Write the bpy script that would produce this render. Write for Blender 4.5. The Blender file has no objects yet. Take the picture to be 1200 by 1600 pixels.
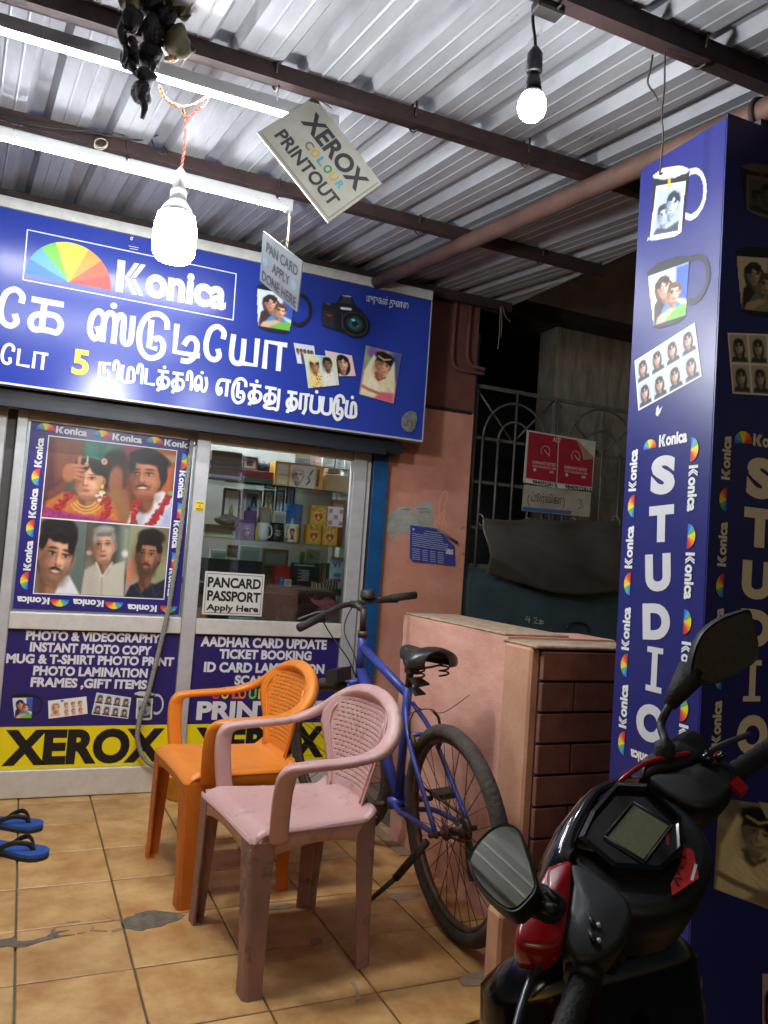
import bpy, bmesh, math, random
import numpy as np
from mathutils import Vector, Matrix

random.seed(7)
rng = np.random.default_rng(7)
scene = bpy.context.scene
col = scene.collection

# ------------------------------------------------------------------ camera
CAM = Vector((0.0, -3.9349, 1.1678))
R_ = Vector((0.9158716, -0.3951427, 0.0710034)); U_ = Vector((-0.0897536, -0.0291445, 0.9955375)); F_ = Vector((0.3913100, 0.9181573, 0.0621581))
FPX = 1236.72                      # focal length in photograph pixels (1200 x 1600)
camd = bpy.data.cameras.new('camera'); cam = bpy.data.objects.new('camera', camd); col.objects.link(cam)
camd.sensor_fit = 'VERTICAL'; camd.sensor_height = 24.0; camd.lens = 24.0 * FPX / 1600.0
camd.clip_start = 0.02; camd.clip_end = 3000
cam.matrix_world = Matrix(((R_.x, U_.x, -F_.x, CAM.x), (R_.y, U_.y, -F_.y, CAM.y), (R_.z, U_.z, -F_.z, CAM.z), (0, 0, 0, 1)))
scene.camera = cam

# ------------------------------------------------------------------ night sky and the weak warm glow of the street
world = bpy.data.worlds.new('World'); scene.world = world; world.use_nodes = True
wn = world.node_tree.nodes; wl = world.node_tree.links
sky = wn.new('ShaderNodeTexSky'); sky.sky_type = 'NISHITA'; sky.sun_disc = False
SUN_EL, SUN_AZ = math.radians(24), math.radians(205)
sky.sun_elevation = math.radians(3); sky.sun_rotation = SUN_AZ
wl.new(sky.outputs[0], wn['Background'].inputs[0]); wn['Background'].inputs[1].default_value = 0.020
sund = bpy.data.lights.new('sun', 'SUN'); sund.energy = 0.10; sund.angle = math.radians(14); sund.color = (1.0, 0.90, 0.76)
sun = bpy.data.objects.new('sun', sund); col.objects.link(sun)
sdir = Vector((math.sin(SUN_AZ) * math.cos(SUN_EL), math.cos(SUN_AZ) * math.cos(SUN_EL), math.sin(SUN_EL)))
sun.rotation_euler = sdir.to_track_quat('Z', 'Y').to_euler(); sun.location = (0, -8, 6)
TUBE_E, BULB_BIG_E, BULB_SMALL_E, INSIDE_E = 88.0, 112.0, 170.0, 185.0
scene.view_settings.view_transform = 'Standard'; scene.view_settings.look = 'None'
scene.view_settings.exposure = 1.0; scene.view_settings.gamma = 1.0
scene.cycles.max_bounces = 6; scene.cycles.diffuse_bounces = 3; scene.cycles.glossy_bounces = 3
scene.cycles.transmission_bounces = 4; scene.cycles.transparent_max_bounces = 12
scene.cycles.sample_clamp_indirect = 4.0; scene.cycles.caustics_reflective = False; scene.cycles.caustics_refractive = False
scene.cycles.use_denoising = True

# ------------------------------------------------------------------ helpers
def ray(px, py): return (F_ + R_ * ((px - 600) / FPX) - U_ * ((py - 800) / FPX))
def at(px, py, ax, val):                     # a spot read off the photograph, put on the plane axis = val
    d = ray(px, py); t = (val - CAM[ax]) / d[ax]; return CAM + d * t
def onp(px, py, o, n):                       # ... on any plane
    d = ray(px, py); t = (Vector(o) - CAM).dot(n) / d.dot(n); return CAM + d * t
def lin(c):
    c = c / 255.0
    return c / 12.92 if c <= 0.04045 else ((c + 0.055) / 1.055) ** 2.4
def rgb(r, g, b): return (lin(r), lin(g), lin(b), 1.0)

MATS = {}
def pmat(name, color, rough=0.5, metal=0.0, noise=None, bump=None, coat=0.0, spec=0.5, var=0.0, emis=None, wear=None, stretch=(1, 1, 1)):
    """noise=(scale, colour2, contrast)  bump=(scale, strength)  wear=(scale, colour, threshold)  var = per-object brightness jitter"""
    if name in MATS: return MATS[name]
    m = bpy.data.materials.new(name); m.use_nodes = True; MATS[name] = m
    nt = m.node_tree; N = nt.nodes; L = nt.links; b = N['Principled BSDF']
    b.inputs['Base Color'].default_value = color if len(color) == 4 else (*color, 1)
    b.inputs['Roughness'].default_value = rough; b.inputs['Metallic'].default_value = metal
    b.inputs['Coat Weight'].default_value = coat; b.inputs['Specular IOR Level'].default_value = spec
    if emis: b.inputs['Emission Color'].default_value = (*emis[:3], 1); b.inputs['Emission Strength'].default_value = emis[3]
    co = None
    if noise or bump or wear or var:
        tc = N.new('ShaderNodeTexCoord'); mp = N.new('ShaderNodeMapping'); mp.inputs['Scale'].default_value = stretch
        L.new(tc.outputs['Object'], mp.inputs['Vector'])
        oi = N.new('ShaderNodeObjectInfo'); ad = N.new('ShaderNodeVectorMath'); ad.operation = 'ADD'
        sc_ = N.new('ShaderNodeVectorMath'); sc_.operation = 'SCALE'; sc_.inputs[3].default_value = 37.0
        cx = N.new('ShaderNodeCombineXYZ'); L.new(oi.outputs['Random'], cx.inputs[0]); L.new(oi.outputs['Random'], cx.inputs[1])
        L.new(cx.outputs[0], sc_.inputs[0]); L.new(mp.outputs[0], ad.inputs[0]); L.new(sc_.outputs[0], ad.inputs[1]); co = ad.outputs[0]
    cur = None
    if noise:
        n1 = N.new('ShaderNodeTexNoise'); n1.inputs['Scale'].default_value = noise[0]; n1.inputs['Detail'].default_value = 7; n1.inputs['Roughness'].default_value = 0.65
        L.new(co, n1.inputs['Vector'])
        rp = N.new('ShaderNodeMapRange'); k = noise[2] if len(noise) > 2 else 0.2
        rp.inputs[1].default_value = 0.5 - k; rp.inputs[2].default_value = 0.5 + k; L.new(n1.outputs[0], rp.inputs[0])
        mx = N.new('ShaderNodeMix'); mx.data_type = 'RGBA'; mx.inputs[6].default_value = b.inputs['Base Color'].default_value
        mx.inputs[7].default_value = noise[1] if len(noise[1]) == 4 else (*noise[1], 1); L.new(rp.outputs[0], mx.inputs[0]); cur = mx.outputs[2]
        ro = N.new('ShaderNodeMapRange'); ro.inputs[3].default_value = max(0.05, rough - 0.08); ro.inputs[4].default_value = min(1, rough + 0.12)
        L.new(n1.outputs[0], ro.inputs[0]); L.new(ro.outputs[0], b.inputs['Roughness'])
    if wear:
        n2 = N.new('ShaderNodeTexNoise'); n2.inputs['Scale'].default_value = wear[0]; n2.inputs['Detail'].default_value = 9; n2.inputs['Roughness'].default_value = 0.7
        L.new(co, n2.inputs['Vector'])
        r2 = N.new('ShaderNodeMapRange'); r2.inputs[1].default_value = wear[2]; r2.inputs[2].default_value = wear[2] + 0.06; L.new(n2.outputs[0], r2.inputs[0])
        m2 = N.new('ShaderNodeMix'); m2.data_type = 'RGBA'; m2.inputs[7].default_value = wear[1] if len(wear[1]) == 4 else (*wear[1], 1)
        if cur: L.new(cur, m2.inputs[6])
        else: m2.inputs[6].default_value = b.inputs['Base Color'].default_value
        L.new(r2.outputs[0], m2.inputs[0]); cur = m2.outputs[2]
    if var:
        hs = N.new('ShaderNodeHueSaturation'); mr = N.new('ShaderNodeMapRange'); mr.inputs[3].default_value = 1 - var; mr.inputs[4].default_value = 1 + var
        L.new(oi.outputs['Random'], mr.inputs[0]); L.new(mr.outputs[0], hs.inputs['Value'])
        if cur: L.new(cur, hs.inputs['Color'])
        else: hs.inputs['Color'].default_value = b.inputs['Base Color'].default_value
        cur = hs.outputs[0]
    if cur: L.new(cur, b.inputs['Base Color'])
    if bump:
        n3 = N.new('ShaderNodeTexNoise'); n3.inputs['Scale'].default_value = bump[0]; n3.inputs['Detail'].default_value = 6; L.new(co, n3.inputs['Vector'])
        bp = N.new('ShaderNodeBump'); bp.inputs['Strength'].default_value = bump[1]; bp.inputs['Distance'].default_value = bump[2] if len(bump) > 2 else 0.004
        L.new(n3.outputs[0], bp.inputs['Height']); L.new(bp.outputs[0], b.inputs['Normal'])
    return m
def ink(r, g, b, rough=0.42):                # flat printing ink
    return pmat('ink_%d_%d_%d_%d' % (r, g, b, int(rough * 100)), rgb(r, g, b), rough)
def emat(name, color, strength):
    m = bpy.data.materials.new(name); m.use_nodes = True; b = m.node_tree.nodes['Principled BSDF']
    b.inputs['Base Color'].default_value = (0.8, 0.8, 0.8, 1); b.inputs['Emission Color'].default_value = (*color, 1); b.inputs['Emission Strength'].default_value = strength
    return m
def glassmat(name, tint=(0.9, 0.95, 0.95), refl=0.08, rough=0.02):
    m = bpy.data.materials.new(name); m.use_nodes = True; nt = m.node_tree; N = nt.nodes; N.clear()
    o = N.new('ShaderNodeOutputMaterial'); t = N.new('ShaderNodeBsdfTransparent'); g = N.new('ShaderNodeBsdfGlossy'); mx = N.new('ShaderNodeMixShader'); fr = N.new('ShaderNodeFresnel')
    t.inputs[0].default_value = (*tint, 1); g.inputs['Roughness'].default_value = rough; fr.inputs[0].default_value = 1.45
    ma = N.new('ShaderNodeMath'); ma.operation = 'ADD'; ma.inputs[1].default_value = refl - 0.04; nt.links.new(fr.outputs[0], ma.inputs[0])
    nt.links.new(ma.outputs[0], mx.inputs[0]); nt.links.new(t.outputs[0], mx.inputs[1]); nt.links.new(g.outputs[0], mx.inputs[2]); nt.links.new(mx.outputs[0], o.inputs[0])
    return m
def printmat():
    if 'printed_photo' in MATS: return MATS['printed_photo']
    m = bpy.data.materials.new('printed_photo'); m.use_nodes = True; N = m.node_tree.nodes
    a = N.new('ShaderNodeAttribute'); a.attribute_name = 'Col'; m.node_tree.links.new(a.outputs['Color'], N['Principled BSDF'].inputs['Base Color'])
    N['Principled BSDF'].inputs['Roughness'].default_value = 0.4; MATS['printed_photo'] = m
    return m

class MB:
    """collects shapes; build() links them as one mesh object"""
    def __init__(s): s.v = []; s.f = []; s.smooth = []
    def add(s, vs, fs, smooth=False):
        o = len(s.v); s.v += [tuple(v) for v in vs]; s.f += [tuple(i + o for i in f) for f in fs]; s.smooth += [smooth] * len(fs); return s
    def box(s, a, b):
        x0, x1 = sorted((a[0], b[0])); y0, y1 = sorted((a[1], b[1])); z0, z1 = sorted((a[2], b[2]))
        return s.add([(x0, y0, z0), (x1, y0, z0), (x1, y1, z0), (x0, y1, z0), (x0, y0, z1), (x1, y0, z1), (x1, y1, z1), (x0, y1, z1)],
                     [(0, 3, 2, 1), (4, 5, 6, 7), (0, 1, 5, 4), (1, 2, 6, 5), (2, 3, 7, 6), (3, 0, 4, 7)])
    def cbox(s, c, sx, sy, sz): return s.box((c[0] - sx / 2, c[1] - sy / 2, c[2] - sz / 2), (c[0] + sx / 2, c[1] + sy / 2, c[2] + sz / 2))
    def bbox(s, a, b, r):
        """box with chamfered vertical and top edges"""
        x0, x1 = sorted((a[0], b[0])); y0, y1 = sorted((a[1], b[1])); z0, z1 = sorted((a[2], b[2]))
        def ring(i, z): return [(x0 + i, y0 + r, z), (x0 + r, y0 + i, z), (x1 - r, y0 + i, z), (x1 - i, y0 + r, z), (x1 - i, y1 - r, z), (x1 - r, y1 - i, z), (x0 + r, y1 - i, z), (x0 + i, y1 - r, z)]
        rs = ring(r * .6, z0) + ring(0, z0 + r) + ring(0, z1 - r) + ring(r * .6, z1)
        fs = [tuple(range(7, -1, -1)), tuple(range(24, 32))]
        for k in range(3):
            for i in range(8): j = (i + 1) % 8; fs.append((k * 8 + i, k * 8 + j, k * 8 + 8 + j, k * 8 + 8 + i))
        return s.add(rs, fs)
    def tube(s, pts, r, n=8, cap=True, smooth=True, flat=None, up=None):
        pts = [Vector(p) for p in pts]; m = len(pts); rs = r if isinstance(r, (list, tuple)) else [r] * m
        vs = []; prev = None
        for i, p in enumerate(pts):
            t = (pts[min(i + 1, m - 1)] - pts[max(i - 1, 0)]).normalized()
            if up is not None: a = Vector(up) - t * t.dot(Vector(up))
            elif prev is None: a = t.orthogonal()
            else: a = prev - t * t.dot(prev)
            if a.length < 1e-6: a = t.orthogonal()
            a.normalize(); prev = a; b = t.cross(a)
            for k in range(n):
                an = 2 * math.pi * k / n + (math.pi / n if flat else 0)
                vs.append(p + a * (math.cos(an) * rs[i]) + b * (math.sin(an) * rs[i] * (flat or 1)))
        fs = []
        for i in range(m - 1):
            for k in range(n): j = (k + 1) % n; fs.append((i * n + k, i * n + j, i * n + n + j, i * n + n + k))
        if cap: fs += [tuple(range(n - 1, -1, -1)), tuple(range((m - 1) * n, m * n))]
        return s.add(vs, fs, smooth)
    def cyl(s, a, b, r, r2=None, n=14): return s.tube([a, b], [r, r if r2 is None else r2], n)
    def lathe(s, o, ax, prof, n=16, smooth=True):
        """prof = [(distance along axis, radius)]"""
        o = Vector(o); ax = Vector(ax).normalized(); a = ax.orthogonal().normalized(); b = ax.cross(a); vs = []
        for d, r in prof:
            for k in range(n): an = 2 * math.pi * k / n; vs.append(o + ax * d + a * (math.cos(an) * r) + b * (math.sin(an) * r))
        fs = []
        for i in range(len(prof) - 1):
            for k in range(n): j = (k + 1) % n; fs.append((i * n + k, i * n + j, i * n + n + j, i * n + n + k))
        m = len(prof); fs += [tuple(range(n - 1, -1, -1)), tuple(range((m - 1) * n, m * n))]
        return s.add(vs, fs, smooth)
    def torus(s, c, ax, R, r, n=48, k=10, flat=1.0, a0=0, a1=2 * math.pi):
        c = Vector(c); ax = Vector(ax).normalized(); u = ax.orthogonal().normalized(); w = ax.cross(u); vs = []; full = abs(a1 - a0 - 2 * math.pi) < 1e-6; m = n if full else n + 1
        for i in range(m):
            an = a0 + (a1 - a0) * i / n; d = u * math.cos(an) + w * math.sin(an)
            for j in range(k): b = 2 * math.pi * j / k; vs.append(c + d * (R + r * math.cos(b)) + ax * (r * flat * math.sin(b)))
        fs = []
        for i in range(n):
            i2 = (i + 1) % m
            for j in range(k): j2 = (j + 1) % k; fs.append((i * k + j, i2 * k + j, i2 * k + j2, i * k + j2))
        return s.add(vs, fs, True)
    def sphere(s, c, r, n=14, m=9, sq=(1, 1, 1), lump=0.0):
        vs = []; fs = []; ph = random.random() * 6
        for i in range(m + 1):
            t = math.pi * i / m
            for k in range(n):
                a = 2 * math.pi * k / n; q = r * (1 + lump * math.sin(3 * a + ph + 2 * t) * math.sin(t))
                vs.append((c[0] + q * sq[0] * math.sin(t) * math.cos(a), c[1] + q * sq[1] * math.sin(t) * math.sin(a), c[2] + q * sq[2] * math.cos(t)))
        for i in range(m):
            for k in range(n): j = (k + 1) % n; fs.append((i * n + k, i * n + n + k, i * n + n + j, i * n + j))
        return s.add(vs, fs, True)
    def prism(s, outline, vec, smooth=False):
        """closed outline (3-D points) pushed along vec"""
        n = len(outline); o = [Vector(p) for p in outline]; vec = Vector(vec)
        nrm = Vector((0, 0, 0))
        for i in range(n): nrm += o[i].cross(o[(i + 1) % n])
        if nrm.dot(vec) > 0: o = o[::-1]
        vs = o + [p + vec for p in o]
        fs = [tuple(range(n)), tuple(range(2 * n - 1, n - 1, -1))] + [((i + 1) % n, i, n + i, n + (i + 1) % n) for i in range(n)]
        return s.add(vs, fs, smooth)
    def grid(s, fn, nu, nv, smooth=True, thick=None, skip=None):
        """fn(u, v) -> point; thick = function or vector for a second skin"""
        P = [[Vector(fn(i / nu, j / nv)) for i in range(nu + 1)] for j in range(nv + 1)]
        vs = [p for row in P for p in row]; w = nu + 1; fs = []
        for j in range(nv):
            for i in range(nu):
                if skip and skip(i, j): continue
                fs.append((j * w + i, j * w + i + 1, (j + 1) * w + i + 1, (j + 1) * w + i))
        if thick is None: return s.add(vs, fs, smooth)
        T = Vector(thick) if not callable(thick) else None
        n0 = len(vs); vs2 = vs + [p + (T if T is not None else Vector(thick(k % w / nu, k // w / nv))) for k, p in enumerate(vs)]
        f2 = fs + [tuple(n0 + i for i in reversed(f)) for f in fs]
        cnt = {}
        for f in fs:
            for a, b in zip(f, f[1:] + f[:1]): cnt[(a, b)] = 1
        for (a, b) in cnt:
            if (b, a) not in cnt: f2.append((b, a, n0 + a, n0 + b))
        return s.add(vs2, f2, smooth)
    def build(s, name, mat, parent=None, base=None, auto=None):
        me = bpy.data.meshes.new(name); b = base if base is not None else (Vector(parent['base']) if parent is not None and 'base' in parent else Vector((0, 0, 0)))
        vs = [tuple(Vector(v) - Vector(b)) for v in s.v] if Vector(b).length > 0 else s.v
        me.from_pydata(vs, [], s.f); me.polygons.foreach_set('use_smooth', s.smooth); me.materials.append(mat); me.update()
        if auto and hasattr(me, 'set_sharp_from_angle'): me.set_sharp_from_angle(angle=math.radians(auto))
        o = bpy.data.objects.new(name, me); col.objects.link(o)
        if parent is not None: o.parent = parent
        elif base is not None: o.location = base
        return o

def thing(name, label, cat, base=(0, 0, 0), group=None, kind=None):
    o = bpy.data.objects.new(name, None); o.empty_display_size = 0.1; col.objects.link(o); o.location = base; o['base'] = list(base)
    return tag(o, label, cat, group, kind)
def tag(o, label=None, cat=None, group=None, kind=None):
    if label: o['label'] = label
    if cat: o['category'] = cat
    if group: o['group'] = group
    if kind: o['kind'] = kind
    return o
def root_base(o):
    while o.parent is not None: o = o.parent
    return Vector(o['base']) if 'base' in o else Vector(o.location)
def spline(pts, n=6):
    """Catmull-Rom through pts (any dimension)"""
    P = [np.array(p, float) for p in pts]; out = []
    for i in range(len(P) - 1):
        a, b, c, d = P[max(i - 1, 0)], P[i], P[i + 1], P[min(i + 2, len(P) - 1)]
        for k in range(n):
            t = k / n; out.append(0.5 * ((2 * b) + (c - a) * t + (2 * a - 5 * b + 4 * c - d) * t * t + (3 * b - a - 3 * c + d) * t ** 3))
    out.append(P[-1]); return [tuple(q) for q in out]

# ---- lettering
_txt = {}
def textmesh(s, bold=0.0, res=3):
    key = (s, bold, res)
    if key in _txt: return _txt[key]
    c = bpy.data.curves.new('lettering', 'FONT'); c.body = s; c.size = 1.0; c.offset = bold; c.resolution_u = res; c.fill_mode = 'FRONT'
    o = bpy.data.objects.new('lettering', c); col.objects.link(o)
    bpy.context.view_layer.update(); dg = bpy.context.evaluated_depsgraph_get(); me = o.evaluated_get(dg).to_mesh()
    v = np.array([(q.co.x, q.co.y) for q in me.vertices]) if len(me.vertices) else np.zeros((0, 2)); f = [tuple(p.vertices) for p in me.polygons]
    bpy.data.objects.remove(o); bpy.data.curves.remove(c)
    _txt[key] = (v, f); return v, f
CAP = textmesh('H')[0][:, 1].max()

class Board:
    """a flat printed face: o origin, u right, v up, n towards the viewer; px positions are read off the photograph"""
    def __init__(s, parent, o, u, v, n):
        s.p = parent; s.o = Vector(o); s.u = Vector(u); s.v = Vector(v); s.n = Vector(n); s.d = 0.0010
    def uv(s, px, py): q = onp(px, py, s.o, s.n) - s.o; return np.array((q.dot(s.u), q.dot(s.v)))
    def w(s, a, d=None): return s.o + s.u * float(a[0]) + s.v * float(a[1]) + s.n * (s.d if d is None else d)
    def lay(s): s.d += 0.00004; return s.d
    def put(s, name, v2, faces, mat, parent=None):
        s.lay(); mb = MB(); mb.add([s.w(a) for a in v2], faces)
        me_p = parent or s.p; return mb.build(name, mat, me_p, base=root_base(me_p))
    def text_uv(s, st, a, e, h, mat, bold=0.02, name='lettering', parent=None, shear=0.0):
        v, f = textmesh(st, bold, 5 if len(st) < 9 else 3); h = h / (1 + 2 * bold / CAP); x0, x1 = v[:, 0].min(), v[:, 0].max(); e = np.array(e, float); L = np.linalg.norm(e); k = e / L; pn = np.array((-k[1], k[0]))
        X = (v[:, 0] - x0) / (x1 - x0) * L; Y = (v[:, 1] + bold) / CAP * h; X = X + shear * Y
        return s.put(name, [np.array(a) + k * x + pn * y for x, y in zip(X, Y)], f, mat, parent)
    def text(s, st, p0, p1, hpx, mat, bold=0.02, name='lettering', parent=None, shear=0.0):
        a = s.uv(*p0); b = s.uv(*p1); h = np.linalg.norm(s.uv(p0[0], p0[1] - hpx) - a); return s.text_uv(st, a, b - a, h, mat, bold, name, parent, shear)
    def poly(s, pts, mat, name='printed_shape', parent=None, uv=False):
        q = [np.array(a) if uv else s.uv(*a) for a in pts]; ar = sum(q[i][0] * q[(i + 1) % len(q)][1] - q[(i + 1) % len(q)][0] * q[i][1] for i in range(len(q)))
        if ar < 0: q = q[::-1]
        return s.put(name, q, [tuple(range(len(q)))], mat, parent)
    def rect_uv(s, u0, v0, u1, v1, mat, name='printed_shape', parent=None): return s.poly([(u0, v0), (u1, v0), (u1, v1), (u0, v1)], mat, name, parent, uv=True)
    def strokes(s, paths, wd, mat, name='lettering', parent=None):
        """pen strokes in uv, each [(u, v), ...]; half width wd; rises a hair along its length so that crossings never coincide"""
        mb = MB()
        for pts in paths:
            P = [np.array(q, float) for q in pts]; n = len(P); vs = []
            for i, q in enumerate(P):
                t = P[min(i + 1, n - 1)] - P[max(i - 1, 0)]; t = t / (np.linalg.norm(t) + 1e-9); m = np.array((-t[1], t[0]))
                ext = 0.45 * wd * (-1 if i == 0 else 1 if i == n - 1 else 0); d = s.d + 0.00008 * i / max(1, n - 1); q2 = q + t * ext
                vs += [s.w(q2 + m * wd, d), s.w(q2 - m * wd, d)]
            mb.add(vs, [(2 * i + 1, 2 * i + 3, 2 * i + 2, 2 * i) for i in range(n - 1)]); s.lay()
        s.d += 0.00008
        return mb.build(name, mat, parent or s.p, base=root_base(parent or s.p))
    def fan(s, c, r, ang, parent=None, name='fan_emblem', squash=1.0, dim=1.0):
        """rainbow half disc, flat side along ang (uv angle)"""
        cols = [(58, 120, 215), (90, 165, 225), (110, 190, 70), (235, 225, 60), (250, 205, 50), (240, 150, 60), (225, 90, 60), (205, 60, 55)]
        par = None
        e = np.array((math.cos(ang), math.sin(ang))); pn = np.array((-e[1], e[0])); s.lay()
        root = None
        for k, cc in enumerate(cols):
            a0 = math.pi - math.pi * k / 8; a1 = math.pi - math.pi * (k + 1) / 8; q = [np.array(c)]
            for t in np.linspace(a0, a1, 4): q.append(np.array(c) + e * math.cos(t) * r + pn * math.sin(t) * r * squash)
            mb = MB(); mb.add([s.w(a) for a in q], [tuple(range(len(q) - 1, -1, -1))])
            if root is None: root = mb.build(name, ink(*cc), parent or s.p, base=root_base(parent or s.p)); first = root
            else:
                me = root.data; k0 = len(me.materials); me.materials.append(ink(*cc))
                bm = bmesh.new(); bm.from_mesh(me); b = root_base(parent or s.p)
                vs = [bm.verts.new(Vector(v) - b) for v in mb.v]; fc = bm.faces.new([vs[i] for i in mb.f[0]]); fc.material_index = k0; bm.to_mesh(me); bm.free()
        return root
    def photo(s, corners, C, name='printed_photo', parent=None, uv=False):
        """corners TL, TR, BR, BL; C = canvas array (ny, nx, 3) in sRGB 0..1, row 0 at the top"""
        q = [np.array(a) if uv else s.uv(*a) for a in corners]; s.lay(); ny, nx = C.shape[:2]; A = None
        mask = None
        if C.shape[2] == 4: mask = C[..., 3] > 0.5
        ii, jj = np.meshgrid(np.linspace(0, 1, nx), np.linspace(0, 1, ny))
        P = ((1 - jj)[..., None] * ((1 - ii)[..., None] * q[0] + ii[..., None] * q[1]) + jj[..., None] * ((1 - ii)[..., None] * q[3] + ii[..., None] * q[2])).reshape(-1, 2)
        b = root_base(parent or s.p); O = np.array(s.o + s.n * s.d - b); V = O + P[:, :1] * np.array(s.u) + P[:, 1:] * np.array(s.v)
        idx = np.arange(nx * ny).reshape(ny, nx); F = np.stack([idx[1:, :-1], idx[1:, 1:], idx[:-1, 1:], idx[:-1, :-1]], -1)
        F = F.reshape(-1, 4)
        if mask is not None:
            mm = mask[1:, :-1] & mask[1:, 1:] & mask[:-1, 1:] & mask[:-1, :-1]; F = F[mm.reshape(-1)]
        me = bpy.data.meshes.new(name); me.from_pydata(V.tolist(), [], F.tolist())
        c3 = np.clip(C[..., :3], 0, 1); L = np.where(c3 <= 0.04045, c3 / 12.92, ((c3 + 0.055) / 1.055) ** 2.4).reshape(-1, 3)
        at_ = me.color_attributes.new('Col', 'FLOAT_COLOR', 'POINT'); at_.data.foreach_set('color', np.concatenate([L, np.ones((len(L), 1))], 1).astype(np.float32).ravel())
        me.materials.append(printmat()); me.update(); o = bpy.data.objects.new(name, me); col.objects.link(o); o.parent = parent or s.p
        return o

class Canvas:
    """a small painted picture; x runs 0..asp, y runs 0..1 upwards"""
    def __init__(s, nx, ny, bg):
        s.a = np.zeros((ny, nx, 3)); s.a[:] = np.array(bg) / 255.0; s.asp = nx / ny
        s.x, s.y = np.meshgrid(np.linspace(0, nx / ny, nx), np.linspace(1, 0, ny)); s.px = 1.0 / ny; s.cut = None
        r = np.random.default_rng(nx * 7 + ny); s.wx = sum(np.sin(s.x * a + s.y * b + c) / k for a, b, c, k in zip(r.uniform(8, 40, 5), r.uniform(-40, 40, 5), r.uniform(0, 6, 5), (1, 1.3, 1.7, 2.2, 3))) * .004; s.wy = sum(np.sin(s.x * a + s.y * b + c) / k for a, b, c, k in zip(r.uniform(-40, 40, 5), r.uniform(8, 40, 5), r.uniform(0, 6, 5), (1, 1.3, 1.7, 2.2, 3))) * .004
    def mix(s, m, c): s.a = s.a * (1 - m[..., None]) + np.array(c)[None, None] / 255.0 * m[..., None]
    def blob(s, cx, cy, rx, ry, c, ang=0, soft=0.12, op=1.0, clip=None):
        dx, dy = s.x + s.wx * min(1, rx * 6) - cx, s.y + s.wy * min(1, rx * 6) - cy; ca, sa = math.cos(ang), math.sin(ang); X = (dx * ca + dy * sa) / rx; Y = (-dx * sa + dy * ca) / ry
        d = np.sqrt(X * X + Y * Y); m = np.clip((1 - d) / soft + 0.5, 0, 1) * op
        if clip is not None: m = m * clip
        s.mix(m, c); return m
    def poly(s, pts, c, op=1.0, soft=None):
        ins = np.zeros(s.x.shape, bool); n = len(pts); dist = np.full(s.x.shape, 9.0)
        for i in range(n):
            (x0, y0), (x1, y1) = pts[i], pts[(i + 1) % n]
            cond = ((y0 > s.y) != (y1 > s.y)); xi = (x1 - x0) * (s.y - y0) / ((y1 - y0) if y1 != y0 else 1e-9) + x0; ins ^= cond & (s.x < xi)
            ex, ey = x1 - x0, y1 - y0; t = np.clip(((s.x - x0) * ex + (s.y - y0) * ey) / (ex * ex + ey * ey + 1e-12), 0, 1)
            dist = np.minimum(dist, np.hypot(s.x - x0 - t * ex, s.y - y0 - t * ey))
        sd = np.where(ins, dist, -dist); m = np.clip(sd / (soft or s.px * 1.5) + 0.5, 0, 1) * op; s.mix(m, c); return m
    def line(s, pts, w, c, op=1.0):
        for (x0, y0), (x1, y1) in zip(pts[:-1], pts[1:]):
            ex, ey = x1 - x0, y1 - y0; t = np.clip(((s.x - x0) * ex + (s.y - y0) * ey) / (ex * ex + ey * ey + 1e-12), 0, 1)
            d = np.hypot(s.x - x0 - t * ex, s.y - y0 - t * ey); s.mix(np.clip((w - d) / (s.px * 1.2) + 0.5, 0, 1) * op, c)
    def grain(s, k=0.03, seed=1):
        r = np.random.default_rng(seed); n = r.normal(0, k, s.x.shape); s.a = np.clip(s.a + n[..., None], 0, 1); return s
    def soften(s, n=1):
        for _ in range(n):
            p = np.pad(s.a, ((1, 1), (1, 1), (0, 0)), mode='edge'); s.a = (p[1:-1, 1:-1] * 4 + p[:-2, 1:-1] + p[2:, 1:-1] + p[1:-1, :-2] + p[1:-1, 2:]) / 8
        return s
    def mono(s, tint=(1, 1, 1), k=1.0):
        g = s.a @ np.array((.3, .59, .11)); s.a = s.a * (1 - k) + g[..., None] * np.array(tint) * k; return s
    def arr(s): return s.a if s.cut is None else np.concatenate([s.a, s.cut[..., None]], 2)

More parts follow.
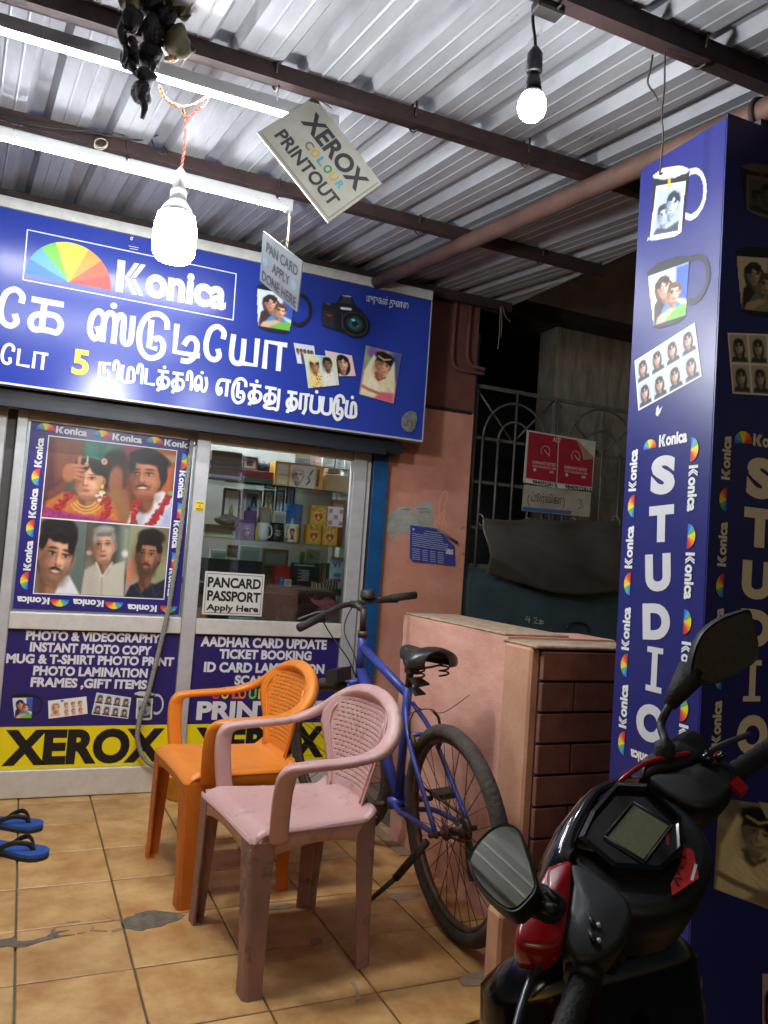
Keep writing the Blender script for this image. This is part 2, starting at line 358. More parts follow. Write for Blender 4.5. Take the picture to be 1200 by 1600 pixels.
def face(C, cx, cy, h, skin=(190, 130, 95), hair=(28, 20, 18), turn=0.0, tilt=0.0, female=False, stache=False, beard=0.0, smile=True, hairtop=1.0, greyhair=False, longhair=False, light=1):
    """a generic portrait head: cy is the face centre, h the head height; turn -1..1"""
    k = h / 2; sk = np.array(skin, float); dk = sk * np.array((.62, .54, .50)); lt = np.clip(sk * 1.14 + 14, 0, 255); hr = np.array(hair, float); hl = hr + np.array((34, 30, 28)) * (2 if greyhair else 1)
    ca, sa = math.cos(tilt), math.sin(tilt)
    def P(x, y): return cx + (x * ca - y * sa) * k, cy + (x * sa + y * ca) * k
    def B(x, y, rx, ry, c, a=0, soft=.15, op=1): X, Y = P(x, y); return C.blob(X, Y, rx * k, ry * k, c, a + tilt, soft, op)
    if longhair: B(0, -.25, .86, 1.2, hair, 0, .14)
    B(-.06 * turn, .22, .74, .84 * hairtop, hair, 0, .10)
    B(.02 * turn - .05, -.92, .34, .50, dk, 0, .25); B(.10, -.95, .2, .45, sk * .86, 0, .6, .7)
    ear = -np.sign(turn) if turn else 1
    if not longhair:
        B(ear * .62, .0, .12, .2, sk * .82, 0, .35); B(ear * .63, .0, .05, .1, dk, 0, .8, .7)
        if abs(turn) < .35: B(-ear * .62, .0, .1, .18, dk, 0, .35)
    B(.03 * turn, .02, .60, .80, sk, 0, .10); B(.08 * turn, -.38, .47, .53, sk, 0, .14)
    for a in (1.0, .75, .5): B(-.46 * light + .12 * turn, -.10, .36 * a, .74 * a, dk, 0, 1.3, .40)
    t = .20 * turn; n = t * 1.35
    B(.5 * light + .1 * turn, -.25, .14, .5, dk, 0, 1.2, .35); B(t, -.66, .2, .1, lt, 0, 1.2, .3); B(-.3, -.24, .13, .13, sk * np.array((1.02, .9, .86)), 0, 1.2, .5); B(.32, -.24, .13, .13, lt, 0, 1.2, .4)
    B(0, -.82, .42, .16, dk, 0, .9, .55)
    B(.24 * light + .2 * turn, .02, .30, .40, lt, 0, 1.2, .5); B(.08 * turn, .42, .34, .18, lt, 0, 1.2, .45)
    t = .20 * turn; n = t * 1.35
    # hair line
    if longhair or female:
        B(-.36, .62, .42, .30, hair, .75, .3); B(.36, .62, .42, .30, hair, -.75, .3); B(0, .86, .5, .14, hair, 0, .4)
    else:
        B(-.05, .80, .60, .27 * hairtop, hair, .05, .25); B(-.52, .48, .13, .34, hair, -.1, .45); B(.52, .48, .13, .34, hair, .1, .45); B(.2, .72, .3, .2 * hairtop, hair, -.3, .4)
    B(.15, .92, .34, .10, hl, -.1, 1.2, .7); B(-.3, .78, .2, .06, hl, .4, 1.2, .5)
    for sg in (-1, 1):
        ex = sg * .25 + t; w = 1 - .22 * max(0, sg * turn)
        B(ex, .115, .20 * w, .10, dk, 0, 1.0, .55)                                   # socket
        B(ex, .105, .105 * w, .034, (196, 178, 164), 0, .7); B(ex + .03 * turn, .108, .050, .046, (26, 17, 15), 0, .6); B(ex + .03 * turn + .012, .12, .010, .010, (220, 216, 210), 0, .9)
        B(ex, .155, .15 * w, .028, (28, 18, 16), -sg * .02, .7, .95)
        B(ex + sg * .01, .285, .19 * w, .026 if female else .038, (110, 106, 102) if greyhair else (40, 29, 26), -sg * .05 + .04, .8, .85)
    B(n * 1.0 - .10 * light, .02, .05, .22, dk, 0, 1.1, .5); B(n, -.06, .045, .22, lt, 0, 1.1, .6)
    B(n, -.215, .135, .06, dk, 0, .9, .75); B(n + .02, -.18, .075, .06, lt, 0, 1.0, .6)
    B(n - .07, -.235, .03, .022, dk * .5, 0, .8, .8); B(n + .07, -.235, .03, .022, dk * .5, 0, .8, .8)
    if beard:
        bc = (58, 44, 38)
        B(t * .8, -.64, .40, .26, bc, 0, 1.0, beard); B(-.40 + t * .3, -.40, .15, .38, bc, .15, 1.1, beard * .85); B(.42 + t * .3, -.40, .13, .38, bc, -.15, 1.1, beard * .85); B(t, -.62, .12, .07, sk * .8, 0, 1, beard * .5)
    if smile:
        B(t - .26, -.42, .05, .14, dk, .5, 1.2, .6); B(t + .26, -.42, .05, .14, dk, -.5, 1.2, .6)
        B(t, -.46, .20, .070, (136, 70, 64), 0, .6); B(t, -.44, .155, .036, (222, 210, 200), 0, .6); B(t, -.535, .15, .035, (176, 98, 88), 0, .8)
    else:
        lc = (168, 78, 76) if female else (146, 92, 80)
        B(t, -.445, .165, .036, lc, 0, .7); B(t, -.50, .14, .040, np.array(lc) * 1.1, 0, .8); B(t, -.467, .17, .012, (80, 36, 34), 0, .8)
    if stache: B(t - .09, -.345, .14, .040, (36, 27, 24), .22, .8, .92); B(t + .09, -.345, .14, .040, (36, 27, 24), -.22, .8, .92)
    if greyhair: B(0, .88, .5, .18, (176, 172, 168), 0, .9, .6); B(-.5, .42, .1, .26, (170, 166, 162), 0, .9, .7); B(.5, .42, .1, .26, (170, 166, 162), 0, .9, .7)
# ================================================================== materials of the place
M_tile = pmat('tile_ceramic', rgb(212, 170, 112), 0.42, noise=(6, rgb(168, 116, 62), 0.17), bump=(60, 0.12, 0.002), wear=(23, rgb(120, 88, 56), 0.68), var=0.08)
M_grout = pmat('grout', rgb(128, 116, 98), 0.9, noise=(30, rgb(84, 74, 62), 0.25), bump=(120, 0.3))
M_cement = pmat('cement', rgb(126, 116, 102), 0.92, noise=(26, rgb(84, 74, 64), 0.18), bump=(90, 0.9, .006), wear=(40, rgb(156, 142, 122), .66))
M_cement_pale = pmat('cement_pale', rgb(168, 148, 120), 0.92, noise=(30, rgb(140, 118, 90), 0.25), bump=(160, 0.5))
M_street = pmat('asphalt', (0.045, 0.043, 0.04), 0.9, noise=(30, (0.07, 0.066, 0.06), 0.25), bump=(200, 0.6))
M_alu = pmat('aluminium', rgb(206, 207, 212), 0.42, 0.3, noise=(14, rgb(180, 180, 182), 0.25), bump=(90, 0.04), wear=(30, rgb(120, 112, 104), 0.68))
M_alu_b = pmat('aluminium_pale', rgb(222, 221, 217), 0.45, 0.2, noise=(18, rgb(198, 194, 187), 0.25), wear=(26, rgb(120, 112, 100), 0.70))
M_orange_wall = pmat('orange_plaster', rgb(212, 152, 130), 0.82, noise=(4, rgb(184, 122, 102), 0.2), bump=(45, 0.25), wear=(9, rgb(120, 74, 58), 0.66))
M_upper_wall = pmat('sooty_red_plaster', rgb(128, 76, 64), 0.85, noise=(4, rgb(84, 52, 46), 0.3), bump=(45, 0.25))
M_pink = pmat('pink_limewash', rgb(230, 178, 160), 0.85, noise=(5, rgb(208, 146, 126), 0.2), bump=(38, 0.28, 0.004), wear=(30, rgb(140, 96, 82), 0.63), stretch=(1, 1, 3.0))
M_tan = pmat('tan_render', rgb(208, 160, 130), 0.85, noise=(8, rgb(184, 132, 104), 0.25), bump=(50, 0.4), wear=(16, rgb(228, 218, 206), 0.68))
M_cap = pmat('worn_coping', rgb(196, 170, 146), 0.9, noise=(24, rgb(146, 120, 98), 0.2), bump=(80, 0.6))
M_brick = pmat('brown_brick', rgb(140, 90, 78), 0.66, noise=(14, rgb(112, 66, 56), 0.22), bump=(60, 0.2), var=0.14)
M_joint = pmat('black_joint', rgb(24, 20, 20), 0.9, bump=(90, 0.3))
M_blue_paint = pmat('blue_enamel', rgb(22, 88, 148), 0.4, noise=(9, rgb(16, 62, 108), 0.25), wear=(16, rgb(20, 24, 30), 0.66))
M_black_paint = pmat('navy_black_shutter', rgb(26, 32, 46), 0.5, noise=(7, rgb(16, 18, 24), 0.25), wear=(12, rgb(84, 74, 60), 0.74), bump=(40, 0.1))
M_purlin = pmat('red_oxide_steel', rgb(70, 47, 45), 0.65, 0.1, noise=(12, rgb(42, 30, 30), 0.22), bump=(60, 0.2))
M_pipe = pmat('rusty_pipe', rgb(128, 98, 84), 0.62, 0.1, noise=(7, rgb(92, 66, 56), 0.2), wear=(18, rgb(84, 74, 66), 0.68), bump=(60, 0.2))
M_roof = pmat('galvanised_sheet', rgb(184, 186, 191), 0.50, 0.2, noise=(3.5, rgb(140, 142, 147), 0.24), wear=(5, rgb(92, 84, 76), 0.66), bump=(20, 0.05), stretch=(3, 0.6, 1))
M_gate = pmat('grey_gate_enamel', rgb(108, 108, 104), 0.5, 0.2, noise=(20, rgb(78, 72, 66), 0.25), bump=(60, 0.2))
M_gate_sheet = pmat('teal_gate_sheet', rgb(62, 84, 92), 0.55, noise=(6, rgb(44, 60, 68), 0.25), wear=(11, rgb(146, 136, 116), 0.70), bump=(30, 0.2))
M_conc = pmat('stained_concrete', rgb(146, 142, 132), 0.9, noise=(5, rgb(84, 78, 72), 0.25), bump=(30, 0.4), stretch=(4, 1, .6))
M_dark_wall = pmat('dark_stair_wall', rgb(92, 100, 112), 0.9, noise=(3, rgb(62, 68, 78), 0.25))
M_white_in = pmat('shop_inside_white', rgb(188, 188, 182), 0.8, noise=(4, rgb(160, 160, 155), 0.3))
M_steelwire = pmat('grey_wire', rgb(70, 66, 62), 0.5, 0.4)
M_blackwire = pmat('black_cable', rgb(26, 26, 28), 0.5)

# ================================================================== ground and floor
g = MB(); g.grid(lambda u, v: (-1200 + 2400 * u, -1200 + 2400 * v, -0.21), 4, 4, False); tag(g.build('street', M_street), kind='structure')
fl = MB(); fl.box((-3.2, -3.05, -0.208), (1.51, 1.6, -0.010)); fl.box((1.512, -1.95, -0.208), (4.2, 1.6, -0.012))
floor = fl.build('floor', M_grout); tag(floor, kind='structure')
TS, TA = 0.30, 0.02133
def tile_pos(i, j): return Vector((0.0043 + i * TS * math.cos(TA) + j * TS * math.sin(TA), -0.092 + i * TS * math.sin(TA) - j * TS * math.cos(TA) * 1.021, 0))
tm = None
def tile_mesh(w, d):
    mb = MB(); b = 0.003; x0, x1, y0, y1 = 0.003, w - 0.003, -d + 0.003, -0.003
    ring = lambda i, z: [(x0 + i, y0 + i, z), (x1 - i, y0 + i, z), (x1 - i, y1 - i, z), (x0 + i, y1 - i, z)]
    mb.add(ring(0, -0.009) + ring(0, -0.0022) + ring(b, 0.0), [(0, 1, 5, 4), (1, 2, 6, 5), (2, 3, 7, 6), (3, 0, 4, 7), (4, 5, 9, 8), (5, 6, 10, 9), (6, 7, 11, 10), (7, 4, 8, 11), (8, 9, 10, 11)])
    return mb
first = None
for j in range(-1, 10):
    for i in range(-9, 5):
        q = tile_pos(i, j)
        if q.y < -2.9 or q.x < -2.4: continue
        if first is None: first = tile_mesh(TS, TS * 1.021).build('tile', M_tile, floor); o = first
        else: o = first.copy(); col.objects.link(o)
        o.parent = floor; o.location = q + Vector((0, 0, random.uniform(-.0006, .0006))); o.rotation_euler = (random.uniform(-.002, .002), random.uniform(-.002, .002), TA + random.uniform(-.002, .002))
# broken spots filled with grey cement
def floor_patch(pts, z=0.0014, mat=None):
    mb = MB(); q = [at(x, y, 2, z) for x, y in pts]; mb.prism(q, (0, 0, -0.004)); o = mb.build('cement_patch', mat or M_cement, floor); return o
floor_patch([(190, 1439), (197, 1433), (208, 1431), (214, 1427), (222, 1425), (229, 1423), (242, 1422), (256, 1424), (268, 1425), (279, 1427), (289, 1430), (284, 1434), (277, 1438), (265, 1441), (252, 1447), (240, 1449), (228, 1451), (223, 1454), (212, 1453), (203, 1451), (196, 1450)])
floor_patch([(0, 1468), (8, 1467), (18, 1465), (23, 1461), (25, 1470), (38, 1470), (50, 1469), (60, 1466), (72, 1463), (79, 1458), (80, 1452), (87, 1450), (86, 1455), (108, 1453), (88, 1458), (94, 1461), (117, 1460), (96, 1463), (80, 1467), (66, 1470), (52, 1475), (40, 1479), (26, 1480), (12, 1478), (0, 1480)])
for pts in ([(120, 1457), (133, 1455), (134, 1456.5), (121, 1459)], [(140, 1453), (147, 1447), (148, 1452), (168, 1453.5), (167, 1455), (146, 1454)], [(174, 1453), (186, 1450), (193, 1450), (184, 1454), (176, 1456)], [(103, 1441), (112, 1439), (126, 1438.5), (125, 1440), (112, 1441)], [(158, 1428), (185, 1437), (186, 1439), (176, 1437)],
            [(598, 1393), (612, 1396), (640, 1394), (660, 1397), (648, 1404), (622, 1407), (606, 1403)], [(716, 1530), (735, 1520), (757, 1516), (768, 1522), (766, 1534), (744, 1540), (722, 1540)], [(548, 1534), (554, 1531), (560, 1545), (562, 1560), (555, 1566), (557, 1548)], [(484, 1468), (496, 1462), (504, 1468), (497, 1474), (488, 1480)], [(415, 1416), (430, 1410), (448, 1410), (460, 1416), (440, 1420), (420, 1421)]):
    floor_patch(pts, mat=M_cement_pale)
# worn strip of bare cement along the foot of the low wall and under the shop front
sk = MB(); sk.box((1.418, -1.02, -0.011), (1.466, -0.50, 0.006)); sk.build('cement_skirting', M_cement_pale, floor)

# ================================================================== corrugated roof
RZ0, RSL, RSK = 2.70, 0.076, -0.095
def rz(y): return RZ0 + RSL * y
roof = thing('awning_roof', 'corrugated metal sheet awning roof over the shop front on dark steel purlins', 'roof', (0, 0, 2.5))
PITCH = 0.205; X0R = -2.29
def roof_sheet(k0, k1, ya, yb, dz, cut=None):
    prof = [(0, 0), (0.038, 0), (0.043, -0.0028), (0.048, 0), (0.085, 0), (0.090, -0.0028), (0.095, 0), (0.124, 0), (0.145, 0.032), (0.186, 0.032), (0.205, 0)]
    xs = []
    for k in range(k0, k1): xs += [(X0R + k * PITCH + a, h) for a, h in prof[:-1]]
    xs.append((X0R + k1 * PITCH, 0)); mb = MB(); n = len(xs); ny = 8; vs = []
    for j in range(ny + 1):
        y = ya + (yb - ya) * j / ny
        for x, h in xs:
            X = x + RSK * (y + 1.75)
            if cut: X = min(X, cut(y))
            vs.append((X, y, rz(y) + h + dz))
    fs = [(j * n + i, (j + 1) * n + i, (j + 1) * n + i + 1, j * n + i + 1) for j in range(ny) for i in range(n - 1)]
    mb.add(vs, fs); return mb.build('roof_sheet', M_roof, roof)
edge = lambda y: 2.375 + (y - 0.071) * 0.085
roof_sheet(0, 6, 0.16, -3.30, 0.0); roof_sheet(5, 11, 0.16, -3.30, 0.003); roof_sheet(10, 16, 0.16, -3.30, 0.0); roof_sheet(15, 21, 0.16, -3.30, 0.003); roof_sheet(20, 26, 0.16, -3.30, 0.0, edge)
for y, h, x1 in ((-3.1, .05, 2.3), (-2.47, .05, 2.3), (-1.752, .045, 2.2), (-0.945, .045, 2.31), (-0.075, .05, 2.34)):
    mb = MB(); z = rz(y) - 0.002; mb.box((-2.25, y - 0.022, z - h), (x1, y + 0.022, z)); mb.box((-2.25, y - 0.022, z - h - 0.003), (x1, y + 0.008, z - h)); mb.build('purlin', M_purlin, roof)
pp = MB(); pp.tube([(1.44, -0.02, rz(-.02) - 0.085), (1.66, -2.5, rz(-2.5) - 0.085), (1.715, -3.2, rz(-3.2) - 0.085)], 0.034, 14); pp.build('rafter_pipe', M_pipe, roof)
cl = MB()
for y in (-2.42,): cl.torus((1.654, y, rz(y) - 0.085), (0.08, -1, -.07), 0.037, 0.008, 18, 6)
cl.build('pipe_clamp', M_purlin, roof)
for i, (y, x) in enumerate([(-1.752, .49), (-1.752, .93), (-1.752, 1.34), (-.945, .72), (-.945, 1.33), (-2.47, .95), (-2.47, 1.38), (-1.752, 0.1), (-.945, .15), (-.945, 1.95)]):
    mb = MB(); z = rz(y); mb.tube(spline([(x, y - .03, z - .035), (x, y - .03, z + .012), (x, y, z + .02), (x, y + .025, z - .03), (x + .01, y + .012, z - .062), (x + .012, y - .02, z - .066)], 4), 0.0035, 6); mb.build('hook_bolt', M_steelwire, roof)

# ================================================================== walls
base = (1.90, 0, 0)
wall = thing('orange_wall', 'weathered orange plaster wall between the blue shutter post and the grille gate', 'wall', base)
mb = MB(); mb.box((1.668, 0.0, -0.009), (2.19, 0.22, 2.043)); mb.build('plaster', M_orange_wall, wall)
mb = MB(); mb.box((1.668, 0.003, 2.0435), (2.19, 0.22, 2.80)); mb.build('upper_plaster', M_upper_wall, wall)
mb = MB(); mb.box((1.70, -0.012, 2.035), (2.17, 0.004, 2.052)); mb.build('ledge', M_black_paint, wall)
def conduit(pts, r=.012):
    mb = MB(); mb.tube(spline([at(x, y, 1, -0.015) for x, y in pts], 5), r, 8); mb.build('conduit', M_upper_wall, wall)
conduit([(713, 470), (709, 520), (707, 560), (712, 574), (728, 580), (757, 584)], .011); conduit([(736, 470), (732, 520), (730, 555), (736, 570), (748, 575), (757, 577)], .012)
mb = MB(); mb.grid(lambda u, v: (at(646 + 60 * u, 790 - 66 * v, 1, -.002).x + .002 * math.sin(9 * v), -0.002, at(646 + 60 * u, 790 - 66 * v, 1, 0).z), 1, 1)
# chalk scribble and soot on the plaster
def scribble(name, paths, w, mat, parent, Y=-0.0012):
    B = Board(parent, (0, Y + .001, 0), (1, 0, 0), (0, 0, 1), (0, -1, 0)); B.d = 0.0004
    return B.strokes([[B.uv(x, y) for x, y in spline(p, 5)] for p in paths], w, mat, name)
scribble('chalk_mark', [[(688, 812), (686, 790), (690, 775), (697, 766), (699, 778), (694, 790)], [(686, 812), (695, 795), (690, 820), (684, 815)], [(678, 822), (690, 800), (698, 822), (706, 818)]], .0022, ink(226, 160, 132, .9), wall)

# dark passage behind the gate: side and back walls, slab overhead
psg = thing('stair_passage', 'dark concrete passage behind the grille gate with stained grey wall', 'passage', (2.9, .8, 0))
mb = MB(); mb.box((2.20, 0.24, -.2), (2.24, 2.6, 3.6)); mb.build('side_wall', M_dark_wall, psg)
mb = MB(); mb.box((2.0, 2.6, -.2), (5.6, 2.7, 3.6)); mb.build('back_wall', M_dark_wall, psg)
mb = MB(); mb.box((at(868, 560, 1, .55).x, 0.55, -.2), (5.6, 0.75, 2.858)); mb.build('concrete_wall', M_conc, psg)
mb = MB(); mb.box((2.30, 0.23, 2.86), (5.6, 2.59, 3.7)); mb.build('slab', pmat('brown_slab', rgb(78, 64, 58), .9, noise=(6, rgb(48, 40, 38), .25)), psg)

# ================================================================== grille gate
GY = 0.06
gate = thing('grille_gate', 'grey iron grille gate with arched bars above a teal sheet panel', 'gate', (2.75, GY, 0))
def gp(x, y): return at(x, y, 1, GY)
def bar(name, pts, r=0.0095, n=6):
    mb = MB(); mb.tube([gp(*q) for q in pts], r, n); return mb.build(name, M_gate, gate)
X745 = gp(722, 800).x; ZT = gp(745, 603).z; 
LX0, LX1, LX2 = gp(738, 690).x, gp(866, 690).x, gp(1010, 700).x
ZT = 0.5 * (gp(748, 603).z + gp(868, 624).z); ZB = gp(735, 884).z; ZM1 = gp(742, 683).z; ZM2 = gp(740, 752).z; ZM3 = gp(735, 823).z
mb = MB(); mb.box((X745 - .018, GY - .03, -.009), (X745 + .03, GY + .03, ZT + .3)); mb.build('gate_post', M_gate_sheet, gate)
mb = MB(); mb.box((LX2 + .01, GY - .03, -.009), (LX2 + .06, GY + .03, ZT + .02)); mb.build('gate_post', M_gate_sheet, gate)
def hb(z, name='rail', r=.009): mb = MB(); mb.box((X745 + .03, GY - .006, z - r), (LX2 + .012, GY + .006, z + r)); mb.build(name, M_gate, gate)
hb(ZT, 'top_rail', .012); hb(ZM1); hb(ZM2); hb(ZM3); hb(ZB, 'rail', .014)
def vbar(x, z0, z1, r=.0075):
    mb = MB(); mb.tube([(x, GY - .014, z0), (x, GY - .014, z1)], r, 6); mb.build('bar', M_gate, gate)
for xa, xb in ((LX0, LX1), (LX1, LX2)):
    w = xb - xa; cx = (xa + xb) / 2 - .005; zc = ZM1; ro, ri = w * .385, w * .20
    vbar(xa + .008, ZB, ZT); vbar(cx, ZB, ZT); vbar(xb - .012, ZB, ZT)
    for s in (-1, 1): vbar(cx + s * ro, ZB, zc); vbar(cx + s * ri, ZB, zc)
    for r_ in (ro, ri):
        mb = MB(); mb.tube([(cx + r_ * math.cos(math.pi * k / 16), GY - .015, zc + r_ * 1.05 * math.sin(math.pi * k / 16)) for k in range(17)], .0075, 6); mb.build('arch_bar', M_gate, gate)
    for s in (-1, 1):
        mb = MB(); mb.tube([(cx, GY + .008, zc), (cx + s * w * .48, GY + .008, ZT - .01)], .007, 6); mb.build('diagonal_bar', M_gate, gate)
mb = MB()
def sheetf(u, v): return (X745 + .032 + (LX2 - X745 - .022) * u, GY - .012 + .004 * math.sin(u * 19) * math.sin(v * 7), 0.02 + (ZB - .016 - .02) * v)
mb.grid(sheetf, 24, 10, True, (0, .02, 0)); mb.build('sheet_panel', M_gate_sheet, gate)
mb = MB(); mb.tube(spline([at(x, y, 1, GY - .03) for x, y in [(886, 985), (889, 975), (905, 973), (917, 977), (920, 988)]], 4), .006, 6); mb.build('handle', M_black_paint, gate)
gB = Board(gate, (0, GY - .02, 0), (1, 0, 0), (0, 0, 1), (0, -1, 0))
gB.strokes([[gB.uv(x, y) for x, y in p] for p in ([(824, 963), (821, 968), (828, 969)], [(827, 964), (826, 973)], [(834, 966), (838, 965), (838, 969), (834, 973), (840, 974)], [(845, 968), (844, 976)], [(842, 970), (849, 971)], [(842, 974), (849, 974)])], .003, ink(190, 186, 176, .9), 'chalk_number')

# ================================================================== low brick-faced wall
LWX = 1.472
lw = thing('low_wall', 'low pink plastered wall with brown brick end face and worn coping', 'wall', (1.6, -1.25, 0))
def lwf(u, v):
    y = -0.78 - (1.62 - .78) * u; x = LWX + .0025 * math.sin(13 * y) + .002 * math.sin(31 * v + 9 * y); return (x, y, -.009 + (.945 - .0 * u + .009) * v)
mb = MB(); mb.grid(lwf, 20, 20, True); mb.box((LWX + .006, -1.62, -.009), (1.735, -.78, .944)); mb.box((1.7355, -1.62, -.009), (1.93, -1.40, .943)); mb.build('plaster', M_pink, lw)
mb = MB(); mb.bbox((1.462, -1.782, -.20), (1.935, -1.622, .925), .008); mb.build('end_pier', M_tan, lw)
mb = MB(); mb.bbox((LWX + .002, -1.605, .9452), (1.74, -.778, .953), .003); mb.bbox((1.465, -1.806, .9255), (1.937, -1.606, .936), .004); mb.build('coping', M_cap, lw)
mb = MB(); mb.box((1.4935, -1.800, -.2), (1.9295, -1.7815, .924)); mb.build('joint_bed', M_joint, lw)
mb = MB(); mb.bbox((1.180, -2.13, -.2), (1.56, -2.06, .27), .008); mb.build('plinth', M_tan, lw)
bz = .917; k = 0; BH = .090; GAP = .0085
bf = {}
while bz > -.1:
    z1, z0 = bz, bz - BH; x0, x1 = 1.493, 1.93
    for xa, xb in ([(x0, x0 + .30), (x0 + .307, x1)] if k % 2 == 0 else [(x0, x0 + .125), (x0 + .132, x0 + .36), (x0 + .367, x1)]):
        key = round(xb - xa, 3)
        if key not in bf: mb = MB(); mb.bbox((0, -.006, 0), (xb - xa, .012, BH), .0025); bf[key] = mb.build('brick', M_brick, lw, base=(0, 0, 0)); o = bf[key]
        else: o = bf[key].copy(); col.objects.link(o); o.parent = lw
        o.location = Vector((xa, -1.802 + random.uniform(-.0015, .0015), z0)) - Vector(lw['base'])
    bz = z0 - GAP; k += 1

# ================================================================== shop front
sf = thing('glass_storefront', 'aluminium framed glass shop front with blue printed lower panels', 'shop front', (0.75, 0, 0))
FX0, FX1, FX2, FX3 = at(9, 953, 1, 0).x, at(283, 960, 1, 0).x, at(292, 960, 1, 0).x, 1.535
ZS0, ZS1 = at(283, 985, 1, 0).z, at(283, 967, 1, 0).z          # mid rail
ZTOP = 1.735
def fr(name, a, b, mat=None): mb = MB(); mb.bbox(a, b, .003); return mb.build(name, mat or M_alu, sf)
xs_l = (at(24, 660, 1, 0).x, at(40, 660, 1, 0).x)
XL0, XL1 = at(24, 700, 1, 0).x, at(45, 700, 1, 0).x
XC0, XC1 = at(303, 720, 1, 0).x, at(327, 720, 1, 0).x
XR0, XR1 = at(545, 800, 1, 0).x, at(566, 800, 1, 0).x
fr('stile', (XL0 - .002, -.03, .006), (XL1 - .012, .03, ZTOP)); fr('stile', (XC0 + .004, -.032, .006), (XC1 - .003, .03, ZTOP))
fr('stile', (XR0, -.03, .006), (XR1, .03, ZTOP)); fr('stile', (XR1 + .003, -.012, .006), (XR1 + .03, .03, ZTOP), M_alu_b)
ZR0, ZR1 = at(150, 985, 1, 0).z, at(150, 960, 1, 0).z
for xa, xb in ((XL1 - .011, XC0 + .003), (XC1 - .002, XR0 - .001)):
    fr('mid_rail', (xa, -.026, ZR0), (xb, .026, ZR1), M_alu_b); fr('bottom_rail', (xa, -.028, .004), (xb, .026, .125), M_alu_b); fr('top_rail', (xa, -.02, ZTOP - .045), (xb, .02, ZTOP))
# the next leaf to the left
fr('stile', (XL0 - .09, -.018, .006), (XL0 - .045, .02, ZTOP)); fr('bottom_rail', (-1.6, -.018, .004), (XL0 - .092, .02, .13), M_alu_b); fr('mid_rail', (-1.6, -.018, ZR0), (XL0 - .092, .02, ZR1), M_alu_b)
M_glass = glassmat('window_glass')
mb = MB(); mb.box((XC1 - .004, -.003, ZR1 + .001), (XR0 + .001, .002, ZTOP - .046)); mb.build('glass_pane', M_glass, sf)
mb = MB(); mb.box((XL1 - .011, .004, ZR1 + .001), (XC0 + .003, .009, ZTOP - .046)); mb.build('glass_pane', M_glass, sf)
mb = MB(); mb.box((XL0 - .044, -.003, .006), (XL0 - .003, .003, ZTOP)); mb.build('dark_gap', pmat('door_gap', rgb(70, 68, 66), .7), sf)
mb = MB(); mb.box((-1.6, -.004, ZR1), (XL0 - .092, .002, ZTOP)); mb.build('frosted_pane', pmat('frosted_grey', rgb(120, 120, 120), .5), sf)
mb = MB(); mb.box((-1.6, -.004, .131), (XL0 - .092, .002, ZR0)); mb.build('lower_panel', pmat('panel_blue', rgb(44, 34, 108), .38, noise=(12, rgb(40, 30, 98), .3)), sf)
# blue post and dark shutter housing
post = thing('shutter_post', 'blue painted steel shutter post beside the orange wall', 'post', (1.62, 0, 0))
mb = MB(); mb.box((XR1 + .034, -.045, -.008), (1.664, .04, ZTOP + .05)); mb.build('post_channel', M_blue_paint, post)
mb = MB(); mb.box((XR1 + .032, -.03, .0), (XR1 + .0335, -.005, ZTOP)); mb.build('post_edge', M_black_paint, post)
sh = thing('shutter_housing', 'dark navy rolling shutter housing under the big shop sign', 'shutter', (0.6, 0, 1.74))
mb = MB(); mb.box((-1.7, -.14, ZTOP + .004), (1.70, .06, 1.80)); mb.build('housing_box', M_black_paint, sh)
mb = MB(); mb.box((-1.7, -.155, ZTOP - .012), (1.60, -.142, ZTOP + .035)); mb.build('bottom_bar', M_black_paint, sh)
mb = MB(); mb.box((-1.7, .0, 1.802), (1.70, .05, 2.78)); mb.build('back_board', M_black_paint, sh)
# inside of the shop
rm = thing('shop_room', 'white walled inside of the shop seen through the window', 'room', (.6, 1.2, 0))
mb = MB(); mb.box((-1.7, 1.30, 0), (1.66, 1.36, 2.4)); mb.build('back_wall', M_white_in, rm)
mb = MB(); mb.box((1.60, .045, 0), (1.66, 1.298, 2.4)); mb.build('side_wall', M_white_in, rm)
mb = MB(); mb.box((-1.76, .03, 0), (-1.70, 1.298, 2.4)); mb.build('side_wall', M_white_in, rm)
mb = MB(); mb.box((-1.7, .065, 2.405), (1.66, 1.36, 2.45)); mb.build('ceiling', M_white_in, rm)
mb = MB(); mb.box((XL1, .012, .13), (XR0, .016, ZR0 + .02)); mb.build('panel_backing', M_white_in, rm)

# ================================================================== printed pillar
PX, PYF, PYB, PZ = 1.4214, -2.5318, -2.2372, 2.296
pil = thing('printed_pillar', 'tall square pillar wrapped in blue printed studio advertising boards', 'pillar', (1.64, -2.39, -.2))
M_pil = pmat('pillar_blue', rgb(36, 40, 112), 0.30, noise=(3, rgb(42, 46, 116), .3), wear=(30, rgb(96, 98, 140), .76), bump=(12, .05))
mb = MB(); mb.box((PX + .004, PYF + .004, -.205), (1.86, PYB, PZ)); mb.build('core', M_joint, pil)
mb = MB(); mb.box((PX, PYF, -.1), (PX + .0035, PYB + .002, PZ)); side = mb.build('side_board', M_pil, pil)
mb = MB(); mb.box((PX + .001, PYF - .004, -.1), (1.865, PYF - .0005, PZ + .01)); front = mb.build('front_board', M_pil, pil)
mb = MB(); mb.box((1.625, -2.45, PZ + .001), (1.69, -2.39, rz(-2.42) - .121)); mb.build('pillar_head', M_dark_wall, pil)
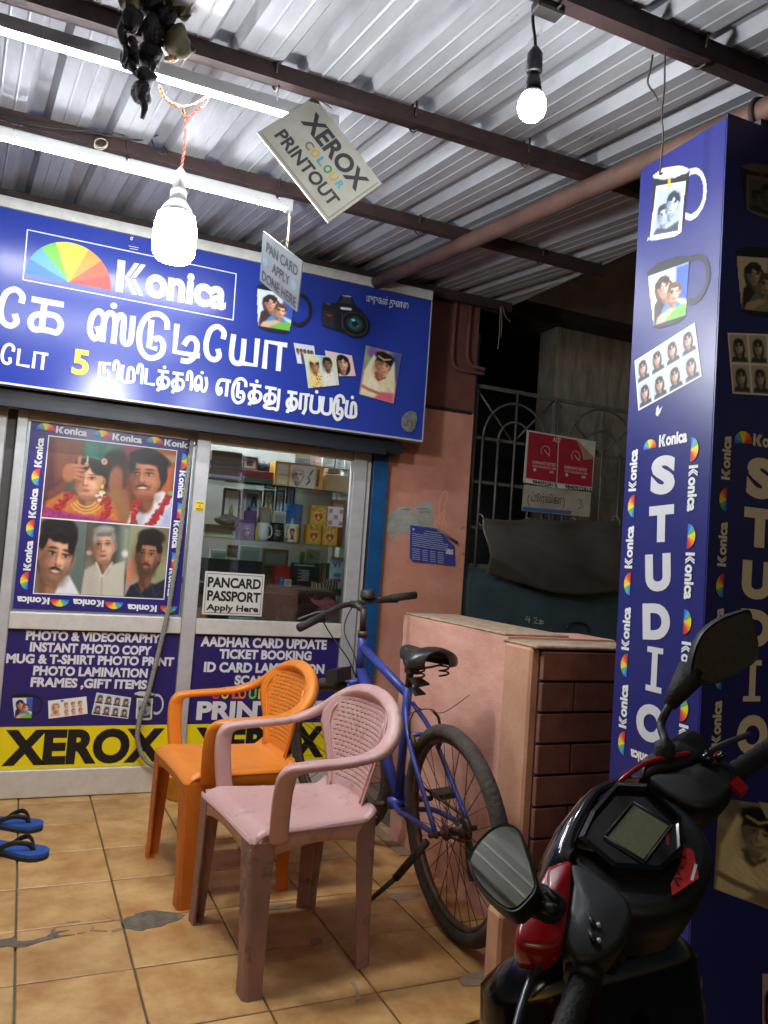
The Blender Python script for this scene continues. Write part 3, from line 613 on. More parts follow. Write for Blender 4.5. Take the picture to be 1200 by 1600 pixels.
# ================================================================== painted pictures used on the prints
def pic_wedding():
    C = Canvas(168, 110, (104, 58, 42)); a = C.asp; r = np.random.default_rng(3)
    C.poly([(0, 0), (0, 1), (.28, 1), (.2, .5), (.1, 0)], (84, 42, 52), soft=.08); C.poly([(.05, 1), (.26, 1), (.26, .55), (.12, .45)], (122, 74, 50), soft=.08); C.poly([(.38, 1), (.86, 1), (.8, .72), (.46, .66)], (42, 126, 104), soft=.10); C.poly([(.26, .5), (.42, .7), (.40, .25), (.22, .25)], (26, 84, 72), soft=.10); C.poly([(.56, 1), (.66, 1), (.64, .7), (.58, .7)], (30, 96, 80), soft=.08)
    C.poly([(.86, 1), (1.1, 1), (1.1, .86), (.9, .82)], (140, 48, 66), soft=.08); C.poly([(1.3, 1), (a, 1), (a, .3), (1.36, .4)], (182, 92, 50), soft=.12); C.poly([(1.38, .93), (a, .94), (a, .85), (1.38, .83)], (176, 150, 104), soft=.03)
    C.poly([(.24, 1), (.40, 1), (.38, .66), (.30, .56), (.14, .40), (.04, .30), (.06, .24), (.24, .36)], (118, 68, 48), soft=.05)
    C.blob(.80, .66, .17, .28, (34, 22, 22), 0, .3); C.blob(.82, .52, .09, .2, (146, 92, 64), 0, .4); C.poly([(.72, .38), (.98, .46), (1.06, .0), (.80, 0)], (150, 104, 64), soft=.06)
    C.poly([(.0, 0), (.04, .2), (.22, .33), (.42, .3), (.62, .33), (.84, .18), (.92, 0)], (196, 108, 50), soft=.04)
    for k in range(60): x, y = .05 + .8 * r.random(), .02 + .26 * r.random(); C.blob(x, y, .02, .01, (224, 150, 70), r.random() * 3, 1, .4)
    face(C, .50, .50, .54, (206, 148, 112), (26, 17, 16), -.55, .04, female=True, smile=False, hairtop=1.0)
    C.blob(.46, .76, .010, .05, (222, 184, 110), 0, .5); C.blob(.455, .70, .024, .026, (226, 190, 120), 0, .4); C.blob(.455, .70, .013, .014, (150, 80, 60), 0, .4); C.blob(.66, .76, .034, .04, (222, 180, 140), 0, .35); C.blob(.66, .76, .018, .022, (150, 90, 80), 0, .4); C.blob(.665, .44, .02, .028, (226, 184, 84), 0, .4); C.blob(.665, .37, .026, .03, (220, 180, 84), 0, .4)
    for k in range(18): C.blob(.66 + r.normal(0, .03), .30 + r.normal(0, .03), .016, .016, (222, 226, 206), 0, .5)
    for q, an in (((.335, .665), .1), ((.345, .615), 0), ((.34, .565), -.08), ((.33, .52), -.15)): C.blob(q[0], q[1], .105, .028, (184, 118, 84), an, .35); C.blob(q[0], q[1] - .02, .10, .008, (110, 62, 46), an, .8, .6)
    C.blob(.26, .57, .07, .11, (172, 106, 74), 0, .4); C.blob(.37, .74, .022, .07, (176, 110, 78), -.1, .4)
    def garland(path, w, num):
        for k in range(num):
            t = r.random(); x = np.interp(t, [0, .5, 1], [p[0] for p in path]) + r.normal(0, w); y = np.interp(t, [0, .5, 1], [p[1] for p in path]) + r.normal(0, w * .5); c = 120 + 70 * r.random()
            C.blob(x, y, .017, .017, (c, 26, 30), 0, .5); C.blob(x - .004, y + .006, .006, .006, (226, 150, 130), 0, .9, .8)
    garland([(.13, .02), (.20, .18), (.32, .34)], .022, 110); garland([(.66, .02), (.76, .14), (.72, .32)], .024, 110)
    for rad in (.15, .19, .23):
        for t in np.linspace(-2.5, -.6, 22): C.blob(.49 + rad * math.cos(t) * .9, .32 + rad * math.sin(t), .009, .011, (228, 178, 84), 0, .6)
    C.poly([(0, .13), (.3, .07), (.6, .05), (.96, .0), (0, 0)], (142, 40, 108), soft=.04)
    for k in range(70): x = r.random() * .8; C.blob(x, .08 * (1 - x) * r.random() + .02, .012, .012, (180, 70, 140), 0, .8, .7)
    C.poly([(1.0, 0), (1.06, .26), (1.18, .40), (1.40, .46), (a, .38), (a, 0)], (222, 220, 224), soft=.03); C.poly([(1.12, .36), (1.24, .26), (1.18, .0), (1.08, .0)], (182, 182, 192), soft=.05); C.poly([(1.44, .2), (a, .26), (a, 0), (1.4, 0)], (170, 176, 216), soft=.10); C.line([(1.16, .36), (1.24, .22), (1.36, .42)], .010, (242, 242, 244))
    face(C, 1.18, .62, .66, (170, 108, 74), (22, 16, 16), -.65, .06, stache=True, smile=True, hairtop=1.08); C.blob(1.30, .86, .17, .09, (22, 16, 16), -.35, .35); C.blob(1.385, .70, .05, .15, (22, 16, 16), .1, .5); C.blob(1.08, .90, .12, .06, (22, 16, 16), .25, .4)
    garland([(1.28, .0), (1.38, .20), (1.50, .42)], .024, 150); garland([(1.06, .0), (1.08, .16), (1.10, .32)], .018, 80); C.blob(1.50, .44, .04, .03, (140, 160, 90), 0, .7)
    return C.soften(1).grain(.012, 2).a
def pic_man_smile():
    C = Canvas(70, 96, (112, 116, 104)); C.poly([(.5, 0), (C.asp, 0), (C.asp, 1), (.6, 1)], (96, 112, 108), soft=.15)
    C.poly([(.2, 0), (.36, .24), (.52, .26), (.72, 0)], (230, 232, 238), soft=.03); face(C, .27, .49, .84, (210, 156, 126), (26, 20, 20), .6, -.14, stache=True, beard=.35, hairtop=1.12)
    C.blob(.16, .92, .16, .09, (26, 20, 20), .2, .5); C.blob(.44, .92, .15, .09, (26, 20, 20), -.4, .5); C.blob(.54, .78, .06, .12, (26, 20, 20), .1, .6)
    return C.soften(1).grain(.012, 2).a
def pic_man_grey():
    C = Canvas(64, 96, (66, 78, 70)); C.poly([(0, 1), (.12, 1), (.1, 0), (0, 0)], (90, 84, 74), soft=.08); C.poly([(.52, 1), (.7, 1), (.7, .4), (.55, .3)], (146, 152, 136), soft=.15); C.blob(.08, .58, .05, .03, (214, 206, 188), 0, .9); C.blob(.62, .6, .05, .05, (220, 220, 210), 0, .9)
    C.poly([(0, 0), (.03, .34), (.18, .44), (.30, .40), (.44, .44), (.62, .50), (.66, 0)], (198, 192, 178), soft=.03); C.blob(.12, .2, .1, .3, (176, 170, 156), .1, 1.2, .6); C.poly([(.22, .44), (.30, .26), (.39, .44)], (164, 118, 92), soft=.03)
    face(C, .29, .68, .54, (200, 152, 124), (112, 108, 104), -.3, .10, greyhair=True, smile=False); C.line([(.3, .26), (.31, 0)], .006, (150, 146, 134)); C.line([(.19, .45), (.29, .27)], .014, (214, 210, 198)); C.line([(.43, .46), (.31, .27)], .014, (206, 202, 190))
    return C.soften(1).grain(.012, 2).a
def pic_man_beard():
    C = Canvas(64, 96, (150, 152, 116)); C.poly([(0, .5), (.14, .55), (.16, 0), (0, 0)], (176, 150, 150), soft=.1); C.blob(.06, .35, .1, .16, (206, 130, 96), 0, .9); C.blob(.62, .9, .2, .3, (120, 110, 80), 0, 1)
    C.poly([(.0, 0), (.08, .16), (.26, .24), (.5, .20), (.67, .28), (.67, 0)], (32, 38, 58), soft=.03); C.line([(.14, .18), (.3, .02)], .006, (70, 76, 96)); C.line([(.44, .20), (.5, .04), (.6, .1)], .006, (70, 76, 96)); C.poly([(.2, .22), (.28, .06), (.42, .24)], (120, 76, 58), soft=.03)
    face(C, .34, .58, .62, (160, 108, 80), (28, 22, 20), -.4, 0, stache=True, beard=.7, smile=False, hairtop=1.12); C.blob(.30, .90, .16, .07, (28, 22, 20), .2, .5); C.blob(.46, .88, .15, .08, (28, 22, 20), -.3, .5)
    return C.soften(1).grain(.012, 2).a
def pic_passport(seed=1, tint=(186, 200, 214), mono=0.0):
    C = Canvas(18, 24, tint); C.poly([(.0, 0), (.05, .16), (.3, .26), (.45, .26), (.7, .16), (.75, 0)], (52, 60, 86), soft=.05); face(C, .375, .56, .62, (214, 176, 156), (58, 42, 36), 0, 0, female=True, smile=False, longhair=True)
    if mono: C.mono((1.0, .96, .82), mono)
    return C.a
def pic_sheet(tint=(190, 204, 216), mono=0.0, mul=1.0):
    one = pic_passport(1, tint, mono); ny, nx = one.shape[:2]; g = 2; W = np.ones((2 * ny + 3 * g, 4 * nx + 5 * g, 3)) * np.array((.93, .93, .9))
    for r in range(2):
        for c in range(4): W[g + r * (ny + g):g + r * (ny + g) + ny, g + c * (nx + g):g + c * (nx + g) + nx] = one
    return W * mul
def pic_two(mono=0.0):
    """laughing woman and boy"""
    C = Canvas(58, 66, (214, 226, 238)); C.poly([(.62, 1), (.9, 1), (.9, .3), (.6, .4)], (56, 92, 190), soft=.05)
    C.poly([(.1, 0), (.12, .4), (.3, .55), (.4, .3), (.4, 0)], (60, 40, 40), soft=.04); face(C, .34, .66, .48, (222, 172, 146), (52, 32, 28), .3, .25, female=True, longhair=True)
    C.poly([(.2, .1), (.36, .34), (.62, .36), (.8, .2), (.8, 0), (.2, 0)], (70, 140, 200), soft=.04); face(C, .58, .50, .42, (226, 180, 150), (96, 66, 44), 0, -.08); C.poly([(.36, .0), (.5, .16), (.76, .24), (.9, .2), (.9, 0)], (120, 190, 70), soft=.05); C.poly([(.14, 0), (.2, .14), (.5, .24), (.62, .2), (.4, .06), (.36, 0)], (222, 176, 148), soft=.04)
    if mono: C.mono((1.0, .96, .8), mono)
    return C
def pic_couple_grey():
    C = Canvas(46, 60, (170, 186, 206)); face(C, .26, .42, .5, (190, 200, 214), (34, 40, 54), .3, .12, smile=True); face(C, .52, .64, .56, (206, 214, 224), (38, 44, 58), -.2, -.1, female=True); C.poly([(.0, 0), (.1, .16), (.4, .1), (.76, .24), (.76, 0)], (60, 70, 92), soft=.05); C.mono((.86, .95, 1.1), .8); return C
def pic_bride(mono=0.0):
    C = Canvas(62, 84, (150, 120, 130)); C.poly([(0, 1), (.25, 1), (.2, .6), (0, .7)], (120, 170, 110), soft=.08); C.poly([(.55, 1), (.75, 1), (.75, .4), (.6, .5)], (70, 84, 140), soft=.08); C.blob(.15, .9, .1, .12, (140, 80, 170), 0, .6)
    C.poly([(.02, 0), (.04, .5), (.2, .9), (.45, .98), (.62, .8), (.7, .4), (.74, 0)], (226, 216, 176), soft=.03); face(C, .40, .68, .46, (206, 150, 118), (24, 18, 20), .2, -.2, female=True, smile=True); C.blob(.40, .86, .2, .1, (24, 18, 20), -.1, .3); C.line([(.28, .85), (.4, .80), (.53, .84)], .014, (214, 190, 130)); C.blob(.41, .78, .014, .014, (170, 40, 60))
    C.line([(.26, .5), (.36, .38), (.48, .46)], .016, (160, 60, 50)); C.poly([(.2, .45), (.1, .2), (.3, .05), (.5, .2)], (236, 230, 200), soft=.05)
    r = np.random.default_rng(4)
    for k in range(24): x, y = .1 + .5 * r.random(), .05 + .4 * r.random(); C.line([(x, y), (x + .08, y - .05)], .006, (196, 180, 130), .7)
    C.poly([(.3, .0), (.45, .16), (.7, .2), (.74, .0)], (214, 96, 116), soft=.05); C.line([(.04, .18), (.2, .14), (.42, .12)], .03, (176, 112, 84))
    if mono: C.mono((1.0, .94, .74), mono)
    return C.soften(1).grain(.012, 3).a
def pic_groom():
    C = Canvas(66, 60, (206, 216, 190)); C.poly([(.5, 1), (.9, 1), (.9, .4), (.6, .5)], (150, 190, 200), soft=.1); C.poly([(.05, 0), (.1, .45), (.3, .62), (.5, .45), (.52, 0)], (224, 204, 130), soft=.03); face(C, .32, .64, .44, (176, 120, 88), (24, 18, 18), 0, 0, female=True, smile=False); C.blob(.32, .84, .16, .1, (220, 206, 160), 0, .4)
    C.poly([(.55, 0), (.6, .42), (.78, .52), (.96, .42), (1.0, 0)], (222, 224, 226), soft=.03); face(C, .78, .72, .44, (140, 92, 66), (20, 16, 16), 0, 0, smile=False)
    r = np.random.default_rng(9)
    for k in range(40): t = r.random(); C.blob(.2 + .3 * r.random(), .42 * t, .022, .022, ((226, 196, 60), (150, 50, 50), (240, 236, 220))[k % 3], 0, .5); C.blob(.64 + .26 * r.random(), .42 * t, .02, .02, ((226, 206, 90), (240, 236, 220))[k % 2], 0, .5)
    return C.soften(1).grain(.012, 3).a
def pic_women():
    C = Canvas(58, 46, (226, 196, 190)); face(C, .32, .46, .62, (206, 152, 126), (22, 18, 20), .3, .1, female=True, longhair=True); face(C, .78, .56, .74, (214, 164, 140), (20, 16, 20), -.2, -.1, female=True, longhair=True); C.poly([(.1, 0), (.3, .14), (.5, .1), (.5, 0)], (206, 60, 90), soft=.05); return C.soften(1).grain(.012, 3).a
def pic_family():
    C = Canvas(50, 40, (214, 216, 222))
    for k, x in enumerate((.18, .4, .62, .86, 1.06)): C.poly([(x - .1, 0), (x - .08, .5), (x + .08, .5), (x + .1, 0)], ((230, 230, 234), (60, 70, 110), (226, 224, 230), (160, 150, 170), (230, 228, 230))[k], soft=.03); face(C, x, .62, .26, (150, 100, 74), (24, 20, 20), smile=False)
    return C.a
def pic_baby():
    C = Canvas(60, 32, (236, 234, 226)); C.poly([(.06, .1), (.2, .4), (.5, .36), (.56, .1)], (230, 176, 146), soft=.04); face(C, .36, .56, .5, (232, 182, 154), (176, 130, 96), 0, 0, hairtop=.9)
    for k in range(6): face(C, .86 + .34 * (k % 3), .66 - .4 * (k // 3), .26, (226, 170, 142), (140, 96, 74)); C.blob(.86 + .34 * (k % 3), .5 - .4 * (k // 3), .1, .07, (214, 160, 140), 0, .4)
    C.blob(.68, .9, .08, .06, (60, 110, 200), 0, .4); return C.a
def pic_camera():
    C = Canvas(78, 70, (26, 28, 34)); a = C.asp; cut = np.zeros(C.x.shape)
    keep = lambda m: np.maximum(cut, m)
    cut = keep(C.poly([(.06, .56), (.1, .72), (.36, .76), (.44, .97), (.66, 1.0), (.76, .80), (.9, .72), (.95, .55), (.92, .14), (.55, .08), (.1, .14)], (30, 32, 38))); cut = keep(C.blob(.78, .36, .33, .33, (22, 23, 28), 0, .04)); cut = (cut > .4).astype(float)
    C.poly([(.08, .52), (.34, .56), (.34, .16), (.12, .18)], (46, 48, 56), soft=.04); C.poly([(.44, .78), (.5, .94), (.64, .95), (.7, .8)], (56, 58, 66), soft=.02); C.line([(.5, .97), (.64, .98)], .02, (200, 205, 210)); C.poly([(.16, .46), (.3, .44), (.24, .40)], (206, 44, 40))
    for r_, c in ((.31, (16, 16, 20)), (.29, (52, 54, 60)), (.25, (20, 20, 24)), (.18, (40, 60, 66)), (.13, (30, 100, 100)), (.07, (16, 40, 48))): C.blob(.78, .36, r_, r_, c, 0, .06)
    C.blob(.74, .44, .04, .03, (150, 220, 220), 0, .6); C.blob(.84, .32, .02, .02, (200, 80, 60), 0, .6); C.line([(.48, .66), (.66, .68)], .03, (226, 226, 226)); C.blob(.2, .7, .05, .03, (80, 84, 90)); C.line([(.52, .2), (.5, .56)], .01, (70, 72, 80)); C.cut = cut; return C.arr()
def pic_mug(kind, mono=0.0, dim=1.0):
    """a printed mug with its picture, cut out; asp 1.35"""
    C = Canvas(84, 62, (20, 22, 30)); x, y = C.x, C.y; cut = np.zeros(x.shape)
    hw = (200, 204, 208) if kind == 'white' else (26, 27, 34); d = np.hypot((x - .98) / .30, (y - .56) / .36); ring = np.clip((.14 - abs(d - .84)) / .03 + .5, 0, 1); ring[x < .86] *= .0 if kind == 'white' else .0
    C.mix(ring, hw); cut = np.maximum(cut, ring)
    body = C.poly([(.06, .90), (.14, .08), (.3, .02), (.66, .02), (.82, .08), (.90, .90), (.7, .97), (.26, .97)], (30, 30, 38) if kind == 'black' else (36, 38, 44)); cut = np.maximum(cut, body)
    C.blob(.48, .90, .42, .085, (198, 206, 214) if kind == 'white' else (22, 22, 28), 0, .1)
    sub = (pic_two() if kind == 'black' else pic_couple_grey())
    sy, sx = sub.a.shape[:2]; u = (x - (.08 if kind == 'black' else .22)) / (.78 if kind == 'black' else .54) + (0.5 - y) * .06; v = 1 - (y - .1) / (.72 if kind == 'black' else .58) - .0
    ins = (u >= 0) & (u < 1) & (v >= 0) & (v < 1)
    if kind != 'black':
        b2 = (u > -.1) & (u < 1.1) & (v > -.12) & (v < 1.1); C.a[b2] = np.array((226, 220, 196)) / 255; C.line([(.46, .80), (.47, .72)], .03, (222, 170, 60))
    C.a[ins] = sub.a[np.clip((v[ins] * sy).astype(int), 0, sy - 1), np.clip((u[ins] * sx).astype(int), 0, sx - 1)]
    if mono: C.mono((1.0, .95, .78), mono)
    C.a *= dim; C.cut = (cut > .45).astype(float); return C.arr()

WHT = ink(236, 238, 240); BLK = ink(24, 22, 26); YEL = ink(240, 218, 20); YTX = ink(246, 226, 40)

# ---- Tamil letters as pen strokes: (width, [paths]) in units of the body height
TA_ = {
 'e': (.80, [[(.50, .36), (.56, .14), (.38, -.02), (.13, .1), (.03, .5), (.14, 1.02), (.42, 1.22), (.66, 1.06), (.66, .84)]]),
 'ka': (1.12, [[(.05, 1), (1.0, 1)], [(.42, 1), (.42, .03)], [(.42, .56), (.14, .46), (.04, .22), (.16, .0), (.42, .03), (.72, .03)], [(.42, .58), (.84, .56), (1.02, .3), (.92, .02), (.74, .02)]]),
 'sa': (1.55, [[(.30, .42), (.38, .2), (.22, .02), (.05, .28), (.08, .76), (.28, 1.0), (.46, .86), (.5, .66)], [(.5, 0), (.5, .68), (.62, .98), (.80, .96), (.88, .7), (.88, .0)], [(.88, .7), (1.0, .98), (1.16, .9), (1.18, .2), (1.30, .02), (1.46, .18), (1.47, 1.0)]]),
 'tta': (.82, [[(.06, 1), (.06, .03), (.76, .03)]]),
 'ttu': (1.12, [[(.42, .98), (.42, .04), (.66, .04)], [(1.0, .82), (.94, 1.12), (.62, 1.28), (.24, 1.1), (.04, .56), (.12, -.06), (.46, -.34), (.84, -.16), (.92, .2), (.76, .42), (.6, .36)]]),
 'tti': (1.0, [[(.06, 1), (.06, .03), (.95, .03)], [(.40, .36), (.52, .58), (.72, .62), (.86, .42), (.82, .02), (.6, -.22), (.36, -.24)]]),
 'ya': (1.16, [[(.08, 1), (.06, .3), (.18, .02), (.44, .02), (.5, .3), (.5, .9)], [(.40, .03), (1.02, .03), (1.02, 1.0)]]),
 'aa': (.92, [[(.06, 0), (.06, .99), (.86, .99)], [(.62, .99), (.62, 0)]]),
 'na': (.98, [[(.06, 0), (.06, .99), (.86, .99)], [(.42, .99), (.42, .42), (.66, .52), (.84, .34), (.78, .0), (.5, -.26), (.2, -.3)]]),
 'i': (.50, [[(.03, .62), (.04, 1.02), (.18, 1.24), (.36, 1.12), (.40, .8), (.40, 0)]]),
 'ma': (1.08, [[(.06, 1), (.06, .03), (.92, .03), (.98, .5), (.86, .88), (.62, .92), (.52, .66), (.52, .03)]]),
 'ta': (1.06, [[(.06, .99), (.86, .99)], [(.40, .99), (.40, .06)], [(.40, .58), (.14, .48), (.04, .24), (.16, .02), (.40, .06), (.6, .12)], [(.40, .6), (.78, .58), (.96, .34), (.84, .02), (.5, -.16), (.18, -.2), (.12, -.34)]]),
 'tu': (1.24, [[(.06, .99), (.86, .99)], [(.40, .99), (.40, .06)], [(.40, .58), (.14, .48), (.04, .24), (.16, .02), (.40, .06), (.6, .12)], [(.40, .6), (.74, .58), (.88, .34), (.72, .04), (.3, -.12), (.06, -.28), (.3, -.38), (.8, -.34), (1.12, -.3), (1.12, .99)]]),
 'la': (1.16, [[(.30, .42), (.38, .18), (.22, .02), (.05, .3), (.1, .78), (.34, 1.0), (.56, .8), (.6, .24), (.76, .02), (.96, .14), (1.04, .55), (.94, .98)]]),
 'ee': (1.04, [[(.30, .46), (.38, .22), (.22, .02), (.05, .3), (.1, .76), (.34, .98), (.98, .98)], [(.78, .98), (.78, 0)]]),
 'ra': (.92, [[(.06, 0), (.06, .99), (.84, .99)], [(.58, .99), (.58, .02), (.40, -.28)]]),
 'pa': (.94, [[(.06, 1), (.06, .03), (.82, .03), (.82, 1)]]),
 ' ': (.5, []), '  ': (1.6, []),
}
def tamil(B, seq, p0, p1, hpx, wpx, mat, parent=None, dotk=.16):
    a = B.uv(*p0); b = B.uv(*p1); e = b - a; L = np.linalg.norm(e); k = e / L; pn = np.array((-k[1], k[0])); h = np.linalg.norm(B.uv(p0[0], p0[1] - hpx) - a); wd = np.linalg.norm(B.uv(p0[0] + wpx, p0[1]) - a) / 2
    tot = sum(TA_[s.strip('.') if s.strip('.') else s][0] + .16 for s in seq) - .16; sx = L / tot; x = 0.0
    for s in seq:
        dot = s.endswith('.'); s = s.strip('.') if s.strip('.') else s; w, paths = TA_[s]; pl = []
        for q in paths:
            pts = spline(q, 6) if len(q) > 3 else q; pl.append([a + k * ((x + X) * sx) + pn * (Y * h) for X, Y in pts])
        if dot:
            c = a + k * ((x + w * .5) * sx) + pn * (1.28 * h); B.put('lettering', [c + wd * 1.15 * np.array((math.cos(t), math.sin(t))) for t in np.linspace(0, 2 * math.pi, 12, False)], [tuple(range(12))], mat, parent)
        if pl: B.strokes(pl, wd, mat, 'lettering', parent)
        x += w + .16

# ---- brand lettering: blocky word with a striped first letter, and the rainbow half disc
def brand(B, p0, ang, L, h, mat=None, parent=None):
    """word placed in uv: start p0, direction ang, length L, cap height h"""
    e = np.array((math.cos(ang), math.sin(ang))); pn = np.array((-e[1], e[0])); g = mat or WHT; o = np.array(p0); h = h * .98
    v, f = textmesh('onica', .043, 4); x0, x1 = v[:, 0].min(), v[:, 0].max(); y0 = v[:, 1].min(); sy = h / (v[:, 1].max() - y0) * 1.02
    V = [o + e * (L * .255 + (x - x0) / (x1 - x0) * L * .745) + pn * ((y - y0) * sy) for x, y in v]; F = list(f); w = L * .235
    for pl in ([(0, 0), (.28, 0), (.28, 1), (0, 1)], [(.31, .50), (.62, 1), (.80, 1), (.45, .47)], [(.50, .48), (.86, 1), (1.04, 1), (.66, .47)], [(.31, .47), (.46, .53), (.80, 0), (.62, 0)], [(.52, .50), (.67, .53), (1.04, 0), (.86, 0)]):
        k = len(V); q = [o + e * (x * w) + pn * (y * h) for x, y in pl]; ar = sum(q[i][0] * q[(i + 1) % 4][1] - q[(i + 1) % 4][0] * q[i][1] for i in range(4)); V += q if ar > 0 else q[::-1]; F.append((k, k + 1, k + 2, k + 3))
    B.put('brand_lettering', V, F, g, parent)
def border_run(B, pts, ang, L, h, r, parent=None, fan_first=True, mat=None, squash=.82):
    """alternating fan and word; pts = list of ('f'|'k', px centre)"""
    for kind, px, py in pts:
        c = B.uv(px, py); e = np.array((math.cos(ang), math.sin(ang))); pn = np.array((-e[1], e[0]))
        if kind == 'f': B.fan(c - pn * r * .4, r, ang, parent, squash=squash)
        else: brand(B, c - e * L / 2 - pn * h * .5, ang, L, h, mat, parent)

# ================================================================== the big shop sign
sg = thing('shop_sign', 'long blue shop sign board with white Tamil lettering and rainbow fan', 'sign', (.6, -.2, 1.81))
SY = -.2; SZ0, SZ1 = 1.811, 2.617; SXR = 1.778
M_sign = pmat('sign_blue_flex', rgb(42, 62, 158), 0.20, noise=(2.5, rgb(38, 58, 150), .3), bump=(9, .06), wear=(60, rgb(80, 90, 160), .78))
mb = MB(); mb.box((-1.7, SY, SZ0 + .006), (SXR, SY + .05, SZ1 - .05)); mb.build('face_panel', M_sign, sg)
mb = MB(); mb.bbox((-1.7, SY - .012, SZ1 - .049), (SXR + .004, SY + .052, SZ1), .003); mb.build('top_frame', pmat('white_frame', rgb(214, 216, 212), .5, noise=(20, rgb(180, 178, 168), .3), wear=(16, rgb(120, 110, 96), .72)), sg)
mb = MB(); mb.box((-1.7, SY - .006, SZ0 - .004), (SXR + .004, SY + .052, SZ0 + .005)); mb.build('bottom_frame', M_alu, sg)
mb = MB(); mb.box((SXR + .0005, SY - .004, SZ0 + .006), (SXR + .005, SY + .05, SZ1 - .05)); mb.build('side_frame', M_alu, sg)
B = Board(sg, (0, SY, 0), (1, 0, 0), (0, 0, 1), (0, -1, 0))
# outlined box with the fan and the word
def outline(B, pts, w, mat, parent=None):
    q = [B.uv(*p) for p in pts]; B.strokes([[q[i], q[(i + 1) % len(q)]] for i in range(len(q))], w, mat, 'printed_line', parent)
outline(B, [(43, 359), (369, 428), (364, 500), (36, 437)], .0022, WHT)
cA = B.uv(107, 441); B.fan(cA + np.array((0.0, .0)), .178, -.012, squash=1.0)
a_ = B.uv(180, 455); b_ = B.uv(352, 486); brand(B, a_, math.atan2(*(b_ - a_)[::-1]), np.linalg.norm(b_ - a_), np.linalg.norm(B.uv(180, 404) - a_))
tamil(B, ['e', 'ka', ' ', 'sa.', 'ttu', 'tti', 'e', 'ya', 'aa'], (-3, 505), (446, 580), 47, 10, WHT)
tamil(B, ['tta.', 'e', 'tta', 'aa'], (-24, 562), (73, 578), 25, 5.2, WHT)
B.text('5', (111, 584), (137, 588), 40, YTX, .03)
tamil(B, ['na', 'i', 'ma', 'i', 'tta', 'ta.', 'ta', 'i', 'la.'], (153, 590), (324, 613), 24, 5.0, WHT)
tamil(B, ['ee', 'ttu', 'ta.', 'tu'], (337, 616), (436, 632), 24, 5.0, WHT); tamil(B, ['ta', 'ra', 'pa.', 'pa', 'ttu', 'ma.'], (447, 636), (556, 652), 24, 5.0, WHT)
B.text('முருகன் துணை', (572, 471), (637, 483), 11, WHT, 0.0)
B.text('உ', (203, 380), (213, 382), 12, WHT, 0.0); B.strokes([[B.uv(201, 385), B.uv(216, 388)], [B.uv(203, 389), B.uv(215, 391)]], .0012, WHT, 'printed_line')
B.photo([(396, 437), (496, 456), (490, 532), (391, 516)], pic_mug('black'), 'printed_mug')
B.photo([(498, 452), (582, 470), (576, 535), (494, 518)], pic_camera(), 'printed_camera')
B.photo([(458, 536), (490, 541), (494, 572), (464, 568)], pic_family()); B.photo([(507, 548), (549, 556), (555, 588), (512, 588)], pic_women()); B.photo([(474, 553), (524, 558), (529, 602), (481, 607)], pic_groom())
B.photo([(571, 540), (627, 554), (614, 631), (560, 616)], pic_bride())
B.poly([(627, 652), (633, 645), (642, 642), (650, 646), (651, 656), (648, 668), (642, 676), (632, 674), (626, 665)], pmat('scratched_metal', rgb(176, 178, 180), .4, .5, noise=(60, rgb(96, 92, 90), .2)), 'bare_patch')

# ================================================================== lower printed panels of the shop front
M_panel = pmat('panel_blue', rgb(44, 34, 108), .38)
def panel(pts, ysplit):
    q = [at(x, y, 1, -.004) for x, y in pts]
    return q
def lower_panel(xa, xb, zsplit):
    mb = MB(); mb.box((xa, -.006, zsplit), (xb, .008, ZR0 - .001)); pa = mb.build('lower_panel', M_panel, sf)
    mb = MB(); mb.box((xa, -.006, .126), (xb, .008, zsplit - .0005)); pb = mb.build('yellow_panel', pmat('panel_yellow', rgb(238, 216, 18), .4), sf)
    return pa, pb
zs = 0.5 * (at(135, 1134, 1, -.006).z + at(270, 1132, 1, -.006).z)
p1, y1 = lower_panel(XL1 - .010, XC0 + .002, zs); p2, y2 = lower_panel(XC1 - .001, XR0 - .002, zs)
B1 = Board(p1, (0, -.006, 0), (1, 0, 0), (0, 0, 1), (0, -1, 0))
PG = ink(222, 220, 226)
for st, a, b, h in (('PHOTO & VIDEOGRAPHY', (40, 1000), (250, 1005), 15), ('INSTANT PHOTO COPY', (46, 1018), (236, 1024), 15), ('MUG & T-SHIRT PHOTO PRINT', (9, 1036), (271, 1041), 15), ('PHOTO LAMINATION', (51, 1055), (230, 1059), 15), ('FRAMES ,GIFT ITEMS', (47, 1073), (229, 1077), 15)): B1.text(st, a, b, h, PG, .046)
B1.photo([(16, 1083), (70, 1082), (70, 1126), (17, 1127)], pic_mug('black'), 'printed_mug'); B1.photo([(75, 1095), (135, 1088), (137, 1115), (76, 1123)], pic_baby()); B1.photo([(151, 1082), (205, 1090), (200, 1123), (143, 1116)], pic_sheet()); B1.photo([(207, 1078), (260, 1080), (258, 1127), (206, 1127)], pic_mug('white'), 'printed_mug')
B1y = Board(y1, (0, -.006, 0), (1, 0, 0), (0, 0, 1), (0, -1, 0)); B1y.text('XEROX', (2, 1197), (254, 1190), 56, BLK, .050)
B2 = Board(p2, (0, -.006, 0), (1, 0, 0), (0, 0, 1), (0, -1, 0))
for st, a, b, h in (('AADHAR CARD UPDATE', (313, 1010), (510, 1015), 16), ('TICKET BOOKING', (342, 1029), (486, 1032), 15), ('ID CARD LAMINATION', (318, 1050), (506, 1053), 16), ('SCANNING', (366, 1070), (462, 1072), 15), ('/', (418, 1093), (426, 1093), 18), ('PRINTOUT', (306, 1125), (520, 1122), 29)): B2.text(st, a, b, h, PG, .046)
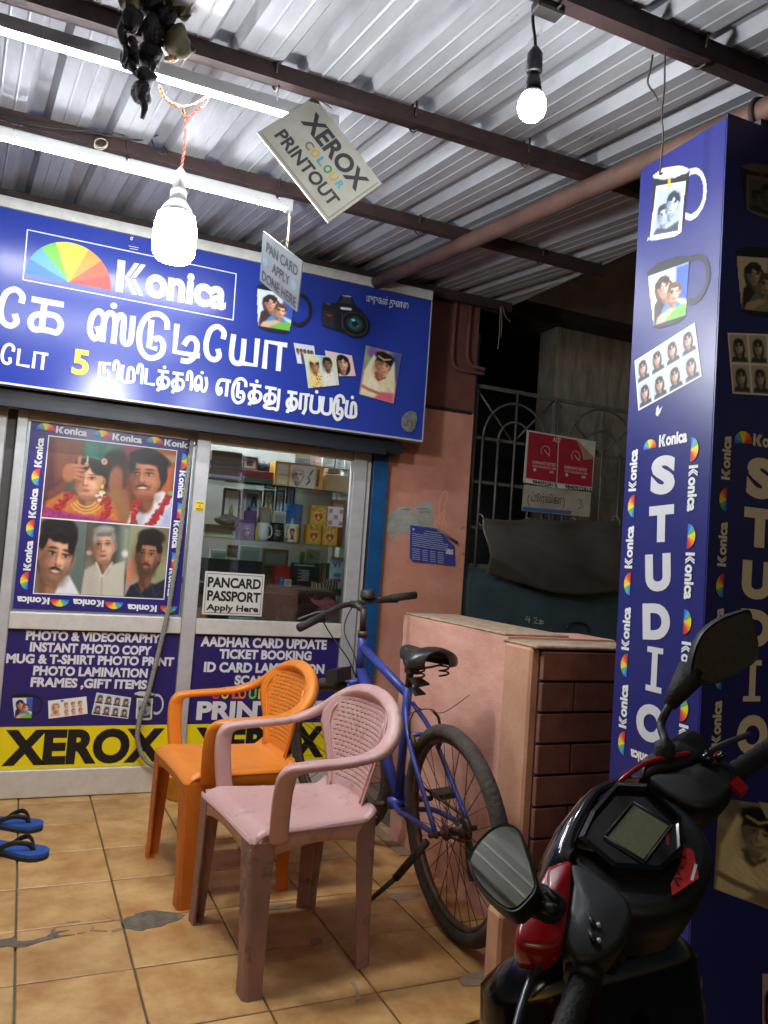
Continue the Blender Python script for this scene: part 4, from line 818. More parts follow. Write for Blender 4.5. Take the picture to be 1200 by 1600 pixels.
for ch, x, cc in (('C', 330, (214, 60, 60)), ('O', 345, (240, 200, 50)), ('L', 362, (230, 90, 60)), ('O', 372, (236, 120, 50)), ('U', 388, (120, 190, 60)), ('R', 403, (240, 214, 40))): B2.text(ch, (x, 1092), (x + 12, 1092), 16, ink(*cc), .035)
B2y = Board(y2, (0, -.006, 0), (1, 0, 0), (0, 0, 1), (0, -1, 0)); B2y.text('XEROX', (301, 1189), (505, 1183), 52, BLK, .050)

# ================================================================== poster in the left window
po = thing('photo_poster', 'blue bordered poster of a wedding couple above three men in the window', 'poster', (.3, -.006, .84))
PXL, PXR, PZB, PZT = -.1019 + .004, .6365 - .002, .8345 + .004, 1.702
mb = MB(); mb.box((PXL, -.006, PZB), (PXR, .002, PZT)); mb.build('poster_sheet', pmat('poster_blue', rgb(48, 40, 126), .32, noise=(4, rgb(42, 34, 112), .3), bump=(6, .05)), po)
B = Board(po, (0, -.006, 0), (1, 0, 0), (0, 0, 1), (0, -1, 0))
q = [B.uv(77, 681), B.uv(276.5, 705.5), B.uv(254.5, 936), B.uv(53, 926)]
u0, u1, v1, v0 = (q[0][0] + q[3][0]) / 2, (q[1][0] + q[2][0]) / 2, (q[0][1] + q[1][1]) / 2, (q[2][1] + q[3][1]) / 2
B.rect_uv(u0 - .004, v0 - .004, u1 + .004, v1 + .004, WHT, 'white_margin'); vm = v0 + (v1 - v0) * .478
B.photo([(u0, v1), (u1, v1), (u1, vm + .003), (u0, vm + .003)], pic_wedding(), 'wedding_photo', uv=True)
ua = u0 + (u1 - u0) * .345; ub = u0 + (u1 - u0) * .685
B.photo([(u0, vm - .003), (ua, vm - .003), (ua, v0), (u0, v0)], pic_man_smile(), 'portrait_photo', uv=True); B.photo([(ua, vm - .003), (ub, vm - .003), (ub, v0), (ua, v0)], pic_man_grey(), 'portrait_photo', uv=True); B.photo([(ub, vm - .003), (u1, vm - .003), (u1, v0), (ub, v0)], pic_man_beard(), 'portrait_photo', uv=True)
PL, PH, PR = .135, .032, .040
border_run(B, [('f', 72, 667), ('k', 112, 674), ('f', 160, 678), ('k', 199, 685), ('f', 242, 688), ('k', 279, 694)], -.01, PL, PH, PR)
border_run(B, [('f', 38, 907), ('k', 44, 868), ('f', 47, 825), ('k', 52, 786), ('f', 55.5, 745), ('k', 61, 707)], math.pi / 2, PL, PH, PR)
border_run(B, [('f', 288.5, 721), ('k', 284, 757), ('f', 282, 798), ('k', 275, 835), ('f', 273, 876), ('k', 268, 910)], -math.pi / 2, PL, PH, PR)
border_run(B, [('k', 52, 938), ('f', 93, 942), ('k', 138, 942), ('f', 178, 946), ('k', 222, 950), ('f', 263, 952)], math.pi - .01, PL, PH, PR)

# ================================================================== print on the two faces of the pillar
PW_ = ink(214, 216, 220)
B = Board(side, (PX, 0, 0), (0, -1, 0), (0, 0, 1), (-1, 0, 0))
B.photo([(1018, 262), (1114, 246), (1110, 364), (1004, 384)], pic_mug('white'), 'printed_mug'); B.text('Happy Birthday', (1012, 377), (1058, 366), 6, WHT, 0.01)
B.photo([(1006, 416), (1120, 374), (1116, 490), (1012, 524)], pic_mug('black'), 'printed_mug')
B.photo([(992, 564), (1086, 504), (1097, 588), (998, 642)], pic_sheet())
c1 = B.uv(1030, 699); c2 = B.uv(1074, 691); brand(B, c1, math.atan2(*(c2 - c1)[::-1]), np.linalg.norm(c2 - c1), np.linalg.norm(B.uv(1030, 680) - c1)); B.fan(B.uv(1016, 701), .024, 0.05)
B.poly([(1026, 638), (1029, 633), (1031, 640), (1036, 634), (1032, 645), (1028, 651), (1025, 648)], PW_, 'torn_patch')
for ch, a, b, h in (('S', (1016, 773), (1054, 771), 58), ('T', (1014, 848), (1053, 846), 56), ('U', (1009, 924), (1049, 923), 57), ('D', (1005, 999), (1048, 1001), 56), ('I', (1009, 1078), (1034, 1080), 56), ('O', (997, 1158), (1042, 1161), 57)):
    if ch != 'I': B.text(ch, a, b, h, PW_, .062)
    else:
        a, b = B.uv(*a), B.uv(*b); H = .110; W = (b - a)[0]
        for r_ in ((0, 0, 1, .13), (.32, .13, .68, .87), (0, .87, 1, 1)): B.rect_uv(a[0] + W * r_[0], a[1] + H * r_[1], a[0] + W * r_[2], a[1] + H * r_[3], PW_, 'lettering')
L_, H_, R2 = .112, .030, .030
border_run(B, [('k', 990, 735), ('f', 987, 791), ('k', 984, 855), ('f', 981, 912), ('k', 979, 982), ('f', 976, 1039), ('k', 975, 1103), ('f', 972, 1160)], math.pi / 2, L_, H_, R2)
border_run(B, [('f', 1086, 702), ('k', 1083, 763), ('f', 1081, 838), ('k', 1078, 900), ('f', 1075, 972), ('k', 1072, 1040), ('f', 1070, 1108), ('k', 1068, 1170)], -math.pi / 2, L_, H_, R2)
cc = B.uv(1025, 1183); brand(B, cc, math.pi, .088, .026)
B = Board(front, (0, PYF - .004, 0), (1, 0, 0), (0, 0, 1), (0, -1, 0)); PD = ink(226, 218, 190)  # white lettering, yellowed here to carry the warm street light
u1_ = 1.60
B.photo([(1150, 250), (1262, 262), (1256, 366), (1154, 330)], pic_mug('white', .6, .45), 'printed_mug'); B.photo([(1142, 380), (1262, 388), (1258, 506), (1146, 494)], pic_mug('black', .8, .9), 'printed_mug'); B.photo([(1136, 520), (1256, 524), (1260, 622), (1144, 615)], pic_sheet((200, 196, 180), .9, .95))  # front pictures: the face's weak warm light is mixed into their colours
c1 = B.uv(1176, 696); brand(B, c1, 0.0, .12, .030, PD); B.fan(B.uv(1161, 693), .030, .1)
for ch, a, b, h in (('S', (1164, 775), (1208, 783), 64), ('T', (1160, 853), (1210, 858), 62), ('U', (1157, 934), (1204, 938), 60), ('D', (1154, 1010), (1204, 1013), 60), ('O', (1148, 1178), (1196, 1180), 62)): B.text(ch, a, b, h, PD, .062)
a, b = B.uv(1160, 1096), B.uv(1187, 1097); H = .098; W = (b - a)[0]
for r_ in ((0, 0, 1, .13), (.32, .13, .68, .87), (0, .87, 1, 1)): B.rect_uv(a[0] + W * r_[0], a[1] + H * r_[1], a[0] + W * r_[2], a[1] + H * r_[3], PD, 'lettering')
border_run(B, [('k', 1134, 715), ('f', 1129, 780), ('k', 1128, 850), ('f', 1124, 915), ('k', 1122, 985), ('f', 1121, 1058), ('k', 1119, 1130), ('f', 1117, 1190)], math.pi / 2, .105, .028, .028, mat=PD)
B.photo([(1122, 1246), (1238, 1262), (1232, 1432), (1114, 1388)], pic_bride(.95), 'printed_bride'); B.photo([(1190, 1520), (1262, 1530), (1262, 1640), (1190, 1620)], pic_women() * .8)  # toned down for the same dim warm light
B.poly([(1184, 1252), (1240, 1262), (1240, 1290), (1196, 1278)], ink(150, 160, 130), 'printed_shape')

# ================================================================== papers on the wall, boards on the gate
tp = MB(); zz = [(200, 640), (214, 622), (232, 612), (250, 606), (262, 594), (290, 584), (300, 575), (330, 562), (375, 550), (392, 560), (408, 572), (420, 588), (440, 608), (458, 616), (470, 606), (452, 592), (440, 578), (440, 552), (462, 548), (480, 530), (510, 518), (540, 515), (566, 525), (580, 540), (584, 640), (585, 722), (410, 722), (396, 770), (360, 772), (330, 770), (300, 790), (268, 786), (250, 800), (236, 786), (240, 762), (222, 766), (205, 756), (203, 700)]
tp.prism([at(560 + x / 5, 680 + y / 5, 1, -.0005) for x, y in zz], (0, -.0008, 0)); o = tp.build('torn_paper', pmat('old_paper', rgb(176, 178, 172), .85, noise=(20, rgb(140, 138, 130), .25), wear=(30, rgb(96, 88, 80), .7)), None, base=at(640, 830, 1, 0)); tag(o, 'torn grey white paper scraps stuck to the orange wall', 'paper')
sc_ = MB(); sc_.prism([at(560 + x / 5, 680 + y / 5, 1, -.0005) for x, y in [(175, 850), (195, 840), (215, 852), (222, 880), (205, 908), (185, 896)]], (0, -.0008, 0)); sc_.prism([at(560 + x / 5, 680 + y / 5, 1, -.0005) for x, y in [(248, 832), (280, 800), (310, 832)]], (0, -.0008, 0)); sc_.prism([at(560 + x / 5, 680 + y / 5, 1, -.0005) for x, y in [(210, 535), (222, 528), (240, 542), (232, 552)]], (0, -.0008, 0)); x_ = sc_.build('paper_scrap', MATS['old_paper'], o, base=o.location)
B = Board(o, (0, -.0014, 0), (1, 0, 0), (0, 0, 1), (0, -1, 0)); B.d = .0003
for a, b in (((627, 796), (641, 797)), ((651, 795), (669, 795)), ((656, 800), (672, 800))): B.strokes([[B.uv(a[0] + (b[0] - a[0]) * t, a[1] + math.sin(t * 40) * 1.0) for t in np.linspace(0, 1, 22)]], .0012, ink(40, 60, 66), 'small_print')
nt_ = thing('blue_notice', 'blue printed notice with curled corner on the orange wall', 'notice', tuple(at(676, 880, 1, 0)))
mb = MB(); TLn, TRn, BRn, BLn = at(641, 820.5, 1, -.004), at(714, 831, 1, -.004), at(711, 886, 1, -.01), at(639.5, 876, 1, -.006)
nz = [at(641, 820.5, 1, -.003), at(683, 826, 1, -.003), at(702, 846, 1, -.003), at(710, 853, 1, -.004), at(711, 884, 1, -.008), at(678, 880, 1, -.006), at(645, 877, 1, -.008), at(640, 872, 1, -.006)]
mb.prism(nz, (0, -.0012, 0)); nb = mb.build('sheet', pmat('notice_blue', rgb(52, 66, 150), .55, noise=(12, rgb(44, 56, 132), .3)), nt_)
mb = MB(); mb.tube([at(684, 827, 1, -.008), at(714, 848, 1, -.012)], .0085, 10); mb.build('curled_corner', pmat('notice_back', rgb(120, 112, 100), .8), nt_)
B = Board(nt_, (0, -.0048, 0), (1, 0, 0), (0, 0, 1), (0, -1, 0)); B.d = .0008; NP = ink(186, 192, 216)
B.put('round_mark', [B.uv(646, 827) + .0065 * np.array((math.cos(t), math.sin(t))) for t in np.linspace(0, 6.283, 12, False)], [tuple(range(12))], NP)
B.o.y = -.0095
rows = [(664, 690, 826.5), (662, 690, 830)] + [(644, 692 + (k > 2) * 8, 833 + 3.1 * k) for k in range(7)] + [(644, 690, 856.5 + 3.2 * k) for k in range(6)]
paths = []
for k, (xa, xb, y) in enumerate(rows):
    segs = [(xa, xb)] if k < 9 else [(644, 656), (660, 668), (672, 680), (684, 693)]
    for s0, s1 in segs:
        n = max(4, int((s1 - s0) * .8)); paths.append([B.uv(x, y + (x - 641) * .145 + random.uniform(-.5, .5)) for x in np.linspace(s0, s1, n)])
B.strokes(paths, .0014, NP, 'small_print')
B.poly([(697, 857), (708, 859), (707.5, 867), (696, 865)], ink(206, 208, 206), 'stamp_box'); B.strokes([[B.uv(696, 863), B.uv(699, 856), B.uv(700, 865), B.uv(704, 858), B.uv(705, 866), B.uv(708, 860)]], .0022, BLK, 'stamp')

ad = thing('red_advert_board', 'red advertisement board with two gauges and torn corner on the gate', 'sign', tuple(at(872, 760, 1, .02)))
AY = .028
cr = [(824, 671.5), (931, 690), (925, 767), (818, 754)]
mb = MB(); mb.prism([at(x, y, 1, AY) for x, y in cr], (0, .006, 0)); mb.build('board', pmat('advert_white', rgb(206, 204, 200), .5, noise=(20, rgb(170, 164, 156), .3)), ad)
B = Board(ad, (0, AY, 0), (1, 0, 0), (0, 0, 1), (0, -1, 0)); RED = pmat('advert_red', rgb(170, 36, 54), .45, noise=(8, rgb(150, 28, 48), .3)); LR = ink(228, 190, 190)
B.poly([(826.5, 674.5), (872, 682.5), (869, 754), (821.5, 746.5)], RED, 'red_print'); B.poly([(873.5, 683), (900, 687.5), (914, 706), (927, 713), (924.5, 761), (870.5, 754.5)], RED, 'red_print')
B.poly([(821, 747.5), (869, 755), (868.6, 762.5), (820.5, 754)], ink(214, 212, 206), 'white_strip'); B.poly([(871, 755.5), (924.3, 762.5), (924, 769.5 - 3), (870.6, 762.8)], ink(214, 212, 206), 'white_strip')
for cx_, cy_ in ((852, 705), (899, 713)):
    for r_ in (.041, .033): c = B.uv(cx_, cy_); B.strokes([[c + r_ * np.array((math.cos(t), math.sin(t))) for t in np.linspace(-.7, 3.9, 26)]], .0016, ink(240, 150, 140) if r_ < .04 else ink(120, 20, 36), 'gauge')
    c = B.uv(cx_, cy_); B.strokes([[c + .026 * np.array((math.cos(t), math.sin(t))), c + .031 * np.array((math.cos(t), math.sin(t)))] for t in np.linspace(-.6, 3.8, 12)], .001, LR, 'gauge'); B.strokes([[c + np.array((-.008, .006)), c + np.array((.03, -.026))]], .0022, LR, 'gauge_needle')
B.text('ACT', (863, 690), (876, 692), 7, LR, .03)
for dx, dy in ((0, 0), (50, 8)):
    B.text("CHENNAI'S FASTEST", (831 + dx, 724 + dy), (868 + dx * .98, 729 + dy), 4.6, LR, .02); B.text('WIRED BROADBAND IS HERE', (831 + dx, 729.5 + dy), (868 + dx * .98, 734.5 + dy), 3.6, LR, .01)
    c = B.uv(835 + dx, 734 + dy); B.put('diamond_mark', [c + .0125 * np.array(q) for q in ((-1, 0), (0, -1), (1, 0), (0, 1))], [(0, 1, 2, 3)], ink(214, 196, 196)); c = B.uv(861 + dx, 738 + dy); B.rect_uv(c[0] - .013, c[1] - .006, c[0] + .016, c[1] + .007, LR, 'price_box'); B.text_uv('500', c + np.array((-.01, -.003)), (.022, -.002), .007, RED, .03)
B.text('9840922813', (831, 755.5), (868, 761), 6, BLK, .02); B.text('9840922813', (882, 763), (923, 768.5), 6, BLK, .02)
mb = MB(); mb.prism([at(x, y, 1, AY - .004) for x, y in [(900, 686), (929, 717), (912, 719), (908, 704)]], (0, -.003, 0)); mb.build('peeled_corner', pmat('peel', rgb(150, 130, 104), .7), ad)
ts = thing('tin_sign', 'rusty white tin sign with Tamil name under the red board', 'sign', tuple(at(868, 805, 1, .03)))
mb = MB(); mb.prism([at(x, y, 1, .034) for x, y in [(819, 757), (924, 769), (921, 808), (815.5, 798)]], (0, .005, 0)); mb.build('plate', pmat('rusty_tin', rgb(182, 178, 164), .6, noise=(9, rgb(146, 134, 112), .25), wear=(14, rgb(112, 72, 46), .62)), ts)
B = Board(ts, (0, .034, 0), (1, 0, 0), (0, 0, 1), (0, -1, 0)); B.text('பூர்விகா', (830, 783), (877, 788), 12, ink(40, 40, 44), 0.0); B.poly([(816.5, 791.5), (893, 798.5), (892, 804), (816, 797.5)], ink(70, 100, 160), 'blue_strip')
B.strokes([[B.uv(826, 773), B.uv(824, 782), B.uv(826, 790)], [B.uv(880, 778), B.uv(882, 786), B.uv(879, 794)], [B.uv(903, 780), B.uv(909, 783), B.uv(906, 787), B.uv(910, 792), B.uv(903, 795)]], .002, ink(50, 50, 54), 'lettering')

# ================================================================== white card in the right window
pc = thing('pancard_sign', 'white card with bold black lettering taped inside the window frame', 'sign', tuple(at(365, 963, 1, -.006)))
q = [at(x, y, 1, -.006) for x, y in [(321, 892), (413, 898), (409, 963), (315, 960)]]; x0, x1 = (q[0].x + q[3].x) / 2, (q[1].x + q[2].x) / 2; z1, z0 = (q[0].z + q[1].z) / 2, (q[2].z + q[3].z) / 2
mb = MB(); mb.box((x0, -.0085, z0), (x1, -.0045, z1)); mb.build('card', pmat('card_white', rgb(216, 216, 212), .45, noise=(14, rgb(196, 194, 188), .3)), pc)
B = Board(pc, (0, -.0085, 0), (1, 0, 0), (0, 0, 1), (0, -1, 0)); m_ = .010
B.strokes([[(x0 + m_, z0 + m_), (x1 - m_, z0 + m_)], [(x1 - m_, z0 + m_), (x1 - m_, z1 - m_)], [(x1 - m_, z1 - m_), (x0 + m_, z1 - m_)], [(x0 + m_, z1 - m_), (x0 + m_, z0 + m_)]], .0011, BLK, 'printed_line')
B.text('PANCARD', (324, 917), (407, 921), 16, BLK, .035); B.text('PASSPORT', (323, 938), (406, 942), 16, BLK, .035); B.text('Apply Here', (322, 953), (403, 957), 10, BLK, .03)
st = MB(); c = at(312, 791, 1, -.034); st.box((c.x - .022, -.0345, c.z - .026), (c.x + .022, -.0325, c.z + .026)); o = st.build('yellow_sticker', pmat('sticker_yellow', rgb(236, 206, 40), .5), None, base=(c.x, -.0335, c.z)); tag(o, 'small yellow printed sticker on the middle aluminium stile', 'sticker')
B = Board(o, (0, -.0345, 0), (1, 0, 0), (0, 0, 1), (0, -1, 0)); B.d = .0003; o['base'] = list(o.location)
B.strokes([[(c.x - .016 + .032 * t, c.z + z + .002 * math.sin(30 * t)) for t in np.linspace(0, 1, 14)] for z in (.016, -.012, -.019)], .0016, BLK, 'small_print'); B.strokes([[(c.x - .004, c.z - .002), (c.x + .004, c.z + .008), (c.x + .002, c.z - .002)]], .002, ink(200, 60, 40), 'small_print')
# ================================================================== lamps
M_tubefix = pmat('white_fixture', rgb(220, 222, 224), .4)
def tube_light(y, z, x1, label):
    t = thing('tube_light', label, 'lamp', (x1 - .6, y, z), 'fluorescent tubes under the awning')
    x0 = x1 - 1.22
    mb = MB(); arc = [(math.radians(a)) for a in range(-20, 201, 20)]; mb.grid(lambda u, v: (x0 + .03 + (x1 - x0 - .06) * u, y + .0145 * math.cos(math.radians(-4 + 188 * v)), z - .0145 * math.sin(math.radians(-4 + 188 * v))), 1, 11, True); mb.build('glass_tube', emat('tube_glow', (.93, .97, 1.0), TUBE_E), t)
    mb = MB(); mb.box((x0 + .028, y - .0185, z + .0016), (x1 - .028, y + .0185, z + .030)); mb.box((x0 + .028, y - .0185, z - .0065), (x1 - .028, y - .0152, z + .0015)); mb.box((x0 + .028, y + .0152, z - .0065), (x1 - .028, y + .0185, z + .0015)); mb.build('batten', M_tubefix, t)  # side lips added to keep the tube's light off the roof
    for x in (x0, x1 - .028): mb = MB(); mb.bbox((x, y - .019, z - .0165), (x + .0275, y + .019, z + .031), .003); mb.build('end_cap', M_tubefix, t)
    for x in (x0 + .2, x0 + .62, x1 - .2): mb = MB(); mb.tube([(x, y - .02, z + .02), (x, y - .022, z + .06), (x, y, z + .12)], .0022, 5); mb.build('hanger', M_tubefix, t)
    return t
tube_light(-1.655, 2.497, .722, 'glowing fluorescent tube nearer the street above the hanging white signs')
tube_light(-.893, 2.558, .80, 'glowing fluorescent tube just above and in front of the shop sign')
def bulb(c, r, hl, name, label, strength, cord, cordmat, big):
    t = thing(name, label, 'lamp', (c[0], c[1], c[2]))
    if big: prof = [(-1.12 * hl, .02 * r), (-1.10 * hl, .45 * r), (-1.02 * hl, .78 * r), (-.80 * hl, .97 * r), (-.4 * hl, 1.0 * r), (.1 * hl, .98 * r), (.5 * hl, .86 * r), (.82 * hl, .60 * r), (1.0 * hl, .40 * r)]
    else: prof = [(-1.0 * r, .05 * r), (-.96 * r, .3 * r), (-.8 * r, .6 * r), (-.5 * r, .87 * r), (0, r), (.4 * r, .95 * r), (.8 * r, .78 * r), (1.1 * r, .6 * r)]
    cutn = 7 if big else 7; body = prof[cutn - 1:]; prof_all = prof; prof = prof[:cutn]
    mb = MB(); mb.lathe((c[0], c[1], c[2] + .0008), (0, 0, 1), [(d, r2 * 1.01) for d, r2 in body], 20); mb.build('housing', M_tubefix, t)
    mb = MB(); mb.lathe(c, (0, 0, 1), prof, 20); mb.build('glass_globe', emat(name + '_glow', (.94, .97, 1.0), strength), t)
    prof = prof_all; top = c[2] + prof[-1][0] + .0012; rr = prof[-1][1]
    mb = MB(); mb.lathe((c[0], c[1], top + .0006), (0, 0, 1), [(0, rr * 1.02), (.03, rr * .95), (.036, rr * .6)] if big else [(0, rr * 1.05), (.03, rr * .8), (.045, rr * .55)], 18); mb.build('base_collar', M_tubefix if big else pmat('black_plastic', rgb(30, 30, 34), .4), t)
    mb = MB(); h0 = top + (.036 if big else .045); mb.lathe((c[0], c[1], h0), (0, 0, 1), [(0, .016), (.004, .019), (.045, .018), (.06, .009), (.066, .004)], 16); mb.build('holder', pmat('holder_white', rgb(200, 200, 200), .45) if big else MATS['black_plastic'], t)
    return t, h0 + .066
tb, zt = bulb((.272, -1.60, 2.085), .062, .085, 'large_bulb', 'large glowing LED bulb hanging in front of the blue sign', BULB_BIG_E, None, None, True)
M_redwire = pmat('red_wire', rgb(198, 60, 44), .5); M_yelwire = pmat('yellow_wire', rgb(226, 190, 70), .5)
pt = at(288, 270, 1, -1.60); path = [(.272, -1.60, zt), tuple(at(288, 230, 1, -1.60)), tuple(at(291, 190, 1, -1.61)), tuple(at(300, 178, 1, -1.62)), tuple(at(318, 165, 1, -1.63)), tuple(at(326, 150, 1, -1.64))]
def twisted(path, name, parent, mats, r=.0022, turns=60):
    P = spline(path, 14); n = len(P)
    for k, m in enumerate(mats):
        ph = math.pi * k; Q = []
        for i, q in enumerate(P): a = turns * i / n + ph; Q.append((q[0] + .0028 * math.cos(a), q[1] + .002 * math.sin(a), q[2] + .0028 * math.sin(a)))
        mb = MB(); mb.tube(Q, r, 5); mb.build(name, m, parent)
twisted(path, 'cord', tb, (M_redwire, pmat('pink_wire', rgb(190, 110, 90), .5)))
twisted([tuple(at(291, 188, 1, -1.61)), tuple(at(283, 168, 1, -1.62)), tuple(at(266, 160, 1, -1.63)), tuple(at(256, 150, 1, -1.64)), tuple(at(249, 134, 1, -1.68))], 'cord', tb, (M_redwire, M_yelwire)); twisted([tuple(at(258, 152, 1, -1.62)), tuple(at(275, 166, 1, -1.62)), tuple(at(300, 164, 1, -1.63)), tuple(at(325, 151, 1, -1.64))], 'cord', tb, (M_yelwire, M_redwire))
c2 = at(831, 168, 1, -2.42); tb2, zt2 = bulb(tuple(c2), .033, .04, 'small_bulb', 'small glowing LED bulb on a black holder hanging from the purlin', BULB_SMALL_E, None, None, False)
mb = MB(); mb.tube(spline([(c2.x, c2.y, zt2 - .004), tuple(at(836, 60, 1, -2.42)), tuple(at(833, 24, 1, -2.42)), (c2.x + .0, -2.44, rz(-2.44) - .055)], 6), .004, 6); mb.build('cord', M_blackwire, tb2)
mb = MB(); mb.bbox((c2.x - .03, -2.475, rz(-2.45) - .075), (c2.x + .04, -2.435, rz(-2.45) - .05), .005); mb.build('clip', M_steelwire, tb2)
# lamp inside the shop
ti = thing('indoor_tube_light', 'ceiling tube light inside the shop behind the sign', 'lamp', (.7, .55, 2.3))
mb = MB(); mb.tube([(.1, .30, 2.20), (1.5, .30, 2.20)], .0135, 10); mb.build('glass_tube', emat('indoor_glow', (.93, .97, 1.0), INSIDE_E), ti)
mb = MB(); mb.bbox((.08, .28, 2.218), (1.52, .32, 2.25), .004); mb.build('batten', M_tubefix, ti)

# ================================================================== hanging boards
def hang_board(name, label, TL, TR, BL, thick, mat, cat='sign'):
    TL, TR, BL = Vector(TL), Vector(TR), Vector(BL); u = (TR - TL).normalized(); v = (TL - BL); v = (v - u * v.dot(u)).normalized(); n = u.cross(v)
    if n.dot(CAM - TL) < 0: n = -n
    t = thing(name, label, cat, tuple((TL + TR) / 2)); W = (TR - TL).length; H = (TL - BL).dot(v)
    mb = MB(); mb.prism([TL, TR, TR - v * H, TL - v * H], -n * thick); mb.build('board', mat, t)
    return t, Board(t, TL - v * H, u, v, n), W, H
def pxd(px, py, d): q = ray(px, py); return CAM + q * d
d0 = (at(505, 260, 1, -1.71) - CAM).dot(F_)
xs_, Bx, W, H = hang_board('printout_sign', 'dirty white board printed xerox colour printout hanging askew from the tube', pxd(491, 150, d0 + .03), pxd(597, 287, d0 + .076), pxd(411, 219, d0 - .044), .006, pmat('board_white', rgb(218, 218, 206), .5, noise=(10, rgb(190, 186, 168), .3), wear=(30, rgb(150, 142, 120), .72)))
Bx.strokes([[(.012, .012), (W - .012, .012), (W - .012, H - .012), (.012, H - .012), (.012, .012)]][:0] or [[(.01, .01), (W - .01, .01)], [(W - .01, .01), (W - .01, H - .01)]], .002, ink(160, 156, 138), 'printed_line')
GB = ink(70, 70, 72)
Bx.text_uv('XEROX', (W * .12, H * .60), (W * .80, 0), H * .27, GB, .035); Bx.text_uv('PRINTOUT', (W * .10, H * .16), (W * .80, 0), H * .19, GB, .03)
for k, (ch, cc) in enumerate(zip('COLOUR', ((150, 130, 90), (236, 190, 60), (90, 180, 220), (70, 170, 90), (240, 190, 50), (90, 190, 210)))): Bx.text_uv(ch, (W * (.31 + .088 * k), H * .42), (W * .07, 0), H * .12, ink(*cc), .03)
mb = MB(); mb.tube([pxd(493, 152, d0 + .06), (.70, -1.66, 2.55)], .0015, 5); mb.build('string', M_tubefix, xs_)
d1 = (at(440, 425, 1, -.90) - CAM).dot(F_)
ps, Bp, W, H = hang_board('pan_card_sign', 'small grey white board with faded lettering hanging by string below the tube', pxd(411, 361, d1 + .0), pxd(472.5, 409, d1 - .142), pxd(405, 438, d1 + .142), .005, pmat('board_grey', rgb(104, 107, 110), .5, noise=(9, rgb(88, 90, 92), .3), wear=(40, rgb(96, 96, 92), .72)))
GD = ink(44, 45, 50)
Bp.text_uv('PAN CARD', (W * .12, H * .66), (W * .80, 0), H * .2, GD, .02); Bp.text_uv('APPLY', (W * .30, H * .37), (W * .45, 0), H * .19, GD, .02); Bp.text_uv('DONE HERE', (W * .06, H * .06), (W * .90, 0), H * .2, GD, .02)
for x in (.12, .86): Bp.put('faded_mark', [np.array((W * x, H * .46)) + W * .07 * np.array((math.cos(t), math.sin(t))) for t in np.linspace(0, 6.28, 12, False)], [tuple(range(12))], ink(96, 116, 128))
for k in (0, 1): mb = MB(); mb.tube(spline([tuple(pxd(444 + 3 * k, 398, d1)), tuple(pxd(449 + 2 * k, 370, d1)), (.790 + .004 * k, -.893, 2.542)], 4), .0018, 5); mb.build('string', pmat('cream_string', rgb(206, 196, 150), .8), ps)
mb = MB(); mb.tube(spline([tuple(pxd(x, y, d1 - .02)) for x, y in ((437, 384), (441, 376), (449, 377), (454, 390), (452, 402))], 5), .0015, 5); mb.build('string', M_steelwire, ps)

# bundle of dried fruit and chillies against the evil eye
cb = at(238, 40, 1, -1.86); fb = thing('dried_fruit_bundle', 'dark bundle of dried lemons gourds and chillies hanging under the roof', 'charm', tuple(at(235, -30, 1, -1.86)))
M_df = pmat('dried_fruit', rgb(38, 33, 33), .75, noise=(30, rgb(20, 17, 18), .25), bump=(45, .9, .02)); M_dg = pmat('dried_green', rgb(92, 84, 44), .6, noise=(20, rgb(58, 50, 30), .25), bump=(50, .4, .008))
def fpx(x, y, dy=0): return at(x, y, 1, -1.86 + dy)
for x, y, r_, sq, m in ((207, 30, .030, (.8, .8, 1.1), 0), (240, 8, .030, (1, 1, 1), 0), (275, 66, .040, (.95, .95, 1.15), 1), (240, 48, .034, (.9, .9, 1.2), 0), (236, 86, .030, (.9, .9, 1.2), 0), (201, 92, .026, (.8, .8, 1.2), 0), (222, 145, .025, (1, 1, 1.15), 0), (283, 6, .036, (1, 1, 1), 1), (222, 2, .03, (1, 1, 1), 0), (228, 118, .022, (1.2, 1, .8), 0), (262, 30, .028, (.8, .8, 1.2), 0), (205, 5, .028, (1, .9, .9), 1)):
    mb = MB(); mb.sphere(tuple(fpx(x, y, random.uniform(-.02, .03))), r_, 18, 12, sq, .2); mb.build('dried_fruit', M_dg if m else M_df, fb)
for pts in ([(190, 40), (194, 60), (196, 84), (192, 100)], [(262, 20), (290, 22), (306, 18), (314, 30)], [(206, 62), (212, 80), (214, 100)], [(256, 52), (250, 70), (262, 40)], [(284, 60), (298, 74), (304, 80)], [(224, 158), (226, 170), (222, 186)], [(205, 100), (214, 116), (226, 122)], [(196, 30), (188, 50), (192, 70)], [(250, 78), (244, 96), (238, 110)]):
    mb = MB(); P = spline([tuple(fpx(x, y, random.uniform(-.01, .02))) for x, y in pts], 5); n = len(P); mb.tube(P, [.010 * (1 - .75 * i / n) + .002 for i in range(n)], 7); mb.build('dried_chilli', M_df, fb)
mb = MB(); mb.tube([tuple(fpx(240, -60)), tuple(fpx(238, 20)), tuple(fpx(236, 90)), tuple(fpx(226, 130))], .004, 6); mb.build('string', M_df, fb)
mb = MB(); mb.sphere(tuple(fpx(268, 90, -.03)), .008, 8, 6); mb.sphere(tuple(fpx(262, 92, -.03)), .008, 8, 6); mb.sphere(tuple(fpx(274, 91, -.03)), .007, 8, 6); mb.build('seed', pmat('seed_tan', rgb(150, 120, 76), .6), fb)

